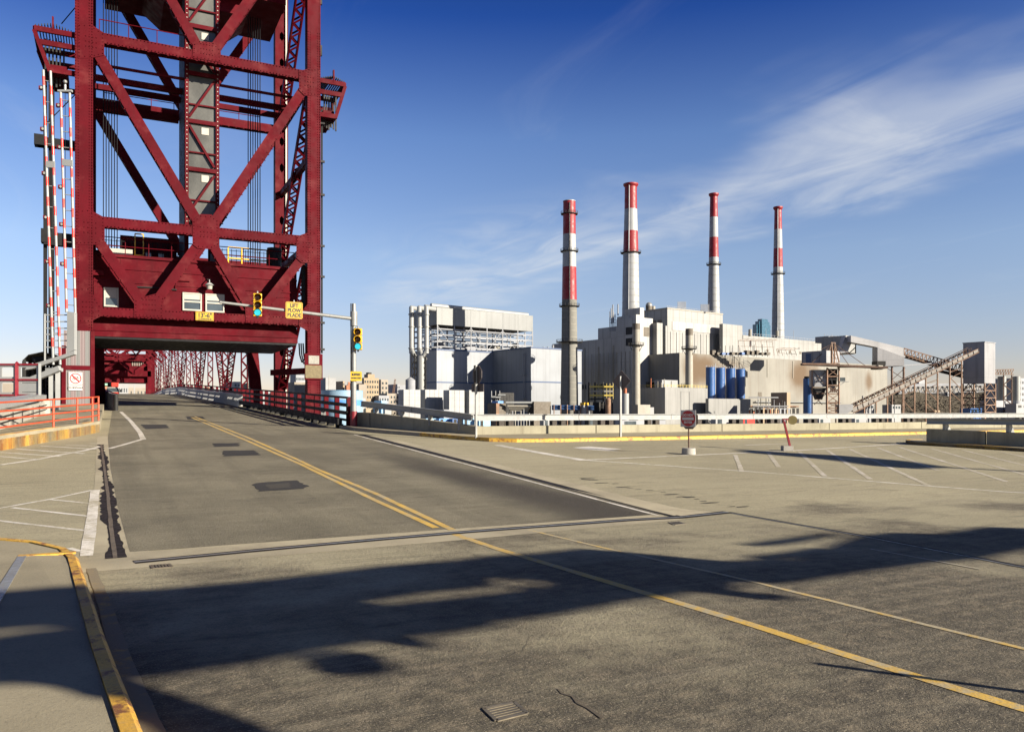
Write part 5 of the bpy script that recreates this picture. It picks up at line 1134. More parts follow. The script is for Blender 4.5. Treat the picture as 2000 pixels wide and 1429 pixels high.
stack('rightmost slender stack beside the blue glass tower', 1519.5, 548, [(406,448.5,SR),(448.5,485.6,SW_),(485.6,522,SR),(522,690,SW_)], [(406,13),(522,18),(655,24.5)], [(535,1.4)], True, .35)
def small_stack(label, u, Y, vt, vcap, vp, w, vb):
    c = W(u, 800, Y); t = thing('small_stack', label, 'chimney', (c.x,c.y,GZ)); zz = lambda v: CAMZ+(V0-v)/F*Y; r = w/2/F*Y
    m = M(); m.cyl((c.x,c.y,max(GZ, zz(vb))),(c.x,c.y,zz(vcap)),r*1.12,r,28); m.build('shaft', MT['ivory'], t, True)
    m = M(); m.cyl((c.x,c.y,zz(vcap)),(c.x,c.y,zz(vt)),r*1.02,n=28); m.build('dark_top', MT['brown'], t, True); ring(t, c, zz(vp), r, 1.9)
    for i in range(4): a = i*math.pi/2+.4; m = M(); m.bar((c.x+math.cos(a)*r,c.y+math.sin(a)*r,zz(vp)-3),(c.x+math.cos(a)*(r+1.7),c.y+math.sin(a)*(r+1.7),zz(vp)-.3),.2,.2); m.build('bracket', MT['dark'], t)
small_stack('short cream stack with dark tip standing left of the grey shed', 1242.5, 385, 632, 643.5, 674, 14.5, 812)
small_stack('short cream stack with dark tip rising behind the grey shed', 1346, 398, 642, 655, 681, 14, 812)
# ------------------------------------------------ white turbine hall with blue trim
wh = thing('turbine_hall', 'white turbine hall with thin blue trim line', 'industrial building', W(853,800,420))
C1 = W(853, 683, 420); lp1 = reach(C1, PP, 963); lq1 = reach(C1, PQ, 800); R1 = C1+PP*lp1
lw = -reach(R1, -PQ, 1037); C2 = R1+PQ*lw; lp2 = reach(C2, PP, 1136); zt1 = C1.z
block(C1, lp1+6, lq1, GZ, zt1).build('wall_block', MT['pwhite'], wh); block(C2, lp2, -lw+20, GZ, zt1+.6).build('wall_block', MT['pwhite'], wh)
trim(C1, lp1, lq1, zt1+.2, .7, MT['bluetrim'], wh); trim(C2, lp2, -lw+20, zt1+.8, .7, MT['bluetrim'], wh)
zb = CAMZ+(V0-746)/F*420; trim(C1, lp1, lq1, zb, .65, MT['bluetrim'], wh, pr=.12); trim(C2, lp2, -lw+20, zb, .65, MT['bluetrim'], wh, pr=.12)
m = M(); c = R1+PQ*(lw*.85)-PP*1.0
m.bar((c.x,c.y,GZ),(c.x,c.y,zt1-2),.25,.25); m.bar((c.x+.8,c.y-.5,GZ),(c.x+.8,c.y-.5,zt1-2),.25,.25)
z = GZ+2
while z < zt1-3: m.bar((c.x,c.y,z),(c.x+.8,c.y-.5,z),.12,.12); z += 1.1
for z in (8, 20): m.box((c.x-1.5,c.y-1.2,z),(c.x+2.2,c.y+1,z+.3)); m.box((c.x-1.5,c.y-1.2,z+1.2),(c.x+2.2,c.y-1.1,z+1.3))
m.build('wall_ladder', MT['fargrey'], wh)
c = C2+PP*(lp2*.62)-PQ*.5; m = M()
for k in (0, 2.2): m.bar((c.x+k*PP.x,c.y+k*PP.y,GZ),(c.x+k*PP.x,c.y+k*PP.y,14),.25,.25)
z = GZ+1
while z < 14: m.bar((c.x,c.y,z),(c.x+2.2*PP.x,c.y+2.2*PP.y,z),.15,.15); z += 1.3
m.build('wall_ladder', MT['dark'], wh)
for s_ in (18, 21, 24.5): q = C2+PP*s_+PQ*12; m = M(); m.cyl((q.x,q.y,zt1+.6),(q.x,q.y,zt1+2.6+rnd.uniform(0,1.5)),.6,n=12); m.build('roof_vent', MT['fargrey'], wh)
# ------------------------------------------------ air cooled condenser over the hall
ac = thing('air_condenser', 'grey boxed air cooled condenser on an open steel frame above the white hall', 'condenser', W(853,690,422))
CA0 = W(853, 600, 421); lpa = reach(CA0, PP, 1041); lqa = reach(CA0, PQ, 806); zb0 = CAMZ+(V0-633.5)/F*421; zt0 = CA0.z
npan = 6
for i in range(npan):
    a = CA0+PP*(lpa*i/npan+.04); block(a, lpa/npan-.08, .6, zb0, zt0).build('casing_panel', MT['pcool'], ac)
for i in range(4):
    a = CA0+PQ*(.7+(lqa-.7)*i/4+.04); block(a, .6, (lqa-.7)/4-.08, zb0, zt0).build('casing_panel', MT['pcool'], ac)
block(CA0+PP*.7+PQ*.7, lpa-.8, lqa-.8, zb0+.4, zt0-.6).build('condenser_core', MT['dark'], ac)
for k in range(4):
    z = zt1+1+(zb0-zt1-1)*(k+.3)/4
    for q in (0, 6, 14, lqa-1): m = M(); a = CA0+PQ*q+PP*.4; b = a+PP*(lpa-.8); m.bar((a.x,a.y,z),(b.x,b.y,z),.35,.55); m.build('frame_beam', MT['fargrey'], ac)
    m = M(); a = CA0+PP*.4; b = a+PQ*lqa; m.bar((a.x,a.y,z+.2),(b.x,b.y,z+.2),.35,.55); m.build('frame_beam', MT['fargrey'], ac)
for q in (0, 7, 15, lqa-1):
    for i in range(7):
        p = CA0+PQ*q+PP*(.4+(lpa-.8)*i/6); m = M(); m.bar((p.x,p.y,zt1),(p.x,p.y,zb0),.5,.5); m.build('frame_column', MT['fargrey'], ac)
        if i < 6 and q in (0, 7): p2 = p+PP*(lpa/6); m = M(); m.bar((p.x,p.y,zt1+.5 if i % 2 else zb0-.5),(p2.x,p2.y,zb0-.5 if i % 2 else zt1+.5),.22,.22); m.build('frame_brace', MT['fargrey'], ac)
for i in range(14): 
    p = CA0+PP*(3+lpa*.9*rnd.random())+PQ*rnd.uniform(3,18); w = rnd.uniform(1,3.4); m = M(); m.box((p.x-w,p.y-w,zt1),(p.x+w,p.y+w,zt1+rnd.uniform(2,7))); m.build('plant_unit', (MT['dark'],MT['ivory'],MT['fargrey'])[i % 3], ac)
a = CA0+PQ*3+PP*-1; b = CA0+PQ*3+PP*(lpa*.98)
for i, q in enumerate((2.5, 9, 16)):
    a = CA0+PQ*q+PP*(-2); b = a+PP*(lpa); m = M(); m.cyl((a.x,a.y,zt0+1.1-i*.05),(b.x,b.y,zt0+.6),1.15,n=14); m.build('header_pipe', MT['white'], ac, True)
for u, vb in ((833,690),(819,688),(803.5,688)):
    Yd_ = 408 if u > 830 else (416 if u > 810 else 424); c = W(u, 605, Yd_); z1 = c.z+1; r = 4.6/F*Yd_; zb_ = CAMZ+(V0-vb)/F*Yd_
    m = M(); m.cyl((c.x,c.y,zb_),(c.x,c.y,z1),r,n=20); m.build('riser_duct', MT['white'], ac, True)
    m = M(); m.ball((c.x,c.y,z1),r*1.02,16,8); q = c+PP*6+PQ*2; m.cyl((c.x,c.y,z1),(q.x,q.y,z1),r,n=18); m.build('duct_elbow', MT['white'], ac, True)
    for v in (614, 638, 680): z = CAMZ+(V0-v)/F*Yd_; m = M(); m.cyl((c.x,c.y,z-.3),(c.x,c.y,z+.3),r*1.3,n=20); m.build('duct_flange', MT['galv'], ac)
    m = M(); q = c+CR*(3.4)-CD*2 if u < 830 else c-CR*4; m.tube([(c.x,c.y,zb_+2),(c.x*.6+q.x*.4,c.y*.6+q.y*.4,zb_-1.5),(q.x,q.y,zb_-4)], r*.95, 16); m.ball((c.x,c.y,zb_+1.6),r*1.1,14,8); m.build('lower_bend', MT['galv'], ac, True)
m = M(); c = W(822, 700, 409); m.cyl((c.x,c.y,GZ),(c.x,c.y,CAMZ+(V0-695)/F*409),2.4,n=18); m.build('exhaust_duct', MT['galv'], ac, True)
for u in (807, 812, 829): 
    c = W(u, 700, 408); m = M(); lattice(m, (c.x,c.y,GZ), (c.x,c.y,CAMZ+(V0-690)/F*408), 1.6, 1.6, .22, 3.0, side=tuple(CD)); m.build('duct_tower', MT['dark'], ac)
# grey silo with cone beside it
c = W(801.5, 800, 398); t = thing('grey_silo', 'grey silo with conical roof at the left end of the white hall', 'silo', (c.x,c.y,GZ)); z1 = CAMZ+(V0-742)/F*398; r = 9.5/F*398
m = M(); m.cyl((c.x,c.y,GZ),(c.x,c.y,z1),r,n=24); m.build('shell', MT['fargrey'], t, True); m = M(); m.cyl((c.x,c.y,z1),(c.x,c.y,z1+1.4),r*1.03,.3,24); m.build('cone_roof', MT['fargrey'], t)
# ------------------------------------------------ white inlet blocks in front
BL = [(788,821,778,760.5,345,'leftmost of the big white panelled blocks in the plant yard'), (830,865.5,821.2,760.5,352,'second big white panelled block from the left, joined by a grey gap'), (877,907,866,761.5,345,'third big white panelled block, behind the thin sign post gap'), (916,945,908,761.5,349,'rightmost big white panelled block in the plant yard')]
for u0, u1, uL, vt, Y, lab in BL:
    t = thing('panelled_block', lab, 'industrial block', W(u0,805,Y), 'white panelled blocks in the yard'); C = W(u0, vt, Y); lp = reach(C, PP, u1); lq = min(18, reach(C, PQ, uL)); block(C, lp, lq, GZ, C.z).build('body', MT['ptile'], t)
    nc = max(3, int(lp/2.2)); nr = 5
    for i in range(nc):
        for j in range(nr):
            s0 = lp*i/nc+.06; s1 = lp*(i+1)/nc-.06; z0 = GZ+(C.z-GZ)*j/nr+.06; z1 = GZ+(C.z-GZ)*(j+1)/nr-.06; prect(C, s0, s1, z0, z1, MT['ptile'], t, 'panel', .12)
    if 'third' in lab: q = C-PP*(reach(C, PP, 880)*.0+3.2)-PQ*1; block(q, 3, 3, GZ, GZ+(C.z-GZ)*.5).build('side_annex', MT['fargrey'], t)
# ------------------------------------------------ main power house
ph = thing('power_house', 'long pale boiler house complex with soot stained siding', 'industrial building', W(1327,800,420))
B1 = W(1327, 688.5, 420); l1 = reach(B1, PP, 1733); q1 = reach(B1, PQ, 1248)
x0 = B1.dot(PP); 
def sx(u): return x0+reach(B1, PP, u)
STAINS += [(x0+10, B1.z-9, 9.8, 13, 1.0), (sx(1375), B1.z-8, 18, 11, 1.0), (sx(1425), B1.z-7, 16, 7, .6), (sx(1562), B1.z-9, 15, 14, 1.0), (sx(1590), B1.z-12, 12, 14, .9), (sx(1697), B1.z-11, 6, 9, .9)]
block(B1, l1, q1, GZ, B1.z).build('wall_block', stainwall(), ph)
B2, l2, q2 = pbox(1303.5, 452, 602, 1411.5, 1249, MT['pivory'], ph)
trim(B2, l2, q2, B2.z+.1, .8, MT['ivory'], ph, 'parapet')
prect(B2, l2*.08, l2*.96, B2.z-12, B2.z-7, MT['pgrey'], ph, 'louvre_band', .25)
pbox(1411.8, 470, 632, 1450, 1405, MT['pivory'], ph); B4, l4, q4 = pbox(1427, 478, 652, 1640, 1420, MT['pivory'], ph)
B5, l5, q5 = pbox(1242.5, 432, 619, 1275, 1204, MT['pgrey'], ph); pbox(1242.5, 435, 614, 1251, 1205, MT['pgrey'], ph); pbox(1250, 440, 600.5, 1258, 1222, MT['pgrey'], ph, lq=12)
pbox(1242, 434, 655, 1250, 1079, MT['pgrey'], ph); pbox(1242, 455, 632.5, 1250, 1168, MT['pgrey'], ph)
for u0, u1, uL, vt, Y in ((1283,1294,1272,630,436), (1300,1303,1294,636,446)): pbox(u0, Y, vt, u1, uL, MT['pivory'], ph, 'duct_casing', lq=9)
for s0, z0 in ((.35,-9),(.42,-15)): plrect(B5, q5*.05+2, q5*.05+7, B5.z+z0, B5.z+z0+4, MT['dark'], ph, 'louvre'); 
prect(B5, l5*.45, l5*.85, B5.z-10, B5.z-5, MT['brown'], ph, 'louvre')
for s0, s1, z0, z1 in ((40,55,2,4.5),(40,55,14,16.5),(22,33,2,4.5),(22,33,14,16.5)): plrect(W(1242,655,434), s0, s1, z0, z1, MT['glass'], ph, 'window')
for i in range(8): s_ = 5+i*12; plrect(W(1242,655,434), s_, s_+1, GZ+14, B5.z-14, MT['ivory'], ph, 'wall_rib', .2)
z = CAMZ+(V0-640)/F*500
for u, k, v0 in ((1324,9,589),(1369,9,594)):
    for i in range(k): p = W(u+1.9*i, v0, 470); m = M(); m.bar((p.x,p.y,B2.z),(p.x,p.y,p.z),.28,.28); m.build('roof_vent_pipe', MT['fargrey'], ph)
c = W(1267.5, 605, 480); m = M(); m.cyl((c.x,c.y,30),(c.x,c.y,CAMZ+(V0-597)/F*480),2.0,n=16); m.build('roof_tank', MT['brown'], ph, True); m = M(); m.ball((c.x,c.y,CAMZ+(V0-597)/F*480),2.05,16,8); m.build('roof_dome', MT['galv'], ph, True)
c = W(1276, 605, 482); m = M(); m.cyl((c.x,c.y,30),(c.x,c.y,CAMZ+(V0-598)/F*482),1.2,n=14); m.build('roof_tank', MT['ivory'], ph, True)
for u, vt, vb in ((1197,595,630),(1207,594,616),(1194,602,632)): p = W(u, vt, 450); q = W(u, vb, 450); m = M(); m.cyl((p.x,p.y,q.z),(p.x,p.y,p.z),.35,n=8); m.build('vent_stack', MT['fargrey'], ph)
m = M()
for i in range(5): p = W(1191+2.6*i, 626, 452); m.bar((p.x,p.y,p.z-6),(p.x,p.y,p.z+rnd.uniform(2,6)),.3,.3)
for v in (618, 624, 630): m.bar(W(1190,v,452), W(1203,v,452), .25,.25)
m.build('roof_scaffold', MT['fargrey'], ph)
for i in range(9): prect(B2, l2*(.05+.107*i), l2*(.05+.107*i)+.5, GZ+30, B2.z-13, MT['pgrey'], ph, 'wall_rib', .3)
for s0, z0, z1 in ((.08,8,11),(.2,8,11),(.32,9,12),(.44,9,12),(.56,8,11)): prect(B1, l1*s0, l1*s0+3.2, z0, z1, MT['brown'], ph, 'wall_louvre', .15)
for s0 in (.17, .24, .36, .48): prect(B1, l1*s0, l1*s0+.45, B1.z-11, B1.z-.8, MT['ivory'], ph, 'down_pipe', .3)
for i in range(6): p = B1+PP*(l1*(.1+.15*i))-PQ*.4; m = M(); m.cyl((p.x,p.y,GZ),(p.x,p.y,GZ+rnd.uniform(8,22)),.3,n=8); m.build('riser_pipe', MT['fargrey'] if i % 2 else MT['rust'], ph)
for k, (z, s0, s1) in enumerate(((4,.05,.5),(6.5,.3,.72))): a = B1+PP*(l1*s0)-PQ*1.2; b = B1+PP*(l1*s1)-PQ*1.2; m = M(); m.cyl((a.x,a.y,z),(b.x,b.y,z),.4,n=8); m.build('wall_pipe', MT['galv'] if k else MT['rust'], ph)
for i in range(10): s_ = q5*.03+4+i*3.4; plrect(B5, s_, s_+.3, GZ+20, B5.z-18, MT['ivory'], ph, 'wall_rib', .2)
for i in range(4): plrect(B2, q2*(.2+.2*i), q2*(.2+.2*i)+3, B2.z-9, B2.z-6, MT['brown'], ph, 'louvre', .15)
a = B2+PQ*.4; b = a+PP*l2; m = M()
for i in range(24): p = a.lerp(b, i/23); m.bar((p.x,p.y,B2.z),(p.x,p.y,B2.z+1.4),.12,.12)
m.bar((a.x,a.y,B2.z+1.4),(b.x,b.y,B2.z+1.4),.12,.12); m.build('roof_rail', MT['fargrey'], ph)
# roof gear above the stained wall
for i in range(26):
    u = 1388+rnd.random()*112; p = W(u, 690, 436+rnd.uniform(0,10)); h = rnd.uniform(1.5,6); m = M(); m.bar((p.x,p.y,B1.z-.5),(p.x,p.y,B1.z+h),.2,.2); m.build('bushing_post', MT['dark'] if i % 3 else MT['fargrey'], ph)
for i in range(12):
    u = 1392+i*9.6; p = W(u, 690, 436); w = rnd.uniform(.7,1.6); m = M(); m.box((p.x-w,p.y-w,B1.z-.1),(p.x+w,p.y+w,B1.z+rnd.uniform(1,2.6))); m.build('roof_unit', MT['silo'] if i in (2,3,6) else MT['brown'], ph)
for k, (u0, u1, vt, vb, n_) in enumerate(((1446,1512,662,690,6),(1520,1556,679,700,4))):
    m = M(); Yg = 440
    for i in range(n_+1):
        u = u0+(u1-u0)*i/n_; a = W(u, vb, Yg); b = W(u-4, vt+3, Yg); m.bar((a.x,a.y,B1.z-.2),b,.16,.16); m.bar(b, W(u+6, vt, Yg+5), .14,.14)
    m.bar(W(u0-4,vt+3,Yg), W(u1-4,vt+5,Yg), .2,.2); m.bar(W(u0,(vt+vb)/2,Yg), W(u1,(vt+vb)/2+2,Yg), .15,.15); m.bar(W(u0+6,vt,Yg+5), W(u1+6,vt+2,Yg+5), .16,.16); m.build('roof_gantry', MT['rust'], ph)
for i in range(7):
    p = B4+PP*(l4*(.18+.12*i)); prect(B4, l4*(.3+.1*i), l4*(.3+.1*i)+1.8, B4.z-9, B4.z-7.5, MT['brown'], ph, 'wall_vent')
for i in range(36):
    p = B4+PP*(l4*(.1+.9*i/36))+PQ*.4; h = 1.4 if rnd.random() < .8 else rnd.uniform(3,7); m = M(); m.bar((p.x,p.y,B4.z),(p.x,p.y,B4.z+h),.16,.16); m.build('roof_rail_post', MT['fargrey'], ph)
m = M(); a = B4+PP*(l4*.1)+PQ*.4; b = B4+PP*l4+PQ*.4; m.bar((a.x,a.y,B4.z+1.4),(b.x,b.y,B4.z+1.4),.12,.12); m.build('roof_rail', MT['fargrey'], ph)
c = W(1465,652,482); m = M(); m.cyl((c.x,c.y,B4.z-1),(c.x,c.y,CAMZ+(V0-643)/F*482),1.0,n=12); m.build('roof_vent', MT['ivory'], ph); c = W(1518,656,482); m = M(); m.cyl((c.x,c.y,B4.z-1),(c.x,c.y,CAMZ+(V0-646)/F*482),.9,n=12); m.build('roof_vent', MT['ivory'], ph)
# ------------------------------------------------ blue silos
for i, (u0, u1) in enumerate(((1378,1397),(1397.5,1416.5),(1417,1436),(1436.5,1455.5))):
    uc = (u0+u1)/2; Y = 404+i*3; c = W(uc, 800, Y); r = 17.6/2/F*Y; z1 = CAMZ+(V0-717-1.2*i)/F*Y
    t = thing('blue_silo', ('first and leftmost blue silo, with a dark shadow on the wall beside it','second blue silo from the left in the row of four','third blue silo from the left in the row of four','fourth and rightmost blue silo of the row of four')[i], 'silo', (c.x,c.y,GZ), 'row of blue silos')
    m = M(); m.cyl((c.x,c.y,CAMZ+(V0-778)/F*Y),(c.x,c.y,z1),r,n=32); m.build('shell', MT['silo'], t, True); m = M(); m.cyl((c.x,c.y,GZ),(c.x,c.y,CAMZ+(V0-778)/F*Y),r*.8,n=20); m.build('skirt', MT['fargrey'], t)
    m = M()
    for k in range(12): a = k*math.pi/6; m.bar((c.x+math.cos(a)*r*.96,c.y+math.sin(a)*r*.96,z1),(c.x+math.cos(a)*r*.96,c.y+math.sin(a)*r*.96,z1+1),.12,.12)
    m.build('top_rail', MT['fargrey'], t)
    if i in (0, 2): p = c+CR*(r+.2); m = M(); m.bar((p.x,p.y,GZ),(p.x,p.y,z1+2),.3,.3); m.build('ladder', MT['farwhite'], t)
# blue silo and sheds behind the unloader
c = W(1578, 800, 402); t = thing('blue_silo', 'single dark blue silo behind the rusty unloading tower', 'silo', (c.x,c.y,GZ)); m = M(); m.cyl((c.x,c.y,GZ),(c.x,c.y,CAMZ+(V0-739)/F*402),2.3,n=28); m.build('shell', MT['silo'], t, True); m = M(); m.cyl((c.x,c.y,CAMZ+(V0-739)/F*402),(c.x,c.y,CAMZ+(V0-735)/F*402),1.8,n=20); m.build('top_plate', MT['dark'], t)
# ------------------------------------------------ grey shed
gs = thing('grey_shed', 'plain grey metal shed with yellow roof railing in front of the boiler house', 'shed', W(1299,805,380)); G, lg, qg = pbox(1299, 380, 756, 1382, 1249, MT['pshed'], gs)
pbox(1293, 392, 741.5, 1326, 1264, MT['farwhite'], gs, 'roof_house', z0=G.z-.5, lq=5); 
block(W(1273,745,398), 7, 4, G.z, G.z+3.2).build('roof_house', MT['dark'], gs)
m = M()
for i in range(15):
    p = G+PP*(lg*i/14)+PQ*.3; m.bar((p.x,p.y,G.z),(p.x,p.y,G.z+1.3),.13,.13)
for h in (.65, 1.3): a = G+PQ*.3; b = a+PP*lg; m.bar((a.x,a.y,G.z+h),(b.x,b.y,G.z+h),.12,.12); e = a+PQ*(qg-.3); m.bar((a.x,a.y,G.z+h),(e.x,e.y,G.z+h),.12,.12)
m.build('roof_railing', MT['yellowrail'], gs)
for i in range(7): p = G+PP*(lg*rnd.random()*.9)+PQ*rnd.uniform(4,12); m = M(); m.cyl((p.x,p.y,G.z),(p.x,p.y,G.z+rnd.uniform(2,5)),.25,n=8); m.build('vent_pipe', MT['ivory'] if i else MT['brickred'], gs)
m = M(); 
for s_ in (.36, .56): a = G+PP*(lg*s_)-PQ*.15; m.bar((a.x,a.y,GZ),(a.x,a.y,G.z-1.8),.12,.12)
a = G+PP*(lg*.36)-PQ*.15; b = G+PP*(lg*.56)-PQ*.15; m.bar((a.x,a.y,G.z-1.8),(b.x,b.y,G.z-1.8),.12,.12); m.build('wall_pipe', MT['farwhite'], gs)
# ------------------------------------------------ low garage block and transformer yard
lo = thing('garage_block', 'low grey garage block with pale roller doors below the blue silos', 'shed', W(1384,805,388)); L0, ll, ql = pbox(1384, 388, 778, 1466, 1378, MT['pshed'], lo)
for i in range(5): prect(L0, ll*(.03+.195*i), ll*(.03+.195*i)+ll*.13, GZ, GZ+4.6, MT['farwhite'], lo, 'roller_door', .1)
ty = thing('transformer_yard', 'rusty orange transformers with pale frames right of the garage block', 'machinery', W(1500,805,380))
for i, (u, w, h, mk) in enumerate(((1472,3,4,'brickred'),(1481,2.2,5.4,'dark'),(1492,3.4,5.2,'brickred'),(1502,2.5,5,'brickred'),(1513,3,4.2,'rust'),(1523,2,5,'fargrey'))):
    p = W(u, 800, 382+i); m = M(); m.box((p.x-w/2,p.y-w/2,GZ),(p.x+w/2,p.y+w/2,GZ+h+4)); m.build('transformer', MT[mk], ty)
for u0, u1, v in ((1463,1520,776),(1470,1540,793),(1463,1540,798)): m = M(); m.bar(W(u0,v,379), W(u1,v,379), .6,.55); m.build('busbar_frame', MT['farwhite'], ty)
for i in range(14): p = W(1465+i*5.2, 785, 381); m = M(); m.bar((p.x,p.y,GZ),(p.x,p.y,GZ+rnd.uniform(8,15)),.22,.22); m.build('frame_post', MT['fargrey'] if i % 2 else MT['dark'], ty)
yb = thing('yard_kiosk', 'beige block kiosk with shaded left side near the transformers', 'kiosk', W(1537,805,384)); pbox(1537, 384, 766, 1543.5, 1512, MT['beige'], yb, lq=9)
pn = thing('panel_fence', 'row of brown and grey panels standing behind the guard rail', 'fence', W(1510,808,372))
for i in range(12): u = 1466+i*8.2; C = W(u, 797, 372); block(C, 1.75, .2, GZ, CAMZ+(V0-797)/F*372).build('panel', (MT['dark'],MT['dark'],MT['dark'],MT['beige'],MT['brown'],MT['beige'],MT['beige'],MT['fargrey'],MT['fargrey'],MT['fargrey'],MT['dark'],MT['dark'])[i], pn)
# ------------------------------------------------ yard objects left part
def gbox(name, label, cat, u0, Y, vt, u1, mat, lq=6, extra=None, group=None):
    t = thing(name, label, cat, W(u0,808,Y), group); C = W(u0, vt, Y); lp = reach(C, PP, u1); block(C, lp, lq, GZ, C.z).build('body', mat, t)
    if extra: extra(t, C, lp)
    return t
def louv(t, C, lp):
    for i in range(4): prect(C, lp*.1+lp*.2*i, lp*.1+lp*.2*i+lp*.13, GZ+3, C.z-1, MT['dark'], t, 'louvre', .12)
gbox('cooler_bank', 'dark cooler bank with white frames below the white hall', 'machinery', 975, 395, 766.5, 1004, MT['dark'], 5, louv); 
t = thing('pipe_skid', 'white piping skid left of the dark cooler bank', 'machinery', W(966,805,392))
for i in range(8):
    a = W(959+rnd.uniform(0,14), 766+rnd.uniform(0,30), 391); b = a+CR*rnd.uniform(1.5,4)+Z3*rnd.choice((0,0,2)); m = M(); m.cyl(a, b, .5,n=10); m.build('pipe', MT['white'], t, True)
for u in (960,968,976): p = W(u, 763, 392); m = M(); m.bar((p.x,p.y,GZ),(p.x,p.y,p.z),.3,.3); m.build('frame_post', MT['farwhite'], t)
gbox('dark_tank_box', 'dark brown container with blue tarpaulin top beside pale pipes', 'container', 969, 372, 787, 988, MT['brown'], 7, lambda t, C, lp: (block(C+PP*1-PQ*.1, lp*.55, 5, C.z, C.z+1).build('tarpaulin', MT['midblue'], t), prect(C, 0, lp*.3, GZ, C.z, MT['rust'], t, 'rust_panel', .1)))
gbox('olive_container', 'olive brown sheet metal box in front of the nearest stack', 'container', 1043, 372, 784, 1076, MT['brown'], 5, lambda t, C, lp: plrect(C, 0, 4, GZ, C.z-.5, MT['dark'], t, 'end_panel', .1))
t = thing('pale_pipe_rack', 'rack of pale cream pipes between the dark container and olive box', 'pipe rack', W(1015,806,372))
for i, v in enumerate((786, 793, 797, 801)): m = M(); m.cyl(W(988+3*i,v,372+i), W(1040,v,373+i), .55,n=10); m.build('pipe', MT['ivory'] if i else MT['white'], t, True)
for i in range(9): p = W(990+i*5.5, 790, 371); m = M(); m.bar((p.x,p.y,GZ),(p.x,p.y,GZ+rnd.uniform(5,9)),.3,.3); m.build('support', MT['ivory'] if i % 2 else MT['fargrey'], t)
t = thing('blue_pipe_bridge', 'dark blue horizontal pipes running past the nearest stack', 'pipe bridge', W(1110,806,380))
for v in (793, 798): m = M(); m.cyl(W(1078,v,378), W(1160,v+1,378), .6,n=12); m.build('pipe', MT['bluetrim'], t, True)
for u in range(1082, 1160, 13): p = W(u, 790, 377); m = M(); m.bar((p.x,p.y,GZ),(p.x,p.y,CAMZ+(V0-790)/F*377),.35,.35); m.build('support', MT['rust'], t)
t = thing('steel_silo', 'short white vertical tank with rusty top beside the diamond sign', 'tank', W(1220,806,368)); c = W(1221, 806, 368)
m = M(); m.cyl((c.x,c.y,GZ),(c.x,c.y,CAMZ+(V0-768)/F*368),1.75,n=24); m.build('shell', MT['white'], t, True); m = M(); m.cyl((c.x,c.y,CAMZ+(V0-768)/F*368),(c.x,c.y,CAMZ+(V0-758)/F*368),.75,n=12); m.build('rusty_cap', MT['brickred'], t, True)
t = thing('orange_stub', 'small rusty orange vent column with platform in the dark yard', 'vent', W(1187,806,368)); c = W(1188, 806, 370); m = M(); m.cyl((c.x,c.y,GZ),(c.x,c.y,CAMZ+(V0-782)/F*370),1.3,n=16); m.ball((c.x,c.y,CAMZ+(V0-782)/F*370),1.35,14,8); m.build('column', MT['rust'], t, True)
t = thing('boiler_front_gear', 'dark platforms and yellow rails at the foot of the grey boiler wall', 'machinery', W(1175,806,395))
for i, (v, w, mk) in enumerate(((755,9,'yellowrail'),(764,10,'ivory'),(772,9,'yellowrail'),(779,12,'dark'))):
    a = W(1152, v, 396); b = W(1197, v, 396); m = M(); m.bar(a, b, 3.0,.8); m.build('platform', MT[mk], t)
    for k in range(8): p = a.lerp(b, k/7)-CD*1.4; m = M(); m.bar(p, p+Z3*1.6, .16,.16); m.build('rail_post', MT['yellowrail'], t)
for u in (1150,1162,1178,1196): p = W(u, 770, 396); m = M(); m.bar((p.x,p.y,GZ),(p.x,p.y,p.z+6),.5,.5); m.build('column', MT['dark'], t)
block(W(1152,785,392), 12, 6, GZ, CAMZ+(V0-785)/F*392).build('dark_cabin', MT['dark'], t)
gbox('yellow_roof_cabin', 'small white cabin with yellow top left of the dark platforms', 'cabin', 1140, 376, 791, 1152, MT['farwhite'], 4, lambda t, C, lp: block(C+PP*.3-PQ*.1, lp*.7, 3, C.z, C.z+1.2).build('yellow_top', MT['yellow_sig'], t))
gbox('hopper_annex', 'cream sloped duct box at the left foot of the grey shed', 'duct', 1246, 374, 790, 1270, MT['ivory'], 4, lambda t, C, lp: block(C+PP*lp, 2.5, 4, GZ, C.z-1.2).build('end_box', MT['farwhite'], t))
# trailers and vans glimpsed under the guard rail
for i, (u, mk, lab) in enumerate(((832,'hydblue','pale blue container under the guard rail, below the second white block'), (858,'midblue','dark blue container under the guard rail at the third white block'), (884,'silo','very dark blue container near the rail corner'), (905,'hydblue','pale blue container just left of the wall corner'), (936,'hydblue','pale blue tank container right of the sign post'), (1062,'farwhite','white box trailer parked under the rail near the nearest stack'), (1150,'dark','dark round hopper parked under the rail'), (1210,'fargrey','long grey barge side with white lettering glimpsed under the rail'), (1398,'farwhite','white flat trailer glimpsed under the rail right of the no entry sign'), (1452,'stripe','red and white machinery glimpsed under the rail'), (1600,'farwhite','white parked truck glimpsed under the rail near the leaning marker'), (1670,'farwhite','white parked van glimpsed under the rail below the conveyor'))):
    w = {7: 90, 8: 34}.get(i, 22); t = thing('yard_vehicle', lab, 'vehicle' if i > 4 else 'container', W(u,826,330), 'vehicles and containers in the yard'); C = W(u, 817 if i != 7 else 821, 330); lp = reach(C, PP, u+w); block(C, lp, 2.6, GZ-.0, C.z).build('body', MT[mk], t)
    prect(C, lp*.1, lp*.35, GZ+1.0, C.z-.35, MT['glass'] if i > 4 else MT['dark'], t, 'opening', .06)
    for k in (.2, .8): p = C+PP*(lp*k)-PQ*.2; m = M(); m.cyl((p.x,p.y,GZ+.45),(p.x+PQ.x*.35,p.y+PQ.y*.35,GZ+.45),.45,n=12); m.build('wheel', MT['rubber'], t)
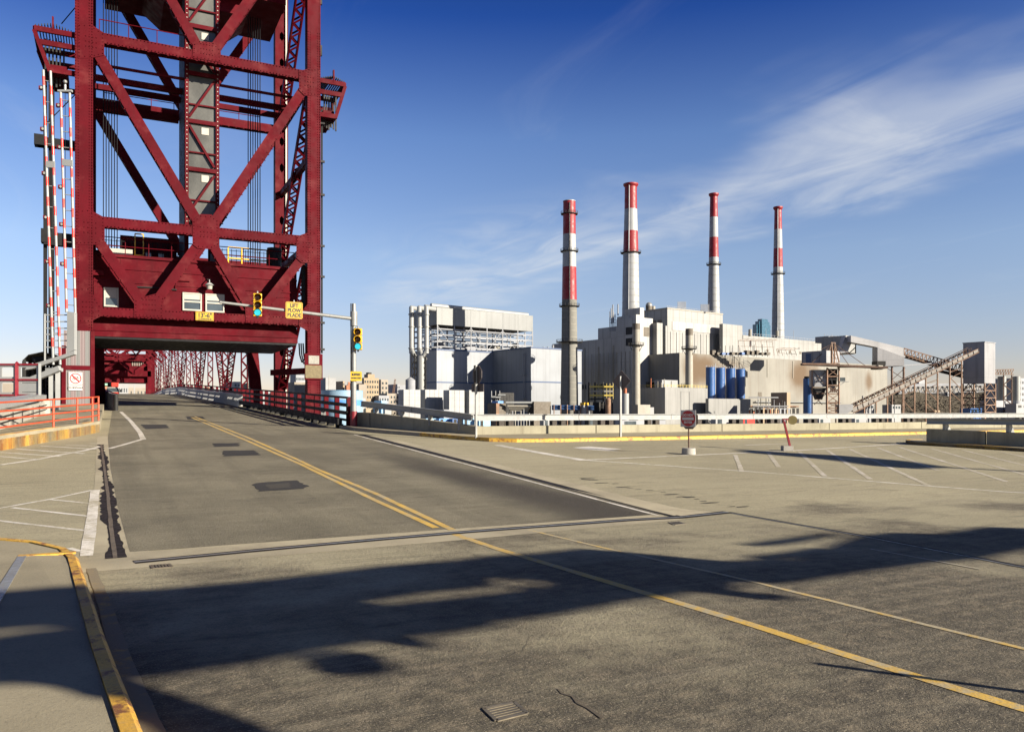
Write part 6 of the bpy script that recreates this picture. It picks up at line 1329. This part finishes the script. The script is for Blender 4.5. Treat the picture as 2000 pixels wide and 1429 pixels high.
# ------------------------------------------------ rusty unloading tower
un = thing('unloading_tower', 'rusty lattice unloading tower with grey machine house and long boom', 'crane tower', W(1628,806,384)); UY = 384
def WU(u, v, d=0): return W(u, v, UY+d)
C = W(1614.5, 684, 382); lq_ = reach(C, PQ, 1567); lp_ = reach(C, PP, 1640); zc0 = CAMZ+(V0-708.5)/F*382; block(C, lp_, lq_, zc0, C.z).build('machine_house', MT['conv'], un)
plrect(C, lq_*.62, lq_*.85, zc0+.6, C.z-1, MT['bluetrim'], un, 'door', .1); 
for s_ in (0, .3, .6, 1): 
    p = C+PQ*(lq_*s_)-PP*.2; m = M(); m.bar((p.x,p.y,zc0),(p.x,p.y,C.z),.25,.25); m.build('house_rib', MT['fargrey'], un)
m = M(); a = WU(1567,711); b = WU(1730,718); m.bar(a, b, 5,.9); m.build('boom_deck', MT['rustdark'], un)
m = M(); m.bar(WU(1567,710.2,-2.4), WU(1640,710.2,-2.4), .4,.5); m.build('deck_edge', MT['rust'], un)
m = M(); m.prism([WU(1640,712.5,1), WU(1715,713,1), WU(1718,716.5,1), WU(1640,717.5,1)], CD*3); m.build('boom_girder', MT['ivory'], un)
block(W(1716,714,384), 4, 4, CAMZ+(V0-721)/F*384, CAMZ+(V0-713)/F*384).build('boom_end_box', MT['ivory'], un)
for u in (1615.5, 1638.5):
    for d in (0, 8): p = WU(u, 806, d); q = WU(u, 718, d); m = M(); m.bar((p.x,p.y,GZ),q,.6,.6); m.build('leg', MT['rust'], un)
lv = [718, 735, 752, 769, 786, 797, 806]
for i, (v0, v1) in enumerate(zip(lv, lv[1:])):
    m = M(); m.bar(WU(1615.5,v1), WU(1638.5,v1), .35,.5); m.build('girt', MT['rust'], un)
    if i != 1: m = M(); m.bar(WU(1615.5,v0), WU(1638.5,v1), .3,.3); m.bar(WU(1638.5,v0), WU(1615.5,v1), .3,.3); m.build('cross_brace', MT['rust'], un)
m = M(); m.prism([WU(1620,720,4), WU(1636,720,4), WU(1634,757,4), WU(1620,757,4)], CD*3); m.build('dark_chute', MT['black'], un)
m = M(); m.ball(WU(1626,757,2), 1.3); m.ball(WU(1630,758,2), 1.1); m.bar(WU(1623,738,2), WU(1628,757,2), .4,.4); m.build('grab_bucket', MT['ivory'], un, True)
for u in (1621,1625,1629,1633): m = M(); m.bar(WU(u,766,-.5), WU(u+3,760,-.5), .5,.6); m.build('grille_bar', MT['rustdark'], un)
m = M(); a = WU(1590,722,3); m.prism([WU(1588,722,3), WU(1614,722,3), WU(1614,755,3), WU(1588,755,3)], CD*5); m.build('hopper_house', MT['conv'], un)
m = M(); m.prism([WU(1588,757,3), WU(1614,757,3), WU(1606,780,3), WU(1597,780,3)], CD*4); m.build('hopper_cone', MT['dark'], un)
for u in (1586, 1614): m = M(); p = WU(u,806,3); m.bar((p.x,p.y,GZ), WU(u,722,3), .4,.4); m.build('leg', MT['rust'], un)
m = M(); m.bar(WU(1588,724,2.6), WU(1614,754,2.6), .2,.2); m.bar(WU(1614,724,2.6), WU(1588,754,2.6), .2,.2); m.bar(WU(1586,768,2.8), WU(1614,768,2.8), .4,.5); m.bar(WU(1586,768,2.8), WU(1606,790,2.8), .25,.25); m.bar(WU(1614,768,2.8), WU(1590,790,2.8), .25,.25); m.build('cross_brace', MT['rustdark'], un)
for a, b in (((1624,671),(1614,708)),((1630,671),(1639,708)),((1625,671),(1625,716)),((1630,671),(1630,716))): m = M(); m.bar(WU(*a), WU(*b), .5,.5); m.build('mast_leg', MT['rust'], un)
for v in (676,684,692,700,708): m = M(); w = 3+ (v-671)*.18; m.bar(WU(1627.5-w,v), WU(1627.5+w,v), .25,.3); m.build('mast_girt', MT['rust'], un)
m = M(); m.box(WU(1623,672)-Vector((.6,.6,0)), WU(1632,668)+Vector((.6,.6,0))); m.build('mast_head', MT['rustdark'], un)
for b in ((1690,714),(1660,716),(1586,708),(1604,682)): m = M(); m.bar(WU(1628,670), WU(*b), .22,.22); m.build('stay', MT['rustdark'], un)
m = M(); m.prism([WU(1640,737), WU(1651,737), WU(1651,744), WU(1640,744)], CD*2.5); m.build('operator_cab', MT['glass'], un); m = M(); m.bar(WU(1638,745), WU(1657,745), 2,.3); m.bar(WU(1640,752), WU(1650,745), .2,.2); m.build('cab_platform', MT['farwhite'], un)
# ------------------------------------------------ conveyors
cv = thing('transfer_house', 'grey transfer house with sloped chute at the end of the boiler roof', 'conveyor house', W(1655,690,420)); 
block(W(1652,655,415), reach(W(1652,655,415), PP, 1672), 14, CAMZ+(V0-690)/F*415, CAMZ+(V0-655)/F*415).build('house_block', MT['pivory'], cv)
m = M()
for i in range(12): u = 1620+i*2.8; m.bar(W(u,656,430), W(u,668,430), .7,.4)
m.build('louvre_screen', MT['fargrey'], cv); block(W(1618,658,436), 9, 8, CAMZ+(V0-668)/F*436, CAMZ+(V0-656)/F*436).build('house_block', MT['fargrey'], cv)
m = M(); m.prism([W(1651,656,409), W(1664,668,409), W(1655,688,409), W(1640,690,409)], CD*5); m.build('sloped_chute', MT['conv'], cv)
for a, b in (((1658,690),(1671,690)),((1671,690),(1671,668)),((1658,690),(1671,678))): m = M(); m.bar(W(*a,412), W(*b,412), .4,.4); m.build('support_brace', MT['dark'], cv)
gl = thing('upper_conveyor', 'grey enclosed conveyor descending from the boiler roof to a grey drive house', 'conveyor', W(1715,715,400))
GYc = 404; m = M(); m.prism([W(1662,655,GYc), W(1768,680,GYc+4), W(1768,698,GYc+4), W(1714,678,GYc+2), W(1662,668,GYc)], CD*5); m.build('gallery', MT['conv'], gl)
m = M(); m.prism([W(1714,678,GYc-.5), W(1766,697,GYc-.5), W(1766,714,GYc-.5), W(1730,715,GYc-.5), W(1714,706,GYc-.5)], CD*6); m.build('drive_house', MT['conv'], gl)
m = M(); m.prism([W(1713,705,GYc-.8), W(1730,705,GYc-.8), W(1730,713,GYc-.8), W(1713,713,GYc-.8)], CD*6); m.build('drive_opening', MT['dark'], gl)
for u in (1742, 1765): p = W(u, 716, GYc+1); m = M(); m.bar((p.x,p.y,GZ),p,.7,.7); m.build('leg', MT['rustdark'], gl)
m = M(); m.bar(W(1732,718,GYc+1), W(1768,742,GYc+1), .25,.25); m.bar(W(1768,718,GYc+1), W(1742,742,GYc+1), .25,.25); m.bar(W(1742,742,GYc+1), W(1765,760,GYc+1), .25,.25); m.build('leg_brace', MT['rustdark'], gl)
m = M(); m.bar(W(1732,716,GYc+1), W(1830,709,GYc+4), 2,.5); m.build('catwalk', MT['fargrey'], gl)
tr = thing('truss_conveyor', 'rusty open truss conveyor between the drive house and the transfer tower', 'conveyor', W(1820,740,404)); TYc = 408
def seg2(m, a, b, Y, w=.4): m.bar(W(*a,Y), W(*b,Y), w, w)
def trussbay(par, a0, a1, b0, b1, n_, Y, mat, w=.4, name='truss_bay'):
    """a0-a1 lower chord, b0-b1 upper chord in picture coordinates"""
    def L2(p, q, t): return (p[0]+(q[0]-p[0])*t, p[1]+(q[1]-p[1])*t)
    for i in range(n_):
        t0, t1 = i/n_, (i+1)/n_; m = M()
        for d in (0, 4):
            seg2(m, L2(a0,a1,t0), L2(a0,a1,t1), Y+d, w); seg2(m, L2(b0,b1,t0), L2(b0,b1,t1), Y+d, w); seg2(m, L2(a0,a1,t0), L2(b0,b1,t0), Y+d, w*.7); seg2(m, L2(a0,a1,t0), L2(b0,b1,t1), Y+d, w*.7)
        m.bar(W(*L2(b0,b1,t0),Y), W(*L2(b0,b1,t0),Y+4), w, w); m.build(name, mat, par)
trussbay(tr, (1766,692), (1882,734), (1766,680), (1882,714), 16, TYc, MT['rust'], .45); m = M(); m.prism([W(1766,690,TYc+1), W(1882,726,TYc+1), W(1882,731,TYc+1), W(1766,697,TYc+1)], CD*2.5); m.build('belt_deck', MT['rustdark'], tr)
m = M(); m.prism([W(1838,722,TYc+3), W(1884,733,TYc+3), W(1884,738,TYc+3), W(1838,727,TYc+3)], CD*2); m.build('return_belt', MT['dark'], tr)
tt = thing('transfer_tower', 'tall grey boxed transfer tower on rusty lattice legs at the right', 'conveyor tower', W(1923,806,396)); C = W(1923, 668, 396); lq_ = reach(C, PQ, 1881); lp_ = reach(C, PP, 1944); zb_ = CAMZ+(V0-748)/F*396
block(C, lp_, lq_, zb_, C.z).build('tower_block', MT['conv'], tt); trim(C, lp_, lq_, C.z+.15, .4, MT['fargrey'], tt, 'roof_edge')
cor = [C, C+PP*lp_, C+PQ*lq_, C+PQ*lq_+PP*lp_]
for p in cor: m = M(); m.bar((p.x,p.y,GZ),(p.x,p.y,zb_),.55,.55); m.build('leg', MT['rust'], tt)
nz = 6
for i in range(nz):
    z0 = GZ+(zb_-GZ)*i/nz; z1 = GZ+(zb_-GZ)*(i+1)/nz
    for (p, q, mk) in ((cor[0], cor[1], 'rust'), (cor[0], cor[2], 'rustdark'), (cor[2], cor[3], 'rustdark')):
        mid = (p+q)/2; m = M(); m.bar((p.x,p.y,z0),(q.x,q.y,z0),.35,.4); m.bar((p.x,p.y,z0),(mid.x,mid.y,z1),.3,.3); m.bar((q.x,q.y,z0),(mid.x,mid.y,z1),.3,.3); m.build('leg_brace', MT[mk], tt)
cw_ = thing('inclined_conveyor', 'long inclined pale conveyor with rusty roof frames on tall rusty legs', 'conveyor', W(1700,806,384)); IY = 384
a0, a1, b0, b1 = (1666,806), (1912,687), (1664,797), (1911,681)
n_ = 24
for i in range(n_):
    t0, t1 = i/n_, (i+1)/n_; L2 = lambda p, q, t: (p[0]+(q[0]-p[0])*t, p[1]+(q[1]-p[1])*t)
    m = M(); m.prism([W(*L2(a0,a1,t0+.004),IY), W(*L2(a0,a1,t1-.004),IY), W(*L2(b0,b1,t1-.004),IY), W(*L2(b0,b1,t0+.004),IY)], CD*.3); m.build('side_panel', MT['convside'], cw_)
m = M(); m.bar(W(1666,806.6,IY), W(1912,687.6,IY), .5,.45); m.bar(W(1664,796.5,IY), W(1911,680.5,IY), .3,.3); m.build('chord', MT['rust'], cw_)
m = M(); m.prism([W(1668,804,IY+.5), W(1914,685,IY+.5), W(1914,684,IY+.5), W(1668,803,IY+.5)], CD*3.6); m.build('belt', MT['rustdark'], cw_)
for i in range(42):
    t = i/42; u = 1664+(1900-1664)*t; v = 797+(686-797)*t; m = M(); p = W(u, v, IY); q = W(u-3, v-6.5, IY+2.2); r_ = W(u-7, v-2, IY+4.4); m.bar(p, q, .28,.28); m.bar(q, r_, .28,.28)
    if i % 2: q2 = W(u+2.6, v-9.0, IY+2.2); m.bar(p, q2, .22,.22); m.bar(q, q2, .35,.22)
    m.build('roof_frame', MT['rustdark'] if i % 3 else MT['rust'], cw_)
m = M(); m.bar(W(1661,790,IY+2.2), W(1890,679,IY+2.2), .35,.3); m.bar(W(1657,795,IY+4.4), W(1888,683,IY+4.4), .35,.3); m.build('roof_purlin', MT['rustdark'], cw_)
m = M(); m.prism([W(1639,790,IY-.6), W(1666,789,IY-.6), W(1666,800,IY-.6), W(1648,812,IY-.6), W(1639,812,IY-.6)], CD*5); m.build('tail_box', MT['farwhite'], cw_)
for u in (1688, 1711, 1733, 1763, 1786, 1808, 1831, 1855, 1878):
    v = 806-(u-1666)*119/246+1; 
    for d in (0, 4): p = W(u, v, IY+d); m = M(); m.bar((p.x,p.y,GZ),p,.5,.5); m.build('leg', MT['rust'], cw_)
for u0, u1 in ((1763,1786),(1808,1831),(1855,1878)):
    v0 = 806-(u0-1666)*119/246+10; m = M(); seg2(m, (u0,v0+12), (u1,v0+36), IY, .28); seg2(m, (u0,v0+2), (u1,v0-6), IY, .28); seg2(m, (u1,v0+2), (u0,v0+14), IY+4, .28); seg2(m, (u0,v0+40), (u1,v0+60), IY, .28); m.build('leg_brace', MT['rust'], cw_)
# right silos with stair tower
for i, (u, w, lab) in enumerate(((1957,15,'left one of two pale grey silos at the right edge'), (1984,16,'right one of two pale grey silos at the right edge'))):
    c = W(u, 806, 420); t = thing('grey_silo', lab, 'silo', (c.x,c.y,GZ), 'pale silos at the right edge'); r = w/2/F*420; z1 = CAMZ+(V0-735)/F*420; m = M(); m.cyl((c.x,c.y,CAMZ+(V0-782)/F*420),(c.x,c.y,z1),r,n=28); m.build('shell', MT['galv'], t, True); m = M(); m.cyl((c.x,c.y,GZ),(c.x,c.y,CAMZ+(V0-782)/F*420),r*1.05,n=20); m.build('skirt', MT['fargrey'], t)
t = thing('stair_tower', 'rusty zigzag stair tower with walkway between the two pale silos', 'stair tower', W(1968,806,414))
for u in (1960, 1976): p = W(u, 732, 413); m = M(); m.bar((p.x,p.y,GZ),p,.4,.4); m.build('leg', MT['rustdark'], t)
for i in range(5): v0 = 738+i*13; m = M(); m.bar(W(1960 if i % 2 else 1976,v0,413), W(1976 if i % 2 else 1960,v0+13,413), .5,.4); m.build('stair_flight', MT['rustdark'], t)
trussbay(t, (1944,731), (1980,731), (1944,722), (1980,721), 7, 412, MT['rust'], .35, 'walkway_bay')
gbox('dark_bunker', 'dark bunker block under the pale silos', 'industrial block', 1946, 408, 782, 1982, MT['fargrey'], 8)
# ================================================================ distant town
def far(name, label, cat, u0, u1, vt, Y, mat, dep=30, wins=None, z0=GZ, uL=None):
    C = W(u0, vt, Y); t = thing(name, label, cat, (C.x,C.y,z0)); lp = max(1, reach(C, PP, u1)); lq = reach(C, PQ, uL) if uL else dep; block(C, lp, lq, z0, C.z).build('wall', mat, t)
    if wins:
        nx, nz, zs, fr = wins
        for i in range(nx):
            for j in range(nz):
                s_ = lp*(i+.5)/nx; w = lp/nx*fr/2; z = C.z-zs*(j+.75); prect(C, s_-w, s_+w, z-zs*.22, z+zs*.22, MT['glass'], t, 'window', .12)
    return t, C, lp, lq
t, C, lp, lq = far('beige_tower_block', 'beige block with rows of dark windows behind the signal pole', 'building', 711, 740, 737.5, 560, MT['beige'], wins=(6,6,3.6,.5), uL=707)
block(C+PP*4+PQ*2, lp*.45, 6, C.z, C.z+2.7).build('roof_house', MT['beige'], t); block(C+PP*5+PQ*3, lp*.2, 4, C.z+2.7, C.z+4).build('roof_tank', MT['dark'], t)
far('beige_annex', 'lower grey annex in front of the beige block', 'building', 701, 716, 750, 540, MT['fartan'], 12, uL=697)
t, C, lp, lq = far('white_block', 'white block with dark left side behind the lattice tower foot', 'building', 636, 656, 737.5, 520, MT['farwhite'], wins=None, uL=624); prect(C, lp*.3, lp*.34, GZ, C.z+2, MT['ivory'], t, 'pilaster')
far('grey_office', 'grey office block with banded windows behind the right tower column', 'building', 578, 600, 722, 620, MT['fargrey'], 12, (8,6,4,.6)); far('pale_office_base', 'pale low block below the grey office', 'building', 575, 598, 746, 500, MT['fartan'], 12)
for i, (u0, u1, vt, Y, mk, lab) in enumerate(((744,758,741,640,'fartan','tan block with dark side beside the crane'), (457,470,745,640,'farwhite','white block seen between truss posts'), (396,404,752,700,'fartan','tan block low between truss posts'), (484,500,748,690,'brown','brown block low beside the end post'), (660,690,763,700,'fartan','low tan row of roofs above the blue tank'), (670,673,744,720,'beige','thin beige chimney tower above low roofs'), (776,781,750,720,'fargrey','thin grey water tower block left of the silo'), (756,790,768,620,'fartan','low tan row of houses beside the grey silo'), (740,760,772,560,'fargrey','low grey warehouse right of the beige block'), (300,330,758,900,'fartan','low far row of roofs between bridge posts'), (340,372,756,880,'fartan','low far tan block between bridge posts'), (418,436,757,800,'farwhite','low far white block between bridge posts'), (505,540,762,560,'farwhite','low white shed below the truss end post'), (540,575,768,480,'farwhite','low pale shed behind the bridge railing'), (0,30,768,800,'brush','distant brown shore block at the left edge'), (1990,2040,738,520,'fargrey','grey block at the far right edge'), (2000,2060,760,600,'fartan','tan low block beyond the right edge'))):
    far('far_building', lab, 'building', u0, u1, vt, Y, MT[mk], 20, (max(2, int((u1-u0)/5)), max(1, int((800-vt)/14)), 3.8, .45) if mk != 'brush' else None)
m = M(); p = W(768, 768, 700); q = W(772, 740, 700); lattice(m, (p.x,p.y,p.z), q, 1.2, 1.2, .2, 2.5, side=tuple(CD)); tag(m.build('tower_crane', MT['rust']), 'distant red lattice crane jib above the low roofs', 'crane')
# pale blue tank
c = W(668, 800, 300); t = thing('blue_tank', 'large pale blue storage tank with darker blue band behind the railing', 'tank', (c.x,c.y,GZ)); r = 40/F*300
zz = lambda v: CAMZ+(V0-v)/F*300
for v0, v1, mk in ((764,781,'paleblue'),(781,792,'midblue'),(792,835,'paleblue')): m = M(); m.cyl((c.x,c.y,max(GZ,zz(v1))),(c.x,c.y,zz(v0)),r,n=48); m.build('shell_band', MT[mk], t, True)
m = M(); m.cyl((c.x,c.y,zz(764)),(c.x,c.y,zz(764)+.25),r*1.01,n=48); m.build('roof_rim', MT['hydblue'], t)
for i, (u, v, w, h, mk, lab) in enumerate(((715,797,18,5,'beige','cream roofed van behind the parapet near the signal pole'), (735,796,16,5,'hydblue','light blue box behind the sloping guard rail'), (752,792,14,6,'farwhite','white box trailer left of the white blocks'), (705,777,10,6,'farwhite','white cabin roof beside the blue tank'), (745,782,12,6,'hydblue','blue box left of the white blocks'))):
    C = W(u, v, 300); t = thing('yard_shed', lab, 'shed', (C.x,C.y,GZ)); block(C, w/F*300, 6, GZ, C.z).build('body', MT[mk], t); prect(C, .5, 1.2, GZ, GZ+2, MT['dark'], t, 'door', .06)
# buildings through the portal
far('green_roofed_hall', 'brick building with green roof edge seen through the bridge portal', 'building', 182, 212, 750, 420, MT['brick'], 25, (6,2,4,.4), z0=GZ); C = W(182,750,419); block(C, reach(C, PP, 214), 20, C.z-.6, C.z+1.2).build('green_roof', MT['greenroof'], [o for o in bpy.data.objects if o.name.startswith('green_roofed_hall')][0])
far('cream_school', 'cream block with dark windows seen through the bridge portal', 'building', 226, 250, 749, 460, MT['farwhite'], 20, (5,2,5,.5)); far('tan_row', 'tan low row seen through the bridge portal', 'building', 246, 300, 757, 520, MT['fartan'], 20, (8,2,4,.3))
for u in (249.5, 262.5): p = W(u, 744, 210); m = M(); m.bar((p.x,p.y,GZ),p,.3,.3); tag(m.build('lamp_mast', MT['farwhite']), 'left white lamp mast seen through the portal' if u < 255 else 'right white lamp mast seen through the portal', 'lamp post')
# blue glass tower behind the plant, with steam in front
c = W(1473, 660, 900); t = thing('glass_tower', 'blue glass skyscraper peeking over the boiler house roof', 'skyscraper', (c.x,c.y,GZ))
for u0, u1, v in ((1470,1505,633),(1475,1503,627),(1480,1500,622.5)): C = W(u0+8, v, 905); block(C, max(2, reach(C, PP, u1)), reach(C, PQ, u0), GZ, C.z).build('glass_block', MT['bluetower'], t)
# ------------------------------------------------ dark bridge and winter hillside behind the conveyors
m = M(); bg_ = thing('far_viaduct', 'dark steel viaduct behind the conveyors', 'bridge', W(1800,790,620))
a, b = W(1755,753,620), W(1960,749,640); m.bar(a, b, 6,2.2); m.build('deck_girder', MT['fargrey'], bg_)
for i in range(22):
    p, q = a.lerp(b, i/22), a.lerp(b, (i+1)/22); m = M(); m.bar(p-Z3*.8, (p+q)/2-Z3*6, .7,.7); m.bar((p+q)/2-Z3*6, q-Z3*.8, .7,.7); m.bar(p-Z3*6, q-Z3*6, .7,.7); m.build('truss_bay', MT['fargrey'], bg_)
for u in (1760,1800,1850,1905,1950): p = W(u, 765, 628); m = M(); m.bar((p.x,p.y,GZ),(p.x,p.y,p.z),2.5,2.5); m.build('pier', MT['fargrey'], bg_)
block(W(1795,745,640), 10, 8, CAMZ+(V0-752)/F*640, CAMZ+(V0-741)/F*640).build('bridge_cabin', MT['fargrey'], bg_)
vs_ = []; m = M(); r2 = random.Random(3)
for k in range(5200):                                  # bare winter brush on the bank
    u = 1690+r2.random()*420; Y = 560+r2.random()*50; top = 762+6*math.sin(u*.03)+r2.uniform(0,6); v = top+(803-top)*r2.random(); c = W(u, v, Y); s_ = r2.uniform(.3,.95)
    e = Vector((r2.uniform(-1,1),r2.uniform(-1,1),r2.uniform(-.6,1))).normalized()*s_; f_ = Vector((r2.uniform(-1,1),r2.uniform(-1,1),r2.uniform(-1,1))).normalized()*s_*.5; m.poly([c-e, c+f_, c+e, c-f_])
tag(m.build('bank_brush', MT['brush']), 'brown leafless brush on the bank behind the conveyor legs', 'brush', kind='stuff')
m = M(); P = [W(1680+i*24, 768+5*math.sin(i*.9), 600) for i in range(18)]; base = [(p.x,p.y,GZ) for p in P]
for i in range(17): m.hexa([base[i], base[i+1], (base[i+1][0]+60,base[i+1][1]+120,GZ), (base[i][0]+60,base[i][1]+120,GZ)], [tuple(P[i]+Vector((10,20,0))), tuple(P[i+1]+Vector((10,20,0))), (base[i+1][0]+60,base[i+1][1]+120,P[i+1].z+1), (base[i][0]+60,base[i][1]+120,P[i].z+1)])
struct(m.build('wooded_hill', MT['brush']))
for i, (u0, u1, v, mk, lab) in enumerate(((1688,1708,789,'farwhite','white window fronted shed under the inclined conveyor'), (1742,1760,790,'farwhite','white shed with dark windows between conveyor legs'), (1895,1918,797,'silo','dark blue tanker body under the transfer tower'), (1826,1836,801,'beige','small beige block between the conveyor legs'), (1985,2020,788,'farwhite','white shed at the right edge below the silos'))):
    C = W(u0, v, 400); t = thing('yard_shed', lab, 'shed', (C.x,C.y,GZ)); lp = reach(C, PP, u1); block(C, lp, 5, GZ, C.z).build('body', MT[mk], t)
    for k in range(3): prect(C, lp*(.1+.3*k), lp*(.28+.3*k), C.z-2, C.z-.8, MT['glass'], t, 'window', .08)

# low mass of roofs and trees on the far shore, too small to tell apart
for mk, seed, cnt in (('fartan', 11, 90), ('fargrey', 12, 70), ('farwhite', 13, 45), ('brick', 14, 45)):
    rr_ = random.Random(seed); m = M()
    for k in range(cnt):
        u = rr_.choice((rr_.uniform(-60,130), rr_.uniform(180,560), rr_.uniform(560,800), rr_.uniform(690,800), rr_.uniform(1760,2100))); Y = rr_.uniform(640,1300); h = rr_.uniform(5,19) if rr_.random() < .85 else rr_.uniform(18,34); w = rr_.uniform(6,20); c = W(u, 800, Y)
        m.box((c.x-w/2,c.y-w/2,GZ),(c.x+w/2,c.y+w/2,GZ+h))
        if rr_.random() < .4: m.box((c.x-w/6,c.y-w/6,GZ+h),(c.x+w/8,c.y+w/8,GZ+h+rr_.uniform(1.5,4)))
    tag(m.build('far_town', MT[mk]), {'fartan': 'mass of tan roofs along the far horizon', 'fargrey': 'mass of grey roofs along the far horizon', 'farwhite': 'mass of white roofs along the far horizon', 'brick': 'mass of brick roofs along the far horizon'}[mk], 'town', kind='stuff')
rr_ = random.Random(21); m = M()
for k in range(160):
    u = rr_.choice((rr_.uniform(-60,130), rr_.uniform(200,560), rr_.uniform(640,800))); Y = rr_.uniform(360,620); c0 = W(u, 800, Y); hh = rr_.uniform(4,9)
    for q in range(26):
        c = Vector((c0.x,c0.y,GZ+hh*.6))+Vector((rr_.gauss(0,1.6),rr_.gauss(0,1.6),rr_.gauss(0,hh*.22))); s_ = rr_.uniform(.3,.9); e = Vector((rr_.uniform(-1,1),rr_.uniform(-1,1),rr_.uniform(-1,1))).normalized()*s_; f_ = Vector((rr_.uniform(-1,1),rr_.uniform(-1,1),rr_.uniform(-1,1))).normalized()*s_*.6; m.poly([c-e, c+f_, c+e, c-f_])
tag(m.build('far_trees', MT['leaf']), 'belt of dull trees and shrubs along the far shore', 'trees', kind='stuff')
# ================================================================ unseen structures behind the camera, shaped to shade the plaza
BY = -5.5
def back(u, v, y=BY):
    g = R(u, v); t = (y-g.y)/SUN.y; return g+SUN*t
ew = thing('walkway_shade_caster', 'elevated walkway outside the picture, unseen and shaped to cast the plaza shadow', 'walkway', (20,BY,0))
def cast(poly, name, th=.35, y=BY, mat=None):  # flat plate cut to a shadow outline, projected back along the sun
    m = M(); m.prism([back(u, v, y) for u, v in poly], (0,-th,0)); return m.build(name, mat or MT['wallc'], ew)
cast([(-260,1195),(160,1154),(284,1150),(500,1132),(740,1104),(870,1094),(942,1086),(942,1131),(896,1136),(818,1143),(701,1161),(686,1168),(740,1180),(870,1167),(942,1159),(942,1202),(844,1216),(714,1230),(610,1246),(500,1266),(284,1296),(245,1300),(170,1262),(120,1232),(60,1222),(0,1226),(-260,1250)], 'parapet')
cast([(-260,1290),(0,1252),(90,1242),(190,1236),(240,1300),(262,1326),(336,1352),(413,1378),(500,1409),(640,1470),(420,1460),(323,1412),(284,1390),(258,1370),(232,1362),(90,1344),(52,1329),(0,1323),(-260,1330)], 'shade_slab')
cast([(585,1283),(620,1276),(655,1271),(700,1272),(740,1279),(755,1285),(730,1291),(680,1295),(625,1292)], 'shade_plate', .3)  # no lamp: plate added for a small oval shadow
for k in range(2):
    cast([(700+k*40,1228),(790,1240),(835,1250),(800,1252),(740,1242)][:5], 'shade_plate', .2, BY-.6*k) if k == 0 else None
cast([(1500,1106),(1555,1090),(1620,1062),(1676,1044),(1730,1039),(1824,1042),(1919,1028),(2000,1031),(2200,1020),(2400,1018),(2400,1035),(2200,1042),(2000,1055),(1865,1081),(1770,1089),(1650,1104),(1595,1112),(1530,1122),(1470,1128)], 'parapet')
cast([(1440,1062),(1500,1054),(1560,1046),(1620,1040),(1560,1052),(1500,1060)], 'shade_sliver', .2)
cast([(1450,1086),(1520,1078),(1580,1068),(1560,1076),(1500,1090)], 'shade_sliver', .2)
# screen of slim bars between the solid parts: shades about two thirds
TOPE = [(930,1087),(1046,1079),(1126,1070),(1220,1077),(1324,1087),(1415,1095),(1470,1092),(1530,1088)]
BOTE = [(930,1206),(1000,1199),(1090,1187),(1220,1163),(1285,1156),(1337,1147),(1402,1156),(1480,1160),(1530,1160)]
def interp(P, u):
    for (a, b), (c, d) in zip(P, P[1:]):
        if a <= u <= c: return b+(d-b)*(u-a)/(c-a)
    return P[-1][1]
u = 943.0; k = 0
TT = [(940,1131),(1000,1126),(1046,1131),(1060,1136)]; TBt = [(940,1159),(1000,1152),(1046,1144),(1060,1137)]
while u < 1528:
    w = 2.3; gap = 6.2 if u > 1030 else 3.4
    vt, vb = interp(TOPE, u), interp(BOTE, u); slit = None
    if u < 1058: slit = (interp(TT, u), interp(TBt, u))
    for a, b in ([(vt, vb)] if not slit else [(vt, slit[0]), (slit[1], vb)]):
        if u > 1440 and b > 1130: b = 1136
        cast([(u,a),(u+w,a),(u+w,b),(u,b)], 'screen_bar', .06)
    u += gap; k += 1
for (u0, v0), (u1, v1), w in (((1034,1085),(1008,1134),18), ((1014,1143),(995,1200),22), ((1212,1078),(1226,1105),14), ((1222,1100),(1240,1160),20), ((1318,1088),(1358,1144),14), ((1430,1096),(1470,1128),16)):
    cast([(u0-w/2,v0),(u0+w/2,v0),(u1+w/2,v1),(u1-w/2,v1)], 'screen_post', .15)
cast([(930,1086),(1046,1079),(1126,1070),(1220,1077),(1324,1087),(1415,1095),(1480,1090),(1480,1093),(1415,1098.5),(1324,1090.5),(1220,1080.5),(1126,1073.5),(1046,1082.5),(930,1090)], 'top_rail', .2)
cast([(930,1206),(1000,1199),(1090,1187),(1220,1163),(1285,1156),(1337,1147),(1402,1156),(1480,1164),(1530,1160),(1480,1158),(1402,1150),(1337,1142),(1285,1151),(1220,1158),(1090,1181),(1000,1193),(930,1200)], 'bottom_rail', .2)
for x in (-6, 40): m = M(); m.box((x-.5,BY-1.2,-.02),(x+.5,BY-.36,5)); m.build('column', MT['wallc'], ew)
# cut-out and pole added out of view to cast the hatched lane shade
shade_banner = thing('banner_shade_caster', 'unseen shape outside the picture on the right, cut to cast a broad shadow', 'lamp post', back(1845,911,-6))
m = M(); m.prism([back(u, v, -6) for u, v in ((1440,877),(1560,885),(1640,889),(1700,894),(1770,900),(1848,911),(1790,915),(1690,908),(1620,898),(1560,892),(1440,882))], (0,-.15,0)); m.build('lamp_arm', MT['galv'], shade_banner)  # no lamp: plate cut to the shadow outline it casts
q = back(1846,911,-6); m = M(); m.cyl((q.x+1,-6.1,H(0)),(q.x-.2,-6.1,q.z),.12,n=12); m.build('shaft', MT['galv'], shade_banner)  # no lamp: pole added out of view to cast shade
tag_ = R(1595,1295); b0 = tag_+Vector((SUN.x, SUN.y, 0))*(1.15/SUN.z); m = M(); m.cyl((b0.x,b0.y,-.02),(b0.x,b0.y,1.15),.028,n=12); tag(m.build('shade_stake', MT['galv'], None, True), 'unseen thin stake outside the picture, added to cast the line shadow at lower right', 'stake')
# ================================================================ done
